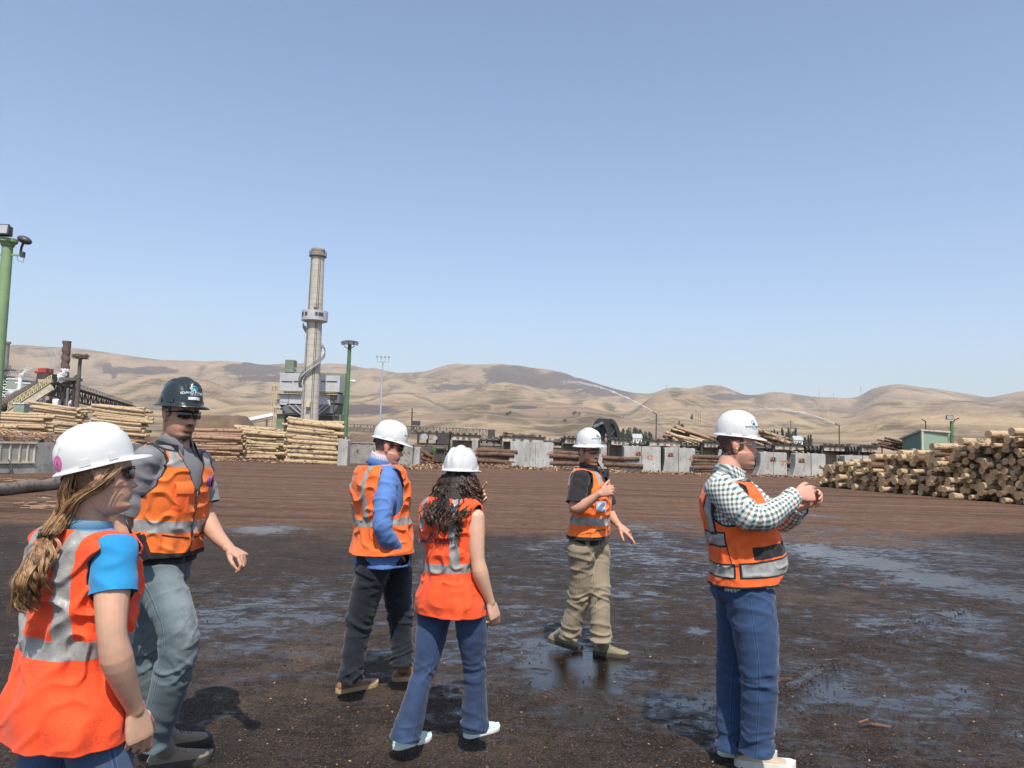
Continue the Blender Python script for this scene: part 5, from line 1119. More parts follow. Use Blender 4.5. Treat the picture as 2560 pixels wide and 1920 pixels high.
def cut_ends(me, ends, rad=.13):
    """open, straight hems: drop everything beyond each end plane and pull the rim onto it"""
    bm_ = bmesh.new(); bm_.from_mesh(me)
    for p, d in ends:
        near = [f_ for f_ in bm_.faces if (f_.calc_center_median() - p).length < rad]; geom = set(near)
        for f_ in near: geom.update(f_.edges); geom.update(f_.verts)
        bmesh.ops.bisect_plane(bm_, geom=list(geom), plane_co=p, plane_no=d, clear_outer=False)
        kill = [f_ for f_ in bm_.faces if (f_.calc_center_median() - p).dot(d) > 1e-5 and (f_.calc_center_median() - p).length < rad]
        bmesh.ops.delete(bm_, geom=kill, context='FACES')
    bm_.to_mesh(me); bm_.free(); me.update()
def inner_rim(me, name, mats, parent): pass
def sell(x, p=.82): return math.copysign(abs(x) ** p, x)

class Spine:
    def __init__(s, pv, nk, hp, hc, bend=0.0):
        s.pv, s.nk, s.hp, s.hc = pv, nk, hp, hc; s.ax = (nk - pv); s.L = s.ax.length; s.bend = bend
    def fr(s, t):
        h = lerp(s.hp, s.hc, min(1, max(0, t))); f = hv(h); u = s.ax.normalized(); u = (u * .6 + Z * .4).normalized() if t < .2 else u
        r_ = f.cross(u).normalized(); f = u.cross(r_).normalized()
        c = s.pv.lerp(s.nk, t) + f * s.bend * math.sin(math.pi * max(0, min(1, t))); return c, f, r_, u
    def pt(s, t, a, w_, df, db, p=.82):
        c, f, r_, u = s.fr(t); x = sell(math.sin(a), p) * w_; y = sell(math.cos(a), p) * (df if math.cos(a) > 0 else db); return c + r_ * x + f * y, x, y
def torso(mb, sp, T, off=0.0, t0=-.12, t1=1.0, rows=26, n=36):
    rings = []
    for i in range(rows + 1):
        t = lerp(t0, t1, i / rows); w_, df, db = (stab([(q[0], q[k]) for q in T], t) + off for k in (1, 2, 3)); rings.append([sp.pt(t, 2 * math.pi * k / n, w_, df, db)[0] for k in range(n)])
    mb.loft(rings)
MT = [(-.2, .165, .10, .125), (-.05, .168, .105, .13), (.15, .155, .112, .105), (.4, .160, .118, .10), (.62, .175, .122, .115), (.76, .178, .112, .118), (.86, .165, .09, .105), (.93, .125, .07, .088), (1.0, .068, .058, .068), (1.05, .058, .055, .06)]
WT = [(-.2, .170, .10, .125), (-.05, .168, .10, .13), (.18, .130, .098, .095), (.4, .135, .10, .09), (.62, .15, .118, .10), (.76, .152, .10, .10), (.86, .14, .078, .09), (.93, .105, .06, .075), (1.0, .055, .05, .058), (1.05, .047, .045, .05)]

def hand(mb, W, d, n, side, curls=(.5, .55, .6, .65), thumb=(.6, .3), s=1.0, spread=.04):
    """side=+1 right hand, -1 left; d wrist->knuckles, n the way the palm faces"""
    d = d.normalized(); n = (n - d * n.dot(d)).normalized(); t = d.cross(n) * side
    rings = []
    for q, w_, h_ in ((-.02, .027, .021), (.0, .027, .020), (.02, .033, .018), (.05, .040, .0165), (.078, .042, .0145), (.092, .040, .012)):
        rings.append([W + d * q * s + t * sell(math.cos(a), .75) * w_ * s + n * sell(math.sin(a), .75) * h_ * s for a in [k * 2 * math.pi / 16 for k in range(16)]])
    mb.loft(rings)
    mb.ell(W + (d * .035 + t * .027 + n * .008) * s, .019 * s, .019 * s, .022 * s, n=6)
    for k, (lo, dd, L) in enumerate(((.030, .088, (.044, .027, .021)), (.010, .092, (.048, .031, .022)), (-.0105, .088, (.044, .029, .022)), (-.030, .080, (.035, .022, .020)))):
        p = W + (d * dd + t * lo) * s; dr = (d + t * lo * spread * 25).normalized(); pts = [p - dr * .015 * s, p]; c = curls[k]; ang = 0
        for L_, m_ in zip(L, (.95, 1.2, .8)):
            ang += c * m_; v = dr * math.cos(ang) + n * math.sin(ang); p = p + v * L_ * s; pts.append(p)
        mb.tube(pts + [p + (pts[-1] - pts[-2]).normalized() * .005 * s], [k_ * s for k_ in (.0095, .0095, .0088, .0082, .0070, .0040)], 10)
    out, cur = thumb; p = W + (d * .030 + t * .030 + n * .010) * s; v = (d * .75 + t * out + n * .35).normalized(); pts = [p - v * .012 * s, p, ]
    for L_, bend in ((.038, 0), (.030, cur), (.024, cur)):
        v = (v - t * bend * .8 + n * bend * .35 + d * .05).normalized(); p = p + v * L_ * s; pts.append(p)
    mb.tube(pts, [k_ * s for k_ in (.013, .0125, .0115, .0105, .0065)], 10)

HF = [(-.122, .035), (-.115, .066), (-.105, .082), (-.095, .088), (-.082, .083), (-.065, .089), (-.045, .090), (-.02, .086), (.01, .080), (.032, .091), (.055, .090), (.08, .077), (.1, .052), (.115, .012)]
HB = [(-.122, -.02), (-.11, .0), (-.09, .045), (-.065, .066), (-.03, .078), (.0, .088), (.05, .098), (.08, .085), (.1, .06), (.115, .012)]
HW = [(-.122, .018), (-.112, .036), (-.095, .050), (-.07, .060), (-.04, .067), (0, .074), (.03, .078), (.06, .076), (.09, .058), (.105, .036), (.115, .01)]
class Head:
    def __init__(s, H, yaw, pitch=0, roll=0, k=1.0, jaw=1.0, nose=1.0):
        s.H = H; f = hv(yaw); r_ = f.cross(Z); q = Quaternion(r_, R(pitch)); f = q @ f; u = r_.cross(f); q2 = Quaternion(f, R(roll)); r_ = q2 @ r_; u = q2 @ u
        s.f, s.r, s.u, s.k, s.jaw, s.nose = f, r_, u, k, jaw, nose
    def w(s, x, y, z): return s.H + (s.r * x + s.f * y + s.u * z) * s.k
    def loc(s, p): q = (p - s.H) / s.k; return q.dot(s.r), q.dot(s.f), q.dot(s.u)
    def mesh(s, mb, smile=0.0):
        n = 56; rings = []; zs = [-.122 + .237 * i / 64 for i in range(65)]
        for z in zs:
            fr_, bk, hw = stab(HF, z), stab(HB, z), stab(HW, z); hw *= (s.jaw if z < -.03 else 1); rg = []
            for k in range(n):
                a = 2 * math.pi * k / n; ca, sa = math.cos(a), math.sin(a); x = sell(sa, .92) * hw; y = (sell(ca, .80) * fr_) if ca > 0 else sell(ca, .95) * bk
                if ca > 0.1:
                    ax = abs(x); g = lambda cx, sx, cz, sz: math.exp(-((ax - cx) / sx) ** 2 - ((z - cz) / sz) ** 2)
                    y -= .013 * g(.031, .017, .008, .013) ; y += .005 * g(.030, .02, .030, .009); y += .004 * g(.045, .018, -.02, .018)
                    nz = max(0, min(1, (.022 - z) / .058)); no = .028 * s.nose * nz ** 1.3 * math.exp(-(x / (.007 + .007 * nz)) ** 2) if z > -.036 else .028 * s.nose * max(0, 1 - (-.036 - z) / .008) * math.exp(-(x / .013) ** 2)
                    y += no; y += .004 * g(.013, .005, -.031, .006)
                    y += .0045 * math.exp(-(x / .022) ** 2) * (math.exp(-((z + .060) / .0045) ** 2) + math.exp(-((z + .071) / .0055) ** 2)) - .004 * math.exp(-(x / .024) ** 2 - ((z + .0655) / .0022) ** 2)
                    y -= .004 * math.exp(-(x / .02) ** 2 - ((z + .082) / .006) ** 2); y += .004 * g(.03, .012, -.055, .01) * smile
                rg.append(s.w(x, y, z))
            rings.append(rg)
        mb.loft(rings)
        for sg in (-1, 1):
            rot = Matrix((s.r, s.f, s.u)).transposed() @ Matrix.Rotation(R(-18 * sg), 3, 'Z')
            mb.ell(s.w(sg * .078, -.008, -.004), .0065 * s.k, .017 * s.k, .031 * s.k, rot, 8); mb.ell(s.w(sg * .083, -.014, .006), .005 * s.k, .012 * s.k, .022 * s.k, rot, 8); mb.ell(s.w(sg * .081, -.004, -.026), .005 * s.k, .009 * s.k, .009 * s.k, rot, 6)

def skin_mat(name, base, beard=None, beard_k=.8, hair=(.05, .035, .025), red=1.0):
    t = NT(name); v = t.coord('Object'); n = t.noise(v, 26, 4); c = t.mix(t.sm(n, .35, .65), c2(base, .90), (min(1, base[0] * 1.05), base[1] * .96, base[2] * .92))
    c = t.mix(t.math('MULTIPLY', t.attr('flush'), .5 * red), c, (base[0] * .95, base[1] * .55, base[2] * .5))
    if beard: c = t.mix(t.math('MULTIPLY', t.math('MULTIPLY', t.attr('beard'), t.sm(t.noise(v, 420, 2), .12, .5)), beard_k), c, beard)
    c = t.mix(t.math('MULTIPLY', t.attr('hairm'), t.sm(t.noise(t.map(v, (1, 1, .3)), 300, 2), .15, .5)), c, hair)
    c = t.mix(t.math('MULTIPLY', t.attr('lip'), .55), c, (base[0] * .72, base[1] * .42, base[2] * .38))
    return t.fin(c, .52, t.bump(t.noise(v, 220, 3), .15, .002), 0, .4, sss=.12)
def fabric(name, col, var=.15, weave=900, rough=.88, scale=5, alt=None, bump_=.25, sheen=.15, stretch=(1, 1, 1), fade=None, denim=False):
    t = NT(name); v = t.map(t.coord('Object'), stretch); n = t.noise(v, scale, 5, .6); f = t.noise(v, weave * .35, 2)
    c = t.mix(t.sm(n, .3, .7), c2(col, 1 - var), c2(col, 1 + var)); c = t.mix(t.math('MULTIPLY', t.sm(f, .35, .7), .35), c, alt or c2(col, .7))
    seam = t.attr('seam'); hb = t.math('ADD', f, t.math('MULTIPLY', t.noise(v, 40, 4), .6))
    if denim:
        ln = t.sm(seam, .0055, .0035); st_ = t.math('MULTIPLY', t.sm(seam, .0035, .0045), t.sm(seam, .0070, .0058)); c = t.mix(t.math('MULTIPLY', ln, .45), c, c2(col, .35)); c = t.mix(t.math('MULTIPLY', st_, .5), c, c2(col, 2.2)); hb = t.math('ADD', hb, t.math('MULTIPLY', ln, 1.5))
    if fade: c = t.mix(t.math('MULTIPLY', t.attr('fade'), t.sm(t.noise(v, 14, 4), .2, .6)), c, fade)
    return t.fin(c, rough, t.bump(hb, bump_, .003), 0, .2, sheen=sheen)

def vest_mat(name, col, mesh_scale=260, tape=(.40, .40, .385), trim=(.02, .02, .02), pock=None, tape2=None):
    t = NT(name); v = t.coord('Object'); n = t.noise(v, 5, 4); d = t.vor(v, mesh_scale)
    c = t.mix(t.sm(n, .3, .7), c2(col, .86), c2(col, 1.08)); dots = t.math('MULTIPLY', t.sm(d, .40, .15), t.attr('meshk')); c = t.mix(t.math('MULTIPLY', dots, .45), c, c2(col, .45))
    if pock: c = t.mix(t.sm(t.attr('pk'), .0012, -.0012), c, pock)
    tp = t.sm(t.attr('st'), .0010, -.0010); wr = t.noise(t.map(v, (1, 1, 1)), 28, 4)
    tc = t.mix(t.sm(wr, .35, .7), c2(tape, .82), c2(tape, 1.12)); c = t.mix(tp, c, tc)
    tr = t.sm(t.attr('tr'), .0010, -.0010); c = t.mix(tr, c, trim)
    r_ = t.mix(tp, (.85,) * 3, (.42,) * 3); h = t.math('ADD', t.math('MULTIPLY', dots, -.6), t.math('MULTIPLY', t.noise(v, 60, 3), .5)); h = t.math('ADD', h, t.math('MULTIPLY', tp, .4))
    return t.fin(c, r_, t.bump(h, .35, .004), 0, .3, sheen=.1)

def vest(parent, sp, T, cuts, paint, mat, off=.016, t0=-.10, t1=1.0, rows=130, n=150, fold=.006, seed=0, name='safety_vest', thick=.003, hemflare=0.0, strap=.022):
    """lofted garment with real armholes and neck opening cut along smooth lines"""
    vs = []; info = []
    for i in range(rows + 1):
        t = lerp(t0, t1, i / rows); w_, df, db = (stab([(q[0], q[k]) for q in T], t) + off for k in (1, 2, 3)); hf = max(0, (.35 - t) / .5) * hemflare; w_ += strap * math.exp(-((t - .91) / .07) ** 2); w_ += hf; df += hf * .6; db += hf * .9
        for k in range(n):
            a = 2 * math.pi * k / n; p, x, y = sp.pt(t, a, w_, df, db, .86); c, f, r_, u = sp.fr(t); nn = (r_ * math.sin(a) + f * math.cos(a)).normalized()
            dr = fold * ((N3((math.sin(a) * 2.2, math.cos(a) * 2.2, t * 1.8), 1.6, seed) * 1.3) * max(.25, 1 - t) + .6 * N3((math.sin(a) * 5, math.cos(a) * 5, t * 7), 1, seed + 4) * .7)
            e = abs(noise.noise(Vector((a * 1.6 + t * 4, t * 5 - a, seed)))); dr += fold * 1.35 * (1 - 4 * e if e < .25 else 0) * (.4 + .6 * math.sin(math.pi * min(1, max(0, t))))
            vs.append(p + nn * dr); info.append((a if a <= math.pi else a - 2 * math.pi, t, x, y))
    S_ = []
    for p, (a, t, x, y) in zip(vs, info): S_.append(min([c(p, a, t, x, y) for c in cuts]) if cuts else 1)
    F = []
    for i in range(rows):
        for k in range(n):
            F.append((i * n + k, i * n + (k + 1) % n, (i + 1) * n + (k + 1) % n, (i + 1) * n + k))
    newp = list(vs); ns = list(S_); best = {}
    for f_ in F:
        for q in range(4):
            a, b = f_[q], f_[(q + 1) % 4]
            if (S_[a] < 0) != (S_[b] < 0):
                if S_[a] < 0: a, b = b, a
                fr_ = S_[a] / (S_[a] - S_[b])      # from a (kept) to b (cut)
                m_ = (a, fr_, b) if fr_ < .5 else (b, 1 - fr_, a)
                if m_[0] not in best or m_[1] < best[m_[0]][0]: best[m_[0]] = (m_[1], m_[2])
    for i, (fr_, j) in best.items(): newp[i] = vs[i].lerp(vs[j], fr_); ns[i] = 0.0
    keep = [f_ for f_ in F if all(ns[i] >= -1e-9 for i in f_)]
    used = sorted(set(i for f_ in keep for i in f_)); mp = {i: k for k, i in enumerate(used)}
    me = bpy.data.meshes.new(name); me.from_pydata([tuple(newp[i]) for i in used], [], [tuple(mp[i] for i in f_) for f_ in keep]); me.update()
    st = []; tr = []; pk = []; mk = []
    for i in used:
        a, t, x, y = info[i]; q = paint(newp[i], a, t, x, y, ns[i]); st.append(q[0]); tr.append(q[1]); pk.append(q[2] if len(q) > 2 else 1); mk.append(q[3] if len(q) > 3 else 1)
    fattr(me, 'st', st); fattr(me, 'tr', tr); fattr(me, 'pk', pk); fattr(me, 'meshk', mk)
    return finish(me, name, mat, parent, thick)
def armhole(sp, sh, sgn, ry=.085, rz=.125, dz=-.035, dy=0.0, lim=-.026):
    c, f, r_, u = sp.fr(.85)
    def fn(p, a, t, x, y):
        q = p - sh; lx = q.dot(r_) * sgn
        if lx < -.14: return .1
        return max((math.sqrt(((q.dot(f) - dy) / ry) ** 2 + ((q.dot(u) - dz) / rz) ** 2) - 1) * min(ry, rz), (lim - lx) * .8)
    return fn
def vneck(zt, k=.40, w0=.0):            # V opening at the front, from parameter t=zt upward
    def fn(p, a, t, x, y):
        if y < 0: return .1
        return (abs(x) - w0 - (t - zt) * k) * .9
    return fn
def rneck(t0=.975, td=.93):
    def fn(p, a, t, x, y): return (t0 - (t0 - td) * max(0, math.cos(a)) - t) * .5
    return fn

def sleeve_shirt(parent, sp, T, arms, mat, vox=.008, off=.006, name='shirt', seed=0, plaid=False, t0=-.05, wr=.004, t1=.97):
    """arms: list of (pts, radii) ; one remeshed surface with wrinkles"""
    mb = MB(); torso(mb, sp, T, off, t0, t1)
    axes = []
    for pts, rad in arms: axes.append(limb(mb, pts, rad, 18, ext=True))
    me = remesh(mb, vox, 3); cut_ends(me, [(ax[-1], (ax[-1] - ax[-2]).normalized()) for ax in axes if (ax[-1] - ax[0]).length > .05], .10); nrm = [v.normal.copy() for v in me.vertices]; cu_, cv_ = [], []
    c, f, r_, u = sp.fr(.7); new = []
    for v, n_ in zip(me.vertices, nrm):
        p = v.co; bd = 9; s_ = 0; L = 0
        for ax in axes:
            l = 0
            for a, b in zip(ax, ax[1:]):
                ab = b - a; q = max(0, min(1, (p - a).dot(ab) / ab.length_squared)); d = (p - a - ab * q).length
                if d < bd: bd = d; s_ = l + ab.length * q; A, B, Q, X = a, b, q, ax
                l += ab.length
        onarm = bd < .075
        if onarm:
            w1 = noise.noise(Vector((p.x * 6, p.y * 6, s_ * 5 + seed))); fn = max(-.35, 1 - abs(noise.noise(Vector((p.x * 7 + p.y * 5 + seed, p.z * 4, s_ * 15 + w1)))) * 4.2); f2 = max(-.35, 1 - abs(noise.noise(Vector((p.x * 9 - p.y * 8, s_ * 8 - p.z * 6, seed + 7)))) * 4.2)
            d = wr * (fn * .8 + f2 * .5 + .8 * N3(p, 8, seed))
            tn = (B - A).normalized(); e1 = (u - tn * u.dot(tn)); e1 = (f - tn * f.dot(tn)) if e1.length < .25 else e1; e1.normalize(); e2 = tn.cross(e1); w_ = p - A; ang = math.atan2(w_.dot(e2), w_.dot(e1)); cu_.append(ang * .058); cv_.append(s_)
        else:
            d = wr * .8 * N3(p, 9, seed); q = p - sp.pv; cu_.append(q.dot(r_) * .8 + q.dot(f)); cv_.append(q.dot(u))
        new.append(p + n_ * d)
    for v, p in zip(me.vertices, new): v.co = p
    if plaid: fattr(me, 'cu', cu_); fattr(me, 'cv', cv_)
    me.update(); return finish(me, name, mat, parent)

def trousers(parent, sp, hips, legs, radii, mat, name='trousers', vox=.0072, wr=.006, seed=0, pel=(.158, .12, .14), wl=.13, hem=None, t_up=None, fade=False):
    mb = MB(); c, f, r_, u = sp.fr(0)
    rings = []
    for q, kw, kf, kb in ((wl, .93, .93, .82), (.06, .98, .98, .95), (0, 1, .98, 1.0), (-.05, 1, .9, 1.02), (-.085, .92, .75, .85)):
        rings.append([c + u * q + r_ * sell(math.sin(a), .85) * pel[0] * kw + f * sell(math.cos(a), .85) * (pel[1] * kf if math.cos(a) > 0 else pel[2] * kb) for a in [k * 2 * math.pi / 32 for k in range(32)]])
    mb.loft(rings)
    axes = []
    for g in legs: axes.append(limb(mb, g, radii, 22, 10, ext=True))
    me = remesh(mb, vox, 3); cut_ends(me, [(ax[-1], ((ax[-1] - ax[-2]).normalized() + Vector((0, 0, -.5))).normalized()) for ax in axes]); nrm = [v.normal.copy() for v in me.vertices]; new = []; fd = []; sm_ = []
    for v, n_ in zip(me.vertices, nrm):
        p = v.co; best = (9, 0, None, 1)
        for ai, ax in enumerate(axes):
            l = 0; tot = sum((b - a).length for a, b in zip(ax, ax[1:]))
            for a, b in zip(ax, ax[1:]):
                ab = b - a; q = max(0, min(1, (p - a).dot(ab) / ab.length_squared)); d = (p - a - ab * q).length
                if d < best[0]: best = (d, l + ab.length * q, ai, tot); BA = (a, b)
                l += ab.length
        d_, s_, ai, tot = best; k = s_ / tot
        kn = math.exp(-((k - .53) / .09) ** 2); an = math.exp(-((k - 1.0) / .14) ** 2); hi = math.exp(-((k - .08) / .14) ** 2)
        o_ = ai * 5 + seed; sl = (p.x * 3.0 + p.y * 3.5 + o_)
        n1 = 1 - abs(noise.noise(Vector((sl * .9, s_ * 15 + .8 * noise.noise(Vector((p.x * 6, p.y * 6, o_))), o_)))) * 3.0
        n2 = noise.noise(Vector((sl * 3, s_ * 8, o_ + 3))); n3 = 1 - abs(noise.noise(Vector((p.x * 10 + o_, p.y * 10, s_ * 4)))) * 3
        w1 = .9 * noise.noise(Vector((p.x * 5, p.y * 5, s_ * 4 + o_))); cre = lambda q: (1 - abs(noise.noise(q)) * 4.5)
        n1 = max(-.35, cre(Vector((sl * 1.7 + s_ * 6 + w1, s_ * 13 + sl * .6 + w1, o_)))); n4 = max(-.35, cre(Vector((sl * 1.7 - s_ * 7 + w1, s_ * 11 - sl * .8, o_ + 9))))
        n5 = max(-.3, cre(Vector((p.x * 13 + o_, p.y * 13, s_ * 7))))
        d = wr * 1.3 * ((.28 + 1.0 * kn + 1.35 * an + .7 * hi) * (n1 * .75 + n4 * .6) + .9 * noise.noise(Vector((sl * 1.2, s_ * 4, o_ + 3))) + .35 * n2 + .10 * n5); new.append(p + n_ * d)
        A_, B_ = BA; tn = (B_ - A_).normalized(); wv_ = p - A_; wv_ = wv_ - tn * wv_.dot(tn); sd_ = wv_.dot(f) + .012; lat_ = wv_.dot(r_); sm_.append(abs(sd_) if abs(lat_) > .02 and .02 < k < .99 else .05)
        fd.append(max(0, n_.dot(f)) * (math.exp(-((k - .3) / .22) ** 2)) if k < .9 else 0)
    for v, p in zip(me.vertices, new): v.co = p
    if fade: fattr(me, 'fade', fd)
    fattr(me, 'seam', sm_); me.update(); return finish(me, name, mat, parent)

def helmet(parent, hd, style, mat, tilt=0.0, k=1.0, zr=.040, h=.135, trim_mat=None, name='hard_hat', knob=True, ridge=1.0, logo=None, back=0.0):
    """shell with crown ridges, rain lip and brim; children: slots, headband, ratchet knob, logo"""
    q = Quaternion(hd.r, R(tilt)); f = q @ hd.f; u = q @ hd.u; r_ = hd.r; O = hd.w(0, back, zr); K = hd.k * k
    W = lambda x, y, z: O + (r_ * x + f * y + u * z) * K
    a_, b_ = .132, .110; n = 96; rings = []
    def outer(s, k_):
        a = 2 * math.pi * k_ / n; sx, cy = math.sin(a), math.cos(a); pr = (1 - s ** 2.5) ** (1 / 2.1); x = sx * b_ * pr; y = cy * a_ * pr; z = s * h
        g = 2.5 * ridge * (min(1, s * 1.9)) * (.0055 * math.exp(-(x / .017) ** 2) - .003 * math.exp(-((abs(x) - .033) / .007) ** 2) + .004 * math.exp(-((abs(x) - .046) / .008) ** 2)) * (1 if abs(y) < .1 else .6)
        m_ = Vector((x / b_ ** 2, y / a_ ** 2, z / h ** 2)); m_ = m_.normalized() if m_.length > 0 else Vector((0, 0, 1)); return x + m_.x * g, y + m_.y * g, z + m_.z * g
    for i in range(29): s = math.sin(math.pi / 2 * i / 28); rings.append([W(*outer(min(s, .9999), k_)) for k_ in range(n)])
    def brim(k_):
        a = 2 * math.pi * k_ / n; ca = math.cos(a)
        if style == 'full': return .030 + .016 * max(0, ca) ** 2, -.012 - .006 * abs(math.sin(a))
        v = max(0, (ca - .35) / .65); v = v * v * (3 - 2 * v); return .008 + .050 * v + .004 * max(0, -ca), -.006 - .010 * v
    low = []; 
    for fr_ in (1.0, .96, .5, .0):
        rg = []
        for k_ in range(n):
            a = 2 * math.pi * k_ / n; e, dz = brim(k_); e *= fr_; x = math.sin(a) * (b_ + e + .002); y = math.cos(a) * (a_ + e + .002); rg.append(W(x, y, dz * fr_ ** 1.5 - .003))
        low.append(rg)
    edge = [W(math.sin(2 * math.pi * k_ / n) * (b_ + brim(k_)[0] + .003), math.cos(2 * math.pi * k_ / n) * (a_ + brim(k_)[0] + .003), brim(k_)[1] - .008) for k_ in range(n)]
    inner = [W(math.sin(2 * math.pi * k_ / n) * (b_ - .005), math.cos(2 * math.pi * k_ / n) * (a_ - .005), -.008) for k_ in range(n)]
    mid2 = [(p + q_) / 2 for p, q_ in zip(edge, inner)]; roof = [W(math.sin(2 * math.pi * k_ / n) * b_ * .6, math.cos(2 * math.pi * k_ / n) * a_ * .6, h * .7) for k_ in range(n)]
    m = MB(); m.loft([roof, inner, mid2, edge] + low + rings); sh = m.build(name, mat, parent, auto=62)
    for sg in (-1, 1):
        for yy, L in ((-.045, .040), (.050, .036)):
            s = MB(); xx = b_ * math.sqrt(max(0, 1 - (yy / a_) ** 2)) + .002; tang = Vector((-sg * yy / a_ ** 2 * b_ ** 2 / max(xx, .01), 1, 0)).normalized()
            T_ = (r_ * tang.x * 1 + f * tang.y).normalized(); N_ = T_.cross(u).normalized(); s.box(W(sg * xx, yy, .010 if L < .05 else .002), (.010 * K, L * K, (.024 if L < .05 else .010) * K), Matrix((N_, T_, u)).transposed(), taper=.8); s.build('slot', mat, sh)
    bm_ = MB(); bd = trim_mat or M_hband; pts = [(math.sin(a) * .083, math.cos(a) * .099, -.016 - .022 * max(0, -math.cos(a)) ** 2) for a in [k_ * 2 * math.pi / 40 for k_ in range(41)]]
    rg = [[W(x * e, y * e, z + dz) for x, y, z in pts[:-1]] for e, dz in ((1, -.013), (1.03, -.013), (1.03, .013), (1, .013))]; bm_.loft(rg, caps=False); bm_.build('headband', bd, sh, smooth=True)
    if knob:
        kb = MB(); kb.cyl(W(0, -.099, -.036), W(0, -.120, -.036), .019 * K, .017 * K, 20); kb.cyl(W(0, -.120, -.036), W(0, -.124, -.036), .013 * K, .012 * K, 20); kb.box(W(0, -.102, -.034), (.075 * K, .010 * K, .034 * K), Matrix((r_, f, u)).transposed()); kb.build('ratchet_knob', bd, sh, auto=40)
    def decal(txt_vs, fs, aim, mat_, nm, dist=.4):
        """flat artwork (x right, y up, metres) projected on the shell around direction `aim` (local x,y,z)"""
        me = sh.data; bvh = BVHTree.FromPolygons([v.co.copy() for v in me.vertices], [tuple(p.vertices) for p in me.polygons]); Mi = wm(sh).inverted(); A = Vector(aim); D = (r_ * A.x + f * A.y + u * A.z).normalized()
        base = W(0, 0, .02); xd = Z.cross(D).normalized(); xd = (u.cross(D)).normalized(); yd = D.cross(xd); out = []
        for v in txt_vs:
            p = base + D * dist + xd * v.x + yd * v.y; hit = bvh.ray_cast(Mi @ p, (Mi.to_3x3() @ -D).normalized()); out.append((wm(sh) @ hit[0] if hit[0] is not None else p - D * .3) + D * .0012)
        mm = MB(); mm.add(out, fs); return mm.build(nm, mat_, sh)
    return sh, decal
def tri(vs, fs, seg=.006):
    """subdivide flat artwork so that it bends with the shell"""
    bm_ = bmesh.new(); V = [bm_.verts.new(v) for v in vs]
    for f_ in fs:
        try: bm_.faces.new([V[i] for i in f_])
        except ValueError: pass
    bmesh.ops.triangulate(bm_, faces=bm_.faces); bmesh.ops.subdivide_edges(bm_, edges=[e for e in bm_.edges if e.calc_length() > seg * 2.5], cuts=5); bmesh.ops.triangulate(bm_, faces=bm_.faces); bmesh.ops.subdivide_edges(bm_, edges=[e for e in bm_.edges if e.calc_length() > seg], cuts=1, use_grid_fill=False); bmesh.ops.triangulate(bm_, faces=bm_.faces)
    bm_.verts.index_update(); r_ = ([v.co.copy() for v in bm_.verts], [tuple(v.index for v in f_.verts) for f_ in bm_.faces]); bm_.free(); return r_
def ring_art(ro, ri, a0=0, a1=360, n=28, c=(0, 0)):
    vs = []; fs = []
    for i in range(n + 1): a = R(lerp(a0, a1, i / n)); vs += [Vector((c[0] + math.cos(a) * ro, c[1] + math.sin(a) * ro, 0)), Vector((c[0] + math.cos(a) * ri, c[1] + math.sin(a) * ri, 0))]
    return vs, [(2 * i, 2 * i + 1, 2 * i + 3, 2 * i + 2) for i in range(n)]
def hat_logo(decal, aim, mring, mtree, mtext, s=1.0, label=False):
    sh_ = lambda art, dy=0.0, dx=0.0: tri([Vector((v.x * s + dx, v.y * s + dy, 0)) for v in art[0]], art[1])
    decal(*sh_(ring_art(.0125, .0085, -60, 240), .030), aim, mring, 'logo_ring')
    tr_ = ([Vector(v) for v in ((-.006, -.009, 0), (.006, -.009, 0), (.0035, -.003, 0), (.005, -.003, 0), (0, .006, 0), (-.005, -.003, 0), (-.0035, -.003, 0))], [(0, 1, 2, 6), (5, 6, 2, 3), (5, 3, 4)])
    decal(*sh_(tr_, .027), aim, mtree, 'logo_tree')
    decal(*sh_(text_mesh('IDAHO FOREST', .0135, True), .008), aim, mtext, 'lettering'); decal(*sh_(text_mesh('G R O U P', .0075, True), -.003), aim, mtext, 'lettering')
    if label:
        art = ([Vector((-.024, -.022, 0)), Vector((.024, -.022, 0)), Vector((.024, -.011, 0)), Vector((-.024, -.011, 0))], [(0, 1, 2, 3)]); decal(*sh_(art), aim, M_white, 'name_strip')
def glasses(parent, hd, mat_lens, mat_frame, clear=False, zc=.012):
    rt = MB()
    W = hd.w; m = MB()
    for sg in (-1, 1):
        g = []; nx, nz = 10, 6
        for j in range(nz + 1):
            for i in range(nx + 1):
                s = i / nx; zz = (j / nz - .5); hh = .042 * (1 - .35 * s ** 2) * (1 - .15 * (1 - s)); x = sg * (.006 + .062 * s); y = .098 - 1.9 * (.010 + .062 * s) ** 2 * 2.6; g.append(W(x, y + .004 * (1 - zz * zz * 4), zc + zz * hh - .004 + (.004 if zz < 0 else 0) * (s < .25)))
        m.add(g, [(j * (nx + 1) + i, j * (nx + 1) + i + 1, (j + 1) * (nx + 1) + i + 1, (j + 1) * (nx + 1) + i) for j in range(nz) for i in range(nx)])
    fr_ = MB(); 
    for sg in (-1, 1): fr_.tube([W(sg * .004, .100, zc + .016), W(sg * .03, .098, zc + .019), W(sg * .055, .084, zc + .016), W(sg * .071, .066, zc + .010), W(sg * .079, .03, zc + .006), W(sg * .082, -.005, zc + .002), W(sg * .080, -.022, zc - .010)], [.002, .0022, .0025, .0032, .003, .0026, .002], 6)
    fr_.tube([W(-.008, .101, zc + .010), W(0, .103, zc + .012), W(.008, .101, zc + .010)], .0025, 6)
    fo = fr_.build('glasses', mat_frame, parent, smooth=True); lo = m.build('lens', mat_lens, fo, smooth=True)
    s = lo.modifiers.new('t', 'SOLIDIFY'); s.thickness = .0015; return fo
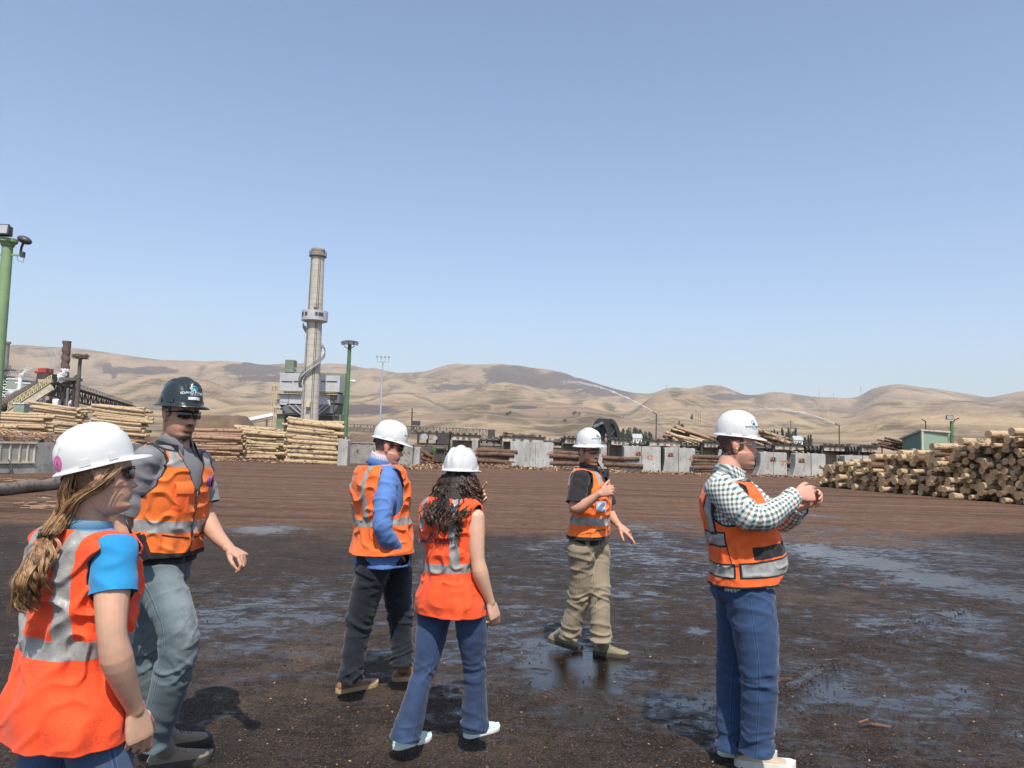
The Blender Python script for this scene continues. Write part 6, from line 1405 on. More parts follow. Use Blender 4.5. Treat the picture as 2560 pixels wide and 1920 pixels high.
def eyes(parent, hd):
    for sg in (-1, 1):
        m = MB(); m.ell(hd.w(sg * .031, .0665, .010), .0125 * hd.k, n=10); e = m.build('eye', M_eye, parent, smooth=True); m = MB(); c = hd.w(sg * .031, .0785, .009); m.ell(c, .0055 * hd.k, .0055 * hd.k, .0055 * hd.k, n=6); m.build('iris', M_iris, e, smooth=True)
def head_attrs(me, hd, beard=None, hairline=True, haircut=-.02, flush=True):
    B, Hh, Lp, Fl = [], [], [], []
    for v in me.vertices:
        x, y, z = hd.loc(v.co); inh = -.13 < z < .13 and abs(x) < .1 and -.11 < y < .13
        b = h_ = l = fl = 0
        if inh:
            ax = abs(x)
            if beard:
                b = 0
                if y > -.005 and z < -.035:
                    jaw = min(1, max(0, (-.035 - z) / .02)) * min(1, max(0, (y + .005) / .02)); 
                    if beard == 'goatee': jaw = math.exp(-(ax / .031) ** 4) * (1 if y > .04 else 0)
                    mouth = math.exp(-(ax / .019) ** 4 - ((z + .066) / .0085) ** 4); b = jaw * (1 - mouth)
                    if z > -.052: b = jaw * math.exp(-(ax / .026) ** 4) * (y > .06) + (0 if beard == 'goatee' else .8 * (y < .055) * jaw)
            br = math.exp(-((ax - .032) / .017) ** 4 - ((z - .033) / .0045) ** 2) * (y > .05)
            if hairline:
                side = (y < .035 - max(0, z - .02) * .0) and z > haircut + max(0, (y + .02)) * .55
                h_ = 1.0 if (side and not (abs(x) > .074 and -.03 < y < .014 and -.035 < z < .03)) else 0
            h_ = max(h_, br * .8); l = math.exp(-(ax / .024) ** 4 - ((z + .0655) / .0075) ** 4) * (y > .06)
            if flush: fl = math.exp(-(ax / .012) ** 2 - ((z + .025) / .02) ** 2) * (y > .08) + .8 * math.exp(-((ax - .045) / .018) ** 2 - ((z + .02) / .022) ** 2) * (y > .03) + (.6 if ax > .076 else 0)
        B.append(b); Hh.append(h_); Lp.append(l); Fl.append(min(1, fl))
    for n_, L in (('beard', B), ('hairm', Hh), ('lip', Lp), ('flush', Fl)): fattr(me, n_, L)
def body(parent, sp, T, hd, arms, mat, vox=.0042, beard=None, hairline=True, haircut=-.02, neck_r=.058, smile=0, armr=1.0, off=-.012):
    """arms: list of dict(pts=[shoulder, elbow, wrist], hand=(...)) -> one continuous skin surface"""
    mb = MB(); torso(mb, sp, T, off, -.12, .97, 20, 24); hd.mesh(mb, smile)
    c, f, r_, u = sp.fr(1.0); nb = hd.w(0, -.028, -.062); mb.tube([sp.nk - u * .06, sp.nk + u * .005, (sp.nk + nb) / 2 + u * .01, nb, nb + (nb - sp.nk).normalized() * .03], [neck_r * 1.35, neck_r * 1.12, neck_r, neck_r * .97, neck_r * .85], 24)
    for a in arms:
        sh, el, wr_ = a['pts']; k = armr * a.get('k', 1); limb(mb, [sh, el, wr_], [(0, .052 * k), (.2, .049 * k), (.42, .040 * k), (.5, .038 * k), (.62, .043 * k), (.8, .034 * k), (.95, .026 * k), (1, .025 * k)], 18, 10)
        mb.tube([el + (el - sh).normalized() * .012, el], [.022 * k, .03 * k], 10)
        hand(mb, wr_, *a['hand'][:3], **a['hand'][3])
    me = remesh(mb, vox, 1); head_attrs(me, hd, beard, hairline, haircut); return finish(me, 'body', mat, parent)
def collar(parent, sp, hd, mat, r0=.066, h=.045, gap=28, name='collar', flap=.035, base=.985, fall=.7):
    c, f, r_, u = sp.fr(base); ax = (hd.w(0, -.02, -.06) - c); ax = (ax.normalized() * .6 + u * .4).normalized(); r2 = f.cross(ax).normalized(); f2 = ax.cross(r2); n = 40; rings = [[], [], [], []]
    for i in range(n + 1):
        a = R(lerp(gap, 360 - gap, i / n)); fr_ = max(0, math.cos(a)) ; e = min(i, n - i) / n; tip = flap * math.exp(-(e / .09) ** 2)
        d = r2 * math.sin(a) * 1.0 + f2 * math.cos(a) * .98
        rings[0].append(c + d * r0 * 1.0 - ax * (.02 + fr_ * .012)); rings[1].append(c + d * r0 * .98 + ax * (h * .92 - fr_ * .022)); rings[2].append(c + d * (r0 + .006) + ax * (h * .95 - fr_ * .022)); rings[3].append(c + d * (r0 + .020 + tip * .3) + ax * (h * (1 - fall) - .012 - fr_ * .022 - tip))
    m = MB(); m.loft(rings, caps=False, closed=False); o = m.build(name, mat, parent, auto=70); s = o.modifiers.new('t', 'SOLIDIFY'); s.thickness = .003; return o
def shoe(parent, heel, toe, mats, L=.29, w=1.0, boot=0.0, ankle=None, name='shoe', soleh=.024, lace=True, pitch=0.0, k=1.0):
    d = (toe - heel); d.z = 0; d.normalize(); r_ = d.cross(Z); q = Quaternion(r_, R(-pitch)); up = q @ Z; dd = q @ d
    o0 = toe - dd * L if pitch else heel; m = MB(); rings = []
    prof = [(0, .022, .045), (.03, .030, .058), (.10, .036, .072), (.22, .037, .086), (.32, .038, .088), (.42, .040, .076), (.55, .043, .063), (.70, .0465, .052), (.82, .045, .045), (.92, .037, .038), (.98, .022, .028), (1.0, .010, .022)]
    for s, hw, hh in prof:
        c = o0 + dd * (s * L) + up * soleh; rings.append([c + r_ * sell(math.cos(a), .8) * hw * w + up * (max(0, sell(math.sin(a), .72)) * (hh * k - soleh)) for a in [j * math.pi / 12 for j in range(13)]])
    m.loft(rings, caps=True)
    if ankle is not None and boot: m.tube([o0 + dd * .27 * L + up * .07, ankle.lerp(o0 + dd * .27 * L, .2) + Z * boot], [(.044, .05), (.050, .052)], 16)
    sh = m.build(name, mats[0], parent, auto=70)
    s_ = MB(); rg = []
    for z, e in ((0, 1.0), (soleh * .5, 1.06), (soleh * 1.15, 1.04)):
        out = []
        for j in range(40):
            a = 2 * math.pi * j / 40; s = .5 - .52 * math.cos(a); hw = stab([(p[0], p[1]) for p in prof], max(0, min(1, s))) + .004; out.append(o0 + dd * (s * L) + r_ * (1 if math.sin(a) > 0 else -1) * min(1, abs(math.sin(a)) * 2.2) ** .6 * hw * w * e + up * (z + (.010 * max(0, (s - .8) / .2) ** 2)))
        rg.append(out)
    s_.loft(rg); s_.build('sole', mats[1], sh, auto=50)
    if lace:
        l = MB()
        for i in range(5): s = .40 + .065 * i; c = o0 + dd * (s * L) + up * (stab([(p[0], p[2]) for p in prof], s) * k + .002); l.tube([c - r_ * .022 + dd * (.008 * (-1) ** i) - up * .008, c + up * .001, c + r_ * .022 - dd * (.008 * (-1) ** i) - up * .008], .0024, 5)
        l.build('laces', mats[2] if len(mats) > 2 else mats[1], sh, smooth=True)
    return sh
def project_text(txt, size, obj, origin, xdir, ydir, mat, name, parent, bold=True, seg=.02, ddir=None):
    D = ddir if ddir is not None else xdir.cross(ydir).normalized(); vs, fs = text_mesh(txt, size, bold); vs, fs = tri(vs, fs, seg); me = obj.data; bvh = BVHTree.FromPolygons([v.co.copy() for v in me.vertices], [tuple(p.vertices) for p in me.polygons]); M = wm(obj); Mi = M.inverted(); out = []
    for v in vs:
        p = origin + xdir * v.x + ydir * v.y + D * .25; h_ = bvh.ray_cast(Mi @ p, (Mi.to_3x3() @ -D)); out.append((M @ h_[0] if h_[0] is not None else p - D * .25) + D * .0045)
    m = MB(); m.add(out, fs); return m.build(name, mat, parent)
def button_row(parent, pts, mat, r=.0055):
    for p, n_ in pts: m = MB(); m.cyl(p, p + n_ * .003, r, n=10); m.build('button', mat, parent, auto=40)

# ------------------------------------------------ shared materials
M_hband = simple('black_headband', (.012, .012, .013), .5, .2, 30, .1)
def hat_mat(name, col, rough=.28):
    t = NT(name); v = t.coord('Object'); n = t.noise(v, 14, 5); s = t.noise(v, 90, 4, .7)
    c = t.mix(t.math('MULTIPLY', t.sm(s, .60, .75), .25), t.mix(t.sm(n, .3, .7), c2(col, .96), col), c2(col, .72)); return t.fin(c, t.math('ADD', t.math('MULTIPLY', s, .16), rough - .06), t.bump(n, .05, .002), 0, .5, sss=.0)
H_white = hat_mat('white_hat_plastic', (.57, .57, .555)); H_black = hat_mat('dark_hat_plastic', (.020, .028, .030), .22)
M_eye = simple('eye_white', (.7, .66, .62), .25, .05, 10); M_iris = simple('iris', (.03, .02, .015), .2, .1, 10)
M_black = fabric('black_cloth', (.018, .018, .02), .2); M_blkpl = simple('black_plastic', (.015, .015, .016), .4, .2, 30)
t = NT('dark_lens'); M_shade = t.fin((.006, .006, .008), .06, spec=.8)
t = NT('clear_lens'); t.fin((.75, .78, .75), .05, spec=.8, alpha=.16); M_clear = t.m
t = NT('tinted_lens'); t.fin((.10, .09, .08), .05, spec=.8, alpha=.55); M_tint = t.m
M_ink = simple('logo_ink', (.03, .05, .07), .6, .1, 20); M_blue = simple('logo_blue', (.05, .28, .50), .5, .1, 20); M_teal = simple('logo_green', (.14, .42, .20), .5, .1, 20); M_pale = simple('logo_pale', (.55, .62, .66), .5, .1, 20)
M_pink = simple('pink_sticker', (.55, .12, .30), .5, .15, 60); M_zip = simple('zip_metal', (.10, .10, .10), .4, .2, 60, metal=.5)
TAPE = (.29, .285, .27)

def J(Y): return lambda u, v, dy=0.0: P(u, v, Y + dy)
def person(name_u, Y, label):
    g = G(name_u, 1500); b = P(name_u, HV(name_u), Y); return empty('person', (b.x, Y, 0), label, 'person')

# ================================================ 1. tall man in the black hard hat
def man_black_hat():
    Y = 3.80; j = J(Y); rt = person(400, Y, 'bearded man in a black hard hat, sunglasses and a grey shirt under his vest')
    sp = Spine(j(402, 1398), j(440, 1104), -14, -19, .010); T = MT
    hd = Head(j(449, 1040, -.02), -30, -3, -2, 1.0, 1.0, 1.05)
    rs, re, rw = j(374, 1142, -.17), j(316, 1296, -.14), j(300, 1420, -.20); ls, le, lw = j(494, 1146, .15), j(521, 1302, .12), j(574, 1372, -.02)
    sk = skin_mat('skin_ruddy', (.50, .285, .195), (.10, .055, .035), 1.0, (.07, .045, .03))
    body(rt, sp, T, hd, [dict(pts=[rs, re, rw], k=1.08, hand=(Vector((.1, -.3, -1)), Vector((.3, .8, 0)), 1, dict(curls=(.6, .6, .6, .7)))),
        dict(pts=[ls, le, lw], k=1.08, hand=(Vector((.78, -.35, -.28)), Vector((-.25, .1, -.95)), -1, dict(curls=(.75, .95, 1.15, 1.3), thumb=(.35, .5), s=1.02)))], sk, beard='goatee', haircut=-.03)
    glasses(rt, hd, M_shade, M_blkpl); eyes(rt, hd)
    grey = fabric('grey_work_shirt', (.20, .195, .205), .12)
    sleeve_shirt(rt, sp, T, [([rs, rs.lerp(re, .55), rs.lerp(re, .88)], [(0, .068), (.4, .070), (1, .074)]), ([ls, ls.lerp(le, .5), ls.lerp(le, .72)], [(0, .068), (.4, .068), (1, .070)])], grey, name='work_shirt', seed=3, wr=.006)
    collar(rt, sp, hd, grey, .068, .05, 22, flap=.045)
    c7, f7, r7, u7 = sp.fr(.93)
    collar(rt, sp, hd, M_black, .088, .035, 38, name='vest_collar', flap=.03, base=.955)
    cuts = [armhole(sp, rs, 1, .085, .14, -.045), armhole(sp, ls, -1, .085, .14, -.045), vneck(.60, .22, .008), rneck(.975, .93)]
    def paint(p, a, t, x, y, s):
        st = max(abs(t - .31 - .01 * x) - .048, -9); v = max(abs(abs(x) - (.108 if y > 0 else .095)) - .024, .84 - t if y > 0 else .31 - t); sh_ = max(abs(t - .835) - .030, abs(abs(x) - .112) - .05, -y + .01) if y > 0 else 9
        st = min(st * .58, v, sh_ * .6 if sh_ < 9 else 9)
        tr = min(s - .007, (t - .13 + .04 * math.cos(a)) * .55) ; zp = abs(x) - .007 if y > 0 and t < .63 else 9
        lowp = max(abs(t - .235 + .02 * math.cos(x * 14)) - .008, abs(abs(x) - .085) - .065, -y) * .5 if y > 0 else 9
        tr = min(tr, zp, lowp); pk = max(abs(x - .085) - .043, abs(t - .535) * .58 - .072) if y > 0 else 9
        flap_ = max(abs(x - .085) - .047, abs(t - .66) * .58 - .018) if y > 0 else 9
        if .0 < pk < .002 or (y > 0 and abs(pk) < .0015): tr = tr
        return st, tr, min(pk, flap_) , 0 if pk < 0 or t < .26 else 1
    vm = vest_mat('orange_surveyor_vest', (.80, .165, .028), 240, TAPE, pock=(.86, .13, .022))
    vest(rt, sp, T, cuts, paint, vm, .030, .055, .97, 130, 150, .010, 2, hemflare=.03)
    def on(t, x, off=.034):                     # point on the chest of the vest
        w_, df, db = (stab([(q[0], q[k]) for q in T], t) + off for k in (1, 2, 3)); a = math.asin(max(-1, min(1, math.copysign(abs(x / w_) ** (1 / .86), x)))); p, _, _ = sp.pt(t, a, w_, df, db, .86); return p
    pk = MB(); g = [[on(t, x, .040 if 0 < i < 6 and 0 < k < 6 else .032) for i, x in enumerate([.040 + .088 * q / 6 for q in range(7)])] for k, t in enumerate([.42 + .20 * q / 6 for q in range(7)])]; pk.loft(g, caps=False, closed=False); pk.build('chest_pocket', simple('pocket_orange', (.86, .12, .02), .8, .08, 20), rt, smooth=True)
    fl = MB(); g = [[on(t, x, .046 - (.012 if k == 3 else 0)) for i, x in enumerate([.036 + .096 * q / 6 for q in range(7)])] for k, t in enumerate((.59, .605, .645, .685))]; fl.loft(g, caps=False, closed=False); fl.build('pocket_flap', simple('flap_orange', (.82, .17, .03), .8, .08, 20), rt, smooth=True)
    z_ = MB(); z_.tube([on(t, .0, .036) for t in [lerp(.07, .60, i / 12) for i in range(13)]], .0045, 6); z_.build('zip', M_zip, rt, smooth=True)
    sh, dc = helmet(rt, hd, 'full', H_black, 1, .86, .064, .146); hat_logo(dc, (.10, 1, .28), M_blue, M_teal, M_pale, 1.25, True)
    jeans = fabric('washed_denim', (.088, .118, .130), denim=True, var=.3, alt=(.05, .07, .082), fade=(.215, .255, .26), scale=4)
    trousers(rt, sp, None, [[j(378, 1420, -.07), j(446, 1596, -.20), j(380, 1862, -.14)], [j(424, 1418, .08), j(362, 1615, .10), j(386, 1850, .12)]], [(0, .105), (.25, .098), (.5, .088), (.7, .080), (1, .072)], jeans, 'jeans', wr=.0065, seed=1, pel=(.172, .125, .145), fade=True)
    bm = fabric('suede_boot', (.20, .165, .125), .15); bs = simple('dark_sole', (.05, .045, .04), .8)
    shoe(rt, G(368, 1926), G(446, 1912), [bm, bs, simple('boot_lace', (.45, .36, .2), .8)], .30, 1.1, .07, j(378, 1840, -.14), 'boot', .03, k=1.15); shoe(rt, G(375, 1880), G(443, 1868), [bm, bs], .30, 1.1, .07, j(385, 1840, .12), 'boot', .03, k=1.15)
    m = MB(); c, f, r_, u = sp.fr(-.02); pts = [sp.pt(.03, a, .178, .135, .150)[0] for a in [k * 2 * math.pi / 40 for k in range(41)]]; m.tube(pts[:-1] + [pts[0]], [(.020, .004)] * 41, 8, ref=Z); m.build('belt', M_black, rt, smooth=True)
    # radio clipped at the right hip, pens in the left chest pocket
    p = j(352, 1372, -.27); d = (j(334, 1322, -.27) - p).normalized(); X = d.cross(Vector((0, 1, 0))).normalized(); rot = Matrix((X, d, X.cross(d))).transposed()
    ro = empty('two_way_radio', p, 'black two way radio on the hip of the man in the black hat', 'radio')
    m = MB(); m.box(p, (.056, .115, .036), rot); m.box(p + d * .045, (.060, .03, .040), rot); part('casing', m, M_blkpl, ro); m = MB(); m.cyl(p + d * .055 + X * .018, p + d * .175 + X * .018, .0065, .005, 10); part('antenna', m, M_blkpl, ro, smooth=True)
    m = MB(); m.cyl(p + d * .055 - X * .012, p + d * .072 - X * .012, .009, n=12); part('knob', m, M_blkpl, ro, auto=40); m = MB(); m.box(p - d * .01 - rot @ Vector((0, 0, -.019)), (.035, .05, .003), rot); part('label', m, simple('radio_label', (.35, .40, .08), .5), ro)
    for k_, (cc, dx) in enumerate((((.05, .12, .55), 0.0), ((.50, .05, .20), -.014), ((.015, .015, .015), -.028))):
        b = on(.64, -.075 + dx, .045); tp = on(.73, -.075 + dx * 1.4, .05); m = MB(); m.tube([b, b.lerp(tp, .8), tp], [.0045, .0045, .003], 8); tag(m.build('pen', simple('pen_%s' % ('blue', 'red', 'black')[k_], cc, .4), origin=b, smooth=True), '%s pen sticking out of the vest pocket of the man in the black hat' % ('blue', 'red', 'black')[k_], 'pen')
    return rt
# ================================================ 2. woman with a ponytail, nearest the camera
def strand_hair(parent, paths, mat, name='hair', r=(.0022, .0012), seg=4, spread=.01, n=100, curl=0.0, cf=30, seed=0, rr=(.4, 1), cutr=.72, clump=0):
    rg = random.Random(seed); m = MB()
    for i in range(n):
        rg0 = rg
        if clump: rg0 = random.Random(seed * 977 + i % clump)
        base = paths[rg0.randrange(len(paths))]; pp = smoothpath([Vector(p) for p in base['p']], 6); L = len(pp); ph = rg0.uniform(0, 6.28); ox, oy, oz = (rg0.gauss(0, 1) for _ in range(3)); cut = int(L * rg.uniform(cutr, 1.0)); fr_ = rg0.uniform(*rr); ji = (rg.gauss(0, .0022), rg.gauss(0, .0022)) if clump else (0, 0)
        pts = []; rs = []; cr_ = curl * rg0.uniform(.6, 1.3); f_ = cf * rg0.uniform(.8, 1.25)
        for k in range(max(3, cut)):
            s = k / (L - 1); sp_ = tab(base['s'], s) if 's' in base else spread; w_ = base.get('w', (1, 1, 1)); p = pp[k] + Vector((ox * sp_ * w_[0], oy * sp_ * w_[1], oz * sp_ * .5 * w_[2])) * fr_
            p += Vector((ji[0], ji[1], 0)) + Vector((N3((s * 3 + i % (clump or 99999), 0, i % (clump or 99999))), N3((s * 3, i % (clump or 99999), 5)), 0)) * .008 * min(1, s * 3); sl = s * f_; p += Vector((math.cos(sl + ph), math.sin(sl + ph), .3 * math.sin(sl * 1.1 + ph))) * cr_ * min(1, s * 4); pts.append(p); rs.append(lerp(r[0], r[1], s))
        m.tube(pts, rs, seg, caps=False)
    return m.build(name, mat, parent, smooth=True)
def hair_mat(name, c1, c3):
    t = NT(name); v = t.coord('Object'); n = t.noise(t.map(v, (1, 1, .25)), 60, 4, .7); n2 = t.noise(v, 9, 3); return t.fin(t.mix(t.sm(t.math('ADD', t.math('MULTIPLY', n, .6), t.math('MULTIPLY', n2, .4)), .38, .62), c1, c3), .38, t.bump(n, .3, .002), 0, .5)
def woman_ponytail():
    Y = 2.32; j = J(Y); rt = person(185, Y, 'woman with a light brown ponytail and a bright blue shirt under her orange vest')
    sp = Spine(j(178, 1738), j(222, 1303), 60, 58, -.006); T = [(a, b * 1.03, c * 1.0, d * 1.0) for a, b, c, d in WT]
    hd = Head(j(250, 1196, -.01), 34, 5, -3, .95, .95, .9)
    rs, re, rw = j(287, 1372, -.09), j(282, 1598, -.16), j(339, 1776, -.06); ls, le, lw = j(158, 1345, .10), j(150, 1590, .22), j(230, 1720, .40)
    sk = skin_mat('skin_freckled', (.56, .34, .235), None, 0, (.16, .09, .05))
    body(rt, sp, T, hd, [dict(pts=[rs, re, rw], k=1.02, hand=(Vector((.18, .12, -1)), Vector((-.75, .55, .05)), 1, dict(curls=(.42, .55, .68, .80), thumb=(.45, .25), s=.98, spread=.08))), dict(pts=[ls, le, lw], hand=(Vector((.6, .4, -.6)), Vector((-.5, .8, 0)), -1, dict(curls=(.6,) * 4, s=.92)))], sk, vox=.0031, hairline=True, haircut=-.045, neck_r=.050, armr=1.0)
    blue = fabric('bright_blue_jersey', (.025, .25, .50), .1, weave=1200)
    sleeve_shirt(rt, sp, T, [([rs, rs.lerp(re, .25), rs.lerp(re, .50)], [(0, .059), (.5, .061), (1, .066)]), ([ls, ls.lerp(le, .25), ls.lerp(le, .5)], [(0, .056), (1, .06)])], blue, name='blue_shirt', seed=8, wr=.0045, vox=.0065)
    collar(rt, sp, hd, fabric('blue_collar', (.16, .30, .42), .1), .058, .03, 20, flap=.0)
    cuts = [armhole(sp, rs, 1, .075, .125, -.055, -.0, lim=-.004), armhole(sp, ls, -1, .075, .125, -.055, lim=-.004), rneck(.975, .93)]
    def paint(p, a, t, x, y, s):
        st = abs(t - .32 - .01 * math.sin(a)) * .54 - .028; x0 = .100 + .02 * max(0, .6 - t) if y < 0 else .085
        v = max(abs(abs(x) - x0) - .026, (.32 - t)); return min(st, v), 9, 9, 1 if s > .012 and t > -.172 else 0
    vm = vest_mat('red_orange_mesh', (.88, .082, .020), 175, (.29, .285, .27))
    vo = vest(rt, sp, [(-.45, .19, .135, .145)] + T, cuts, paint, vm, .026, -.19, .975, 190, 220, .012, 7, hemflare=.026, strap=.062)
    sh, dc = helmet(rt, hd, 'cap', H_white, 11, .86, .050, .142, back=-.010)
    art = tri(*ring_art(.020, .0, 0, 360)); art = ([Vector((v.x, v.y * 1.25, 0)) for v in art[0]], art[1]); dc(art[0], art[1], (.32, -1, .10), M_pink, 'sticker'); art = tri(*ring_art(.013, .010, 0, 360)); dc(art[0], art[1], (.32, -1, .10), simple('sticker_line', (.75, .45, .58), .5), 'sticker_emblem')
    glasses(rt, hd, M_shade, M_blkpl)
    hm = hair_mat('light_brown_hair', (.12, .058, .028), (.50, .30, .145))
    W = hd.w; tie = j(113, 1338, -.16); ends = [j(62, 1440, -.20), j(52, 1500, -.19)]
    cap = []
    for k in range(26):
        a = -1.0 + 2.0 * k / 25; x = math.sin(a) ; cap.append(dict(p=[W(.070 * math.copysign(1, x) * (1 - .25 * abs(a)) if abs(a) > .3 else .06 * x * 3, .052 - .03 * abs(a), .03), W(.079 * (1 if a > 0 else -1), -.012, -.012 - .012 * abs(a)), W(.050 * (1 if a > 0 else -1), -.072, -.05 - .012 * k / 25), W(.012, -.105, -.105) if a > 0 else W(-.01, -.105, -.10), tie + Vector((.015, .0, .015)), tie], s=[(0, .012), (.3, .007), (.8, .012), (1, .006)]))
    for k in range(16):
        x = -.05 + .10 * k / 15; cap.append(dict(p=[W(x, -.085, .02), W(x * .9, -.098, -.03), W(x * .6, -.098, -.075), W(.01, -.125, -.13), tie], s=[(0, .006), (.8, .012), (1, .006)]))
    strand_hair(rt, cap, hm, 'hair', (.0011, .0009), 3, .008, 1800, .0010, 20, 4)
    pony = [dict(p=[tie, j(100, 1385, -.19), j(70, 1440, -.22), j(58, 1490, -.2), j(52 + dx, 1530, -.19)], s=[(0, .005), (.2, .013), (.6, .016), (1, .011)]) for dx in (-12, 0, 14, 30)]
    pony += [dict(p=[tie, j(108, 1380, -.19), j(92, 1430, -.21), j(84, 1480, -.20), j(78, 1510, -.2)], s=[(0, .005), (.3, .02), (1, .014)])]
    pc = strand_hair(rt, pony, hm, 'ponytail', (.0010, .0006), 3, .02, 2600, .013, 9, 9, rr=(.1, 1.0), cutr=.45, clump=110)
    m = MB(); d = (j(100, 1385, -.19) - tie).normalized(); m.tube([tie - d * .012, tie + d * .012], [.019, .019], 14); m.build('hair_tie', M_black, pc, smooth=True)
    jeans = fabric('dark_blue_denim', (.055, .085, .16), denim=True, var=.25, alt=(.10, .14, .22), scale=5)
    trousers(rt, sp, None, [[j(214, 1765, -.06), j(282, 2050, -.04), j(262, 2370, -.1)], [j(146, 1757, .06), j(104, 2050, .02), j(60, 2370, -.15)]], [(0, .085), (.25, .085), (.5, .066), (.7, .064), (1, .058)], jeans, 'jeans', wr=.005, seed=5, pel=(.158, .10, .125))
    sm_ = fabric('grey_sneaker', (.25, .25, .26), .1)
    for u, v, dv in ((262, 2420, 0), (60, 2400, 0)):
        h_ = P(u, HV(u), Y - .1); h_.z = 0; h_ -= hv(30) * .07; shoe(rt, h_, h_ + hv(30), [sm_, M_white], .25, .9)
# ================================================ 3. man in the blue jacket
def man_blue_jacket():
    Y = 4.88; j = J(Y); rt = person(950, Y, 'man in a blue jacket, orange vest and dark jeans with his hand in a pocket')
    sp = Spine(j(957, 1378), j(951, 1152), 30, 33, -.012); T = [(a, b * 1.02, c * 1.15, d * 1.08) for a, b, c, d in MT]
    hd = Head(j(971, 1119, .0), 6, -9, -2, .97, 1.08, .85)
    rs, re, rw = j(968, 1200, -.15), j(957, 1318, -.26), j(994, 1378, -.11); ls, le, lw = j(914, 1192, .17), j(940, 1316, .30), j(985, 1378, .16)
    sk = skin_mat('skin_pink', (.58, .30, .215), (.22, .12, .08), .25, (.06, .04, .03), 1.4)
    body(rt, sp, T, hd, [dict(pts=[rs, re, rw], hand=(Vector((-.25, .45, -1)), Vector((.1, 1, .1)), 1, dict(curls=(.3,) * 4, s=.85))), dict(pts=[ls, le, lw], hand=(Vector((-.2, -.3, -1)), Vector((-.1, -1, .1)), -1, dict(curls=(.3,) * 4, s=.85)))], sk, vox=.0045, beard='full', haircut=-.035, neck_r=.062, smile=1)
    glasses(rt, hd, M_shade, M_blkpl)
    bl = fabric('blue_blazer', (.085, .18, .42), .1, weave=1400, alt=(.15, .24, .52))
    T2 = [(-.32, .215, .170, .170), (-.12, .196, .148, .165), (.05, .182, .145, .150)] + T[2:]
    sleeve_shirt(rt, sp, T2, [([rs, re, rw], [(0, .070), (.35, .064), (.55, .058), (1, .050)]), ([ls, le, lw], [(0, .068), (.5, .06), (1, .05)])], bl, name='blazer', seed=11, wr=.0065, off=.010, t0=-.15, t1=.95)
    m = MB(); d_ = (rw - re).normalized(); m.cyl(rw - d_ * .004, rw + d_ * .016, .046, .044, 20); m.build('cuff', fabric('white_cuff', (.7, .7, .72), .05), rt, auto=60)
    m = MB(); m.tube([rw + d_ * .018, rw + d_ * .032], [.034, .034], 16); m.build('watch', M_blkpl, rt, auto=40)
    button_row(rt, [(rw - d_ * (.02 + .018 * k) + Vector((-.02, -.046, .006)), Vector((0, -1, 0))) for k in range(4)], M_blkpl, .006)
    t = NT('pink_check_shirt'); v = t.coord('Object'); sx = t.n('SeparateXYZ'); t.put(sx.inputs[0], v); wv = lambda s_, o_: t.sm(t.math('SINE', t.math('MULTIPLY', t.math('ADD', sx.outputs[o_], sx.outputs[0]), s_)), .6, .8); M_pc = t.fin(t.mix(t.math('MULTIPLY', wv(420, 2), .7), t.mix(t.math('MULTIPLY', wv(420, 1), .6), (.72, .68, .70), (.60, .22, .28)), (.30, .25, .42)), .85)
    collar(rt, sp, hd, M_pc, .066, .062, 24, flap=.04, fall=.85); collar(rt, sp, hd, bl, .076, .036, 50, name='blazer_collar', base=.965, flap=.0, fall=.9)
    cuts = [armhole(sp, rs, 1, .088, .165, -.065, .005), armhole(sp, ls, -1, .088, .16, -.06), rneck(.97, .93), lambda p, a, t, x, y: (.1 if y < 0 else (abs(x) - .012 - max(0, (t - .3)) * .14))]
    def paint(p, a, t, x, y, s):
        st = abs(t - .34) * .57 - .022; x0 = .085 + .05 * math.exp(-((t - .62) / .25) ** 2); v = max(abs(abs(x) - .105) - .021, .34 - t); return min(st, v), 9, 9, 1 if s > .01 else 0
    vest(rt, sp, T, cuts, paint, vest_mat('orange_mesh_vest', (.82, .15, .030), 260, (.28, .275, .26)), .038, .0, .955, 120, 140, .012, 21, hemflare=.05)
    sh, dc = helmet(rt, hd, 'cap', H_white, -3, .86, .056, .140); hat_logo(dc, (.0, 1, .22), M_ink, M_ink, M_ink, 1.1)
    dj = fabric('dark_indigo_denim', (.014, .018, .025), denim=True, var=.35, alt=(.03, .038, .05), scale=4, fade=(.04, .05, .065))
    tr_ = trousers(rt, sp, None, [[j(938, 1400, -.08), j(898, 1556, -.03), j(875, 1702, -.05)], [j(986, 1396, .09), j(1003, 1568, .20), j(1005, 1662, .17)]], [(0, .112), (.25, .100), (.5, .084), (.75, .076), (1, .074)], dj, 'jeans', wr=.0075, seed=12, pel=(.172, .128, .15), fade=True)
    c, f, r_, u = sp.fr(0); pm = MB(); pc = c - f * .155 + r_ * .085 - u * .045; pm.box(pc, (.115, .006, .12), Matrix((r_, f, u)).transposed() @ Matrix.Rotation(R(28), 3, 'Z')); pm.build('back_pocket', dj, tr_)
    lt = simple('tan_leather', (.20, .095, .045), .5, .2, 12); ts = simple('crepe_sole', (.42, .30, .17), .8)
    shoe(rt, G(842, 1733), G(946, 1711), [lt, ts], .30, 1.05, .03, j(875, 1700, -.05), soleh=.026); shoe(rt, G(982, 1702), G(1088, 1690), [lt, ts], .30, 1.05, .03, j(1005, 1666, .17), soleh=.026)
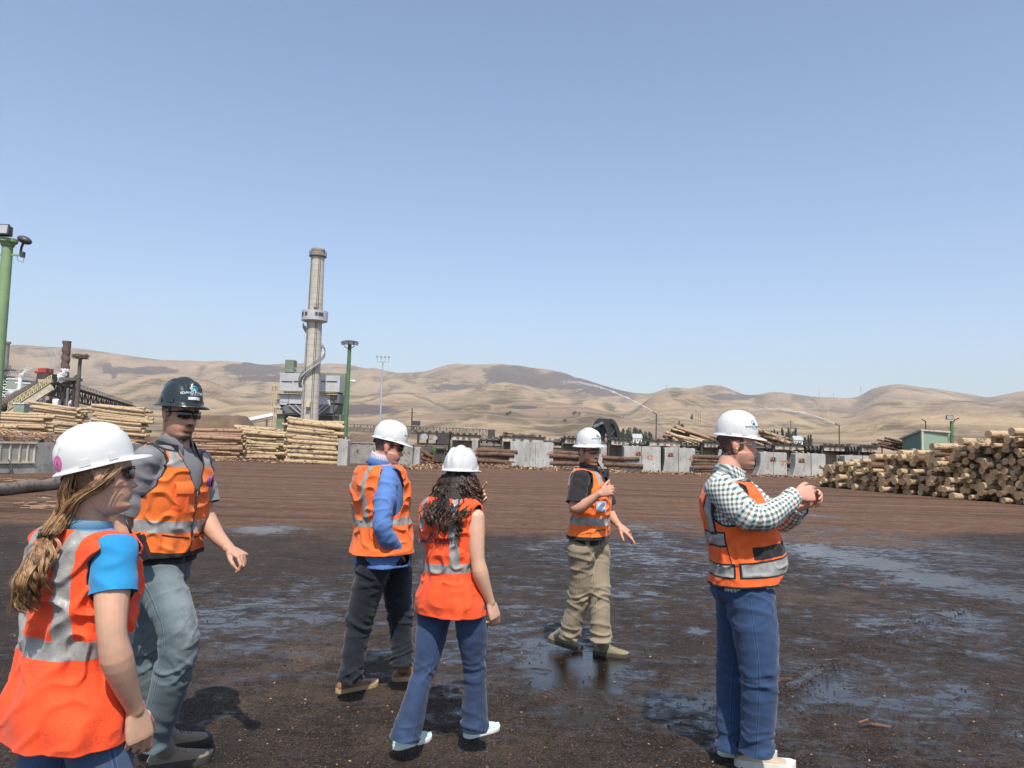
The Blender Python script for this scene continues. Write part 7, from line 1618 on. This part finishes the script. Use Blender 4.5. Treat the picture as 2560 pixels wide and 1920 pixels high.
# ================================================ 4. woman with long curly hair
def woman_curly():
    Y = 4.10; j = J(Y); rt = person(1130, Y, 'woman seen from behind with long dark curly hair, white hard hat and flared jeans')
    sp = Spine(j(1130, 1482), j(1128, 1232), 50, 52, -.008); T = [(a, b * 1.04, c, d) for a, b, c, d in WT]
    hd = Head(j(1151, 1193, .02), 72, -2, 0, .95, .95, .9)
    rs, re, rw = j(1187, 1290, -.10), j(1196, 1412, -.13), j(1226, 1506, -.08); ls, le, lw = j(1070, 1272, .12), j(1085, 1370, .30), j(1185, 1262, .38)
    sk = skin_mat('skin_fair', (.60, .37, .255), None, 0, (.05, .03, .02))
    body(rt, sp, T, hd, [dict(pts=[rs, re, rw], k=1.0, hand=(Vector((.35, .1, -1)), Vector((-.7, .6, 0)), 1, dict(curls=(.45, .6, .75, .85), thumb=(.4, .3), s=.95))), dict(pts=[ls, le, lw], hand=(Vector((.6, -.2, .7)), Vector((-.2, -1, 0)), -1, dict(curls=(.2, .9, 1, 1), s=.92)))], sk, vox=.0042, haircut=-.06, neck_r=.047)
    pat = fabric('patterned_blouse', (.25, .16, .17), .5, alt=(.55, .42, .42), scale=40)
    sleeve_shirt(rt, sp, T, [([rs, rs + Vector((0, 0, -.01)), rs + Vector((0, 0, -.02))], [(0, .045), (1, .045)]), ([ls, ls + Vector((0, 0, -.01)), ls + Vector((0, 0, -.02))], [(0, .04), (1, .04)])], pat, name='blouse', seed=8, wr=.003, off=.004)
    cuts = [armhole(sp, rs, 1, .062, .11, -.05, .004, lim=-.012), armhole(sp, ls, -1, .062, .11, -.05, lim=-.012), rneck(.965, .90)]
    def paint(p, a, t, x, y, s):
        st = abs(t - .27 - .012 * math.sin(a)) * .54 - .024; v = max(abs(abs(x) - .112) - .021, .27 - t); return min(st, v), (s - .004 if s < .004 else 9), 9, 1 if s > .012 else 0
    vm = vest_mat('red_orange_mesh_back', (.88, .092, .022), 220, (.29, .285, .27), trim=(.75, .10, .03))
    vo = vest(rt, sp, [(-.45, .175, .125, .14)] + T, cuts, paint, vm, .024, -.19, .975, 150, 170, .010, 31, hemflare=.010, strap=.040)
    c, f, r_, u = sp.fr(.5); project_text('IDAHO FOREST', .036, vo, sp.fr(.54)[0] - r_ * .005, r_, u, simple('navy_print', (.06, .02, .05), .7, .1, 30), 'lettering', rt, ddir=-f)
    m = MB(); o_ = sp.fr(.61)[0] - r_ * .005 - f * .142
    for k_ in (-1, 1): m.beam(o_, o_ + r_ * .018 * k_ - u * .018, .004, .007)
    m.beam(o_ + u * .012, o_ + u * .012 + r_ * .014 - u * .012, .004, .006); m.beam(o_ + u * .012, o_ + u * .012 - r_ * .014 - u * .012, .004, .006); m.build('print_emblem', MC['navy_print'], rt)
    sh, dc = helmet(rt, hd, 'cap', H_white, 1, .87, .048, .145, back=-.004)
    hm = hair_mat('dark_curly_hair', (.020, .011, .008), (.12, .060, .036)); W = hd.w; paths = []
    for k in range(34):
        a = R(70 + 220 * k / 33); x = math.sin(a) * .078; y = math.cos(a) * .092; drop = .30 - .12 * abs(math.cos((a - math.pi) * .9) < .3)
        o_ = Vector((0, 0, 0)); side = x / .078; q0 = W(x, y, .015); q1 = W(x * 1.35, y * 1.22, -.05); q2 = W(x * 1.6, min(y * 1.25, -.02), -.12); q3 = W(x * 1.3 - .010, -.165 - .02 * (1 - abs(side)), -.19); q4 = W(x * .9 - .030, -.195, -.25 - .09 * (1 - abs(side)) - .02 * math.sin(k * 5)); paths.append(dict(p=[q0, q1, q2, q3, q4], s=[(0, .006), (.4, .016), (.8, .02), (1, .018)]))
    paths += [dict(p=[W(.07, -.03, -.04), W(.095, -.05, -.13), W(.085, -.14, -.20), W(.078, -.175, -.28), W(.075, -.185, -.335)], s=[(0, .008), (.5, .012), (1, .006)])] * 3
    strand_hair(rt, paths, hm, 'curly_hair', (.0017, .0012), 3, .015, 2000, .0105, 34, 17, clump=150)
    m = MB(); m.tube([W(0, -.02, .02), W(0, -.04, -.06), W(-.004, -.085, -.14), W(-.012, -.145, -.22), W(-.03, -.165, -.30)], [(.072, .078), (.088, .082), (.098, .066), (.072, .034), (.022, .012)], 20, ref=hd.r); m.build('hair_mass', simple('hair_core', (.022, .013, .010), .6, .3, 40, .8, 90), rt, smooth=True)
    dn = fabric('blue_denim', (.027, .046, .098), denim=True, var=.3, alt=(.05, .08, .15), scale=5, fade=(.06, .095, .17))
    tr_ = trousers(rt, sp, None, [[j(1174, 1500, -.06), j(1186, 1668, -.0), j(1186, 1822, .04)], [j(1092, 1500, .07), j(1062, 1668, -.02), j(1010, 1850, -.10)]], [(0, .088), (.25, .084), (.48, .063), (.6, .060), (.8, .066), (1, .074)], dn, 'flared_jeans', wr=.0045, seed=33, pel=(.152, .095, .125), fade=True)
    mint = fabric('mint_canvas', (.50, .66, .58), .06); shoe(rt, G(986, 1874), G(1070, 1846), [mint, M_white], .245, .88, lace=False, soleh=.018); shoe(rt, G(1163, 1846), G(1252, 1818), [mint, M_white], .245, .88, lace=False, soleh=.018)
# ================================================ 5. man in the black shirt, facing the camera
def man_black_shirt():
    Y = 5.95; j = J(Y); rt = person(1475, Y, 'bearded man in a black shirt and khaki trousers, one hand at his chest')
    sp = Spine(j(1472, 1350), j(1474, 1164), -22, -26, .005); T = [(a, b * .98, c * .98, d * 1.02) for a, b, c, d in MT]
    hd = Head(j(1471, 1131, -.02), -48, -2, 2, .97, 1.0, 1.0)
    rs, re, rw = j(1452, 1192, -.17), j(1438, 1270, -.24), j(1499, 1234, -.33); ls, le, lw = j(1500, 1192, .15), j(1524, 1280, .18), j(1547, 1313, .02)
    sk = skin_mat('skin_tan_red', (.54, .29, .20), (.24, .095, .04), .9, (.10, .05, .03), 1.2)
    body(rt, sp, T, hd, [dict(pts=[rs, re, rw], k=1.06, hand=(Vector((.85, -.25, .35)), Vector((-.1, .9, -.35)), 1, dict(curls=(1.2, 1.3, 1.35, 1.4), thumb=(.7, .05), s=1.0))), dict(pts=[ls, le, lw], k=1.0, hand=(Vector((.72, -.25, -.55)), Vector((-.3, .35, -.85)), -1, dict(curls=(.12, .3, .4, .45), thumb=(.5, .2), s=1.05)))], sk, vox=.0045, beard='full', haircut=-.03)
    glasses(rt, hd, M_tint, M_blkpl); eyes(rt, hd)
    bk = fabric('black_work_shirt', (.022, .021, .022), .25)
    sleeve_shirt(rt, sp, T, [([rs, rs.lerp(re, .45), rs.lerp(re, .85)], [(0, .070), (.4, .072), (1, .080)]), ([ls, ls.lerp(le, .45), ls.lerp(le, .8)], [(0, .066), (1, .068)])], bk, name='work_shirt', seed=41, wr=.006); collar(rt, sp, hd, bk, .066, .055, 20, flap=.04)
    cuts = [armhole(sp, rs, 1, .09, .145, -.045), armhole(sp, ls, -1, .085, .14, -.045), vneck(.62, .22, .006), rneck(.975, .93)]
    def paint(p, a, t, x, y, s):
        st = abs(t - .27 - .012 * math.sin(a - .6)) * .57 - .029; v = max(abs(abs(x) - .105) - .022, .76 - t) if y > 0 else max(abs(abs(x) - .1) - .022, .27 - t); tr = min(s - .006, (t - .075) * .55, abs(x) - .005 if y > 0 and t < .63 else 9, max(abs(abs(x) - .10) - .06, abs(t - .165) * .57 - .004) if y > 0 else 9, max(abs(a - 1.15) * .15 - .003, t - .24)); return min(st, v), tr, 9, 0
    vest(rt, sp, T, cuts, paint, vest_mat('orange_surveyor_vest_two', (.84, .17, .030), 260, (.31, .30, .285)), .030, .03, .965, 120, 140, .011, 44, hemflare=.02)
    sh, dc = helmet(rt, hd, 'full', H_white, 1, .84, .066, .150); hat_logo(dc, (.05, 1, .25), M_ink, M_ink, M_ink, 1.1)
    kh = fabric('khaki_canvas', (.255, .205, .140), denim=True, var=.12, alt=(.20, .155, .105), scale=5)
    tr_ = trousers(rt, sp, None, [[j(1453, 1370, -.07), j(1450, 1478, .00), j(1422, 1594, .09)], [j(1490, 1368, .07), j(1498, 1490, -.04), j(1503, 1604, -.09)]], [(0, .104), (.25, .094), (.5, .084), (.75, .076), (1, .072)], kh, 'khaki_trousers', wr=.0095, seed=45, pel=(.158, .118, .145))
    bt = fabric('olive_boot', (.215, .185, .115), .15); so_ = simple('boot_sole', (.07, .06, .045), .8)
    shoe(rt, G(1396, 1620), G(1455, 1628), [bt, so_, so_], .29, 1.08, .06, j(1422, 1596, .09), 'boot', .028, k=1.1, pitch=9); shoe(rt, G(1484, 1634), G(1560, 1643), [bt, so_, so_], .30, 1.08, .06, j(1503, 1606, -.09), 'boot', .028, k=1.1)
    c, f, r_, u = sp.fr(.78); p = c + f * .150 + r_ * .045 + u * .07; mic = empty('radio_microphone', p, 'black speaker microphone clipped at the collar of the man in the black shirt', 'microphone'); rot = Matrix((r_, f, u)).transposed() @ Matrix.Rotation(R(-20), 3, 'Y'); m = MB(); m.box(p, (.052, .03, .07), rot, taper=.85); part('casing', m, M_blkpl, mic)
    m = MB(); 
    for k_ in range(4): m.box(p + f * .017 + u * (.008 * k_ - .01), (.034, .003, .003), rot)
    part('grille', m, M_zip, mic)
    c, f, r_, u = sp.fr(.48); a_ = math.radians(38); p = sp.pt(.48, a_, .198, .156, .14)[0]; nn = (f * math.cos(a_) + r_ * math.sin(a_)).normalized(); xx = u.cross(nn).normalized(); rot = Matrix((xx, nn, u)).transposed(); bd = empty('name_badge', p, 'clear badge holder with a card on the vest of the man in the black shirt', 'badge')
    m = MB(); m.box(p + nn * .010, (.092, .004, .075), rot); part('holder', m, simple('badge_plastic', (.45, .50, .58), .15), bd); m = MB(); m.box(p + nn * .0135, (.07, .002, .05), rot); part('card', m, simple('badge_card', (.70, .74, .85), .3), bd)
    h_ = lw + Vector((.72, -.25, -.55)).normalized() * .13; m = MB(); m.cyl(h_ + Vector((-.03, 0, .03)), h_ + Vector((.045, -.01, .022)), .005, n=8); tag(m.build('pen', M_blkpl, origin=h_), 'black pen between the fingers of the man in the black shirt', 'pen')
# ================================================ 6. man in the checked shirt, holding up his hands
def man_checked_shirt():
    Y = 4.02; j = J(Y); rt = person(1860, Y, 'man in a checked shirt and blue trousers raising both hands in front of him')
    sp = Spine(j(1856, 1452), j(1822, 1186), -12, -10, .0); T = [(-.2, .18, .135, .15), (-.05, .185, .150, .145), (.15, .185, .200, .120), (.38, .190, .190, .125), (.6, .195, .160, .14), (.76, .19, .130, .145), (.86, .172, .100, .125), (.93, .13, .076, .098), (1.0, .072, .062, .075), (1.05, .06, .058, .065)]
    hd = Head(j(1843, 1116, .0), -18, 3, 1, 1.0, 1.08, .95)
    rs, re, rw = j(1796, 1216, -.19), j(1890, 1296, -.27), j(1990, 1238, -.20); ls, le, lw = j(1830, 1212, .19), j(1948, 1296, .10), j(1998, 1266, -.07)
    sk = skin_mat('skin_sunburnt', (.58, .31, .225), (.30, .17, .11), .55, (.055, .035, .025), 1.3)
    body(rt, sp, T, hd, [dict(pts=[rs, re, rw], k=1.05, hand=(Vector((.92, .15, .12)), Vector((.1, .95, -.25)), 1, dict(curls=(.75, .95, 1.05, 1.15), thumb=(.5, .3), s=1.05))), dict(pts=[ls, le, lw], k=1.05, hand=(Vector((.62, -.1, .45)), Vector((.3, -1, .0)), -1, dict(curls=(.75, .9, 1.0, 1.1), thumb=(.5, .3), s=1.0)))], sk, vox=.0042, beard='full', haircut=-.045, neck_r=.066)
    glasses(rt, hd, M_clear, M_tint if False else M_clear); eyes(rt, hd)
    m = MB(); p = hd.w(.086, -.002, -.012); m.ell(p, .006, .005, .006, n=6); m.build('ear_plug', simple('yellow_foam', (.75, .55, .12), .8), rt, smooth=True)
    t = NT('green_brown_check'); A = t.attr('cu'); B = t.attr('cv')
    st = lambda q, per: t.sm(t.math('SINE', t.math('MULTIPLY', q, 2 * math.pi / per)), -.12, .12)
    a_ = st(A, .024); b_ = st(B, .024); alt = t.sm(t.math('SINE', t.math('MULTIPLY', B, 2 * math.pi / .048)), -.1, .1)
    dk = t.mix(alt, (.055, .135, .125), (.15, .125, .105)); md = t.mix(.5, (.66, .67, .63), dk); c = t.mix(a_, t.mix(b_, (.70, .71, .67), md), t.mix(b_, md, dk)); M_chk = t.fin(c, .85, t.bump(t.noise(t.coord(), 300, 3), .2, .002), 0, .2)
    k1 = lambda sh, el, wr_: ([sh, el, el.lerp(wr_, .97)], [(0, .082), (.25, .080), (.48, .066), (.6, .066), (.9, .050), (1, .047)])
    sleeve_shirt(rt, sp, T, [k1(rs, re, rw), k1(ls, le, lw)], M_chk, name='checked_shirt', seed=51, plaid=True, wr=.0065, vox=.007, off=.008)
    t = NT('check_collar'); sx = t.n('SeparateXYZ'); t.put(sx.inputs[0], t.coord()); s1 = t.sm(t.math('SINE', t.math('MULTIPLY', t.math('ADD', sx.outputs[0], sx.outputs[1]), 260.)), -.1, .1); s2 = t.sm(t.math('SINE', t.math('MULTIPLY', t.math('ADD', sx.outputs[2], t.math('MULTIPLY', sx.outputs[0], .5)), 260.)), -.1, .1); M_cc = t.fin(t.mix(t.math('MULTIPLY', t.math('ADD', s1, s2), .5), (.70, .71, .67), (.075, .125, .115)), .85)
    collar(rt, sp, hd, M_cc, .074, .060, 22, flap=.05, fall=.85)
    for (el, wr_) in ((re, rw), (le, lw)):
        d_ = (wr_ - el).normalized(); m = MB(); m.tube([wr_ - d_ * .055, wr_ - d_ * .004], [.0505, .0475], 20); m.build('cuff', M_cc, rt, auto=60)
    cuts = [armhole(sp, rs, 1, .108, .150, -.05, .03), armhole(sp, ls, -1, .10, .150, -.05, .03), rneck(.97, .93), lambda p, a, t, x, y: (.1 if y < 0 else (abs(x) - .004 - max(0, (t - .42)) * .18))]
    def box_(x, t, x0, x1, t0, t1): return max(abs(x - (x0 + x1) / 2) - (x1 - x0) / 2, (abs(t - (t0 + t1) / 2) - (t1 - t0) / 2) * .6)
    def paint(p, a, t, x, y, s):
        d = math.degrees(a); ad = abs(d); pan = (ad - 90) * .0033     # metres round the side, back positive
        A_ = box_(pan, t, .085, .60, .395, .50); B_ = box_(pan, t, .055, .60, .10, .215); C_ = box_(pan, t, -.32, .012, .10, .215); V = max(abs(abs(x) - .145) - .020, .50 - t) if y < 0 else 9
        st = min(A_, B_, C_, V); bk = min(max(abs(A_) - .006, 9 if abs(pan - .06) < .0 else 0) if A_ > -.008 else 9, 9)
        tr = 9
        for q in (A_, B_, C_, V):
            if 0 <= q < .009: tr = -.005
        tr = min(s - .006, (t - .018) * .6, tr if tr < 0 else min([abs(q - .0045) - .0045 for q in (A_, B_, C_, V)]), box_(pan, t, -.30, -.035, .245, .36), abs(x) - .006 if y > 0 and t < .45 else 9, max(abs(pan - .06 - (t - .2) * .12) - .004, .2 - t, t - .40))
        return st, tr, 9, 1 if s > .01 else 0
    vest(rt, sp, T, cuts, paint, vest_mat('orange_vest_black_trim', (.84, .135, .028), 230, (.31, .305, .29)), .026, .0, .955, 140, 180, .008, 52, hemflare=.015)
    sh, dc = helmet(rt, hd, 'cap', H_white, -7, .82, .064, .148); hat_logo(dc, (.55, 1, .28), M_blue, M_ink, M_ink, 1.05)
    nv = fabric('royal_navy_chino', (.029, .057, .122), denim=True, var=.14, alt=(.028, .058, .135), scale=4)
    tr_ = trousers(rt, sp, None, [[j(1872, 1480, -.09), j(1898, 1672, -.14), j(1890, 1880, -.12)], [j(1852, 1478, .09), j(1836, 1672, .12), j(1829, 1876, .06)]], [(0, .125), (.25, .112), (.5, .092), (.75, .084), (1, .076)], nv, 'blue_trousers', wr=.0058, seed=53, pel=(.18, .145, .165))
    be = fabric('beige_knit', (.46, .36, .26), .06); wh = simple('white_midsole', (.68, .66, .60), .7)
    shoe(rt, G(1838, 1912), G(1985, 1926), [be, wh, be], .30, 1.0, 0, soleh=.034); shoe(rt, G(1796, 1884), G(1900, 1896), [be, wh, be], .30, 1.0, 0, soleh=.034)
man_black_hat(); woman_ponytail(); man_blue_jacket(); woman_curly(); man_black_shirt(); man_checked_shirt()
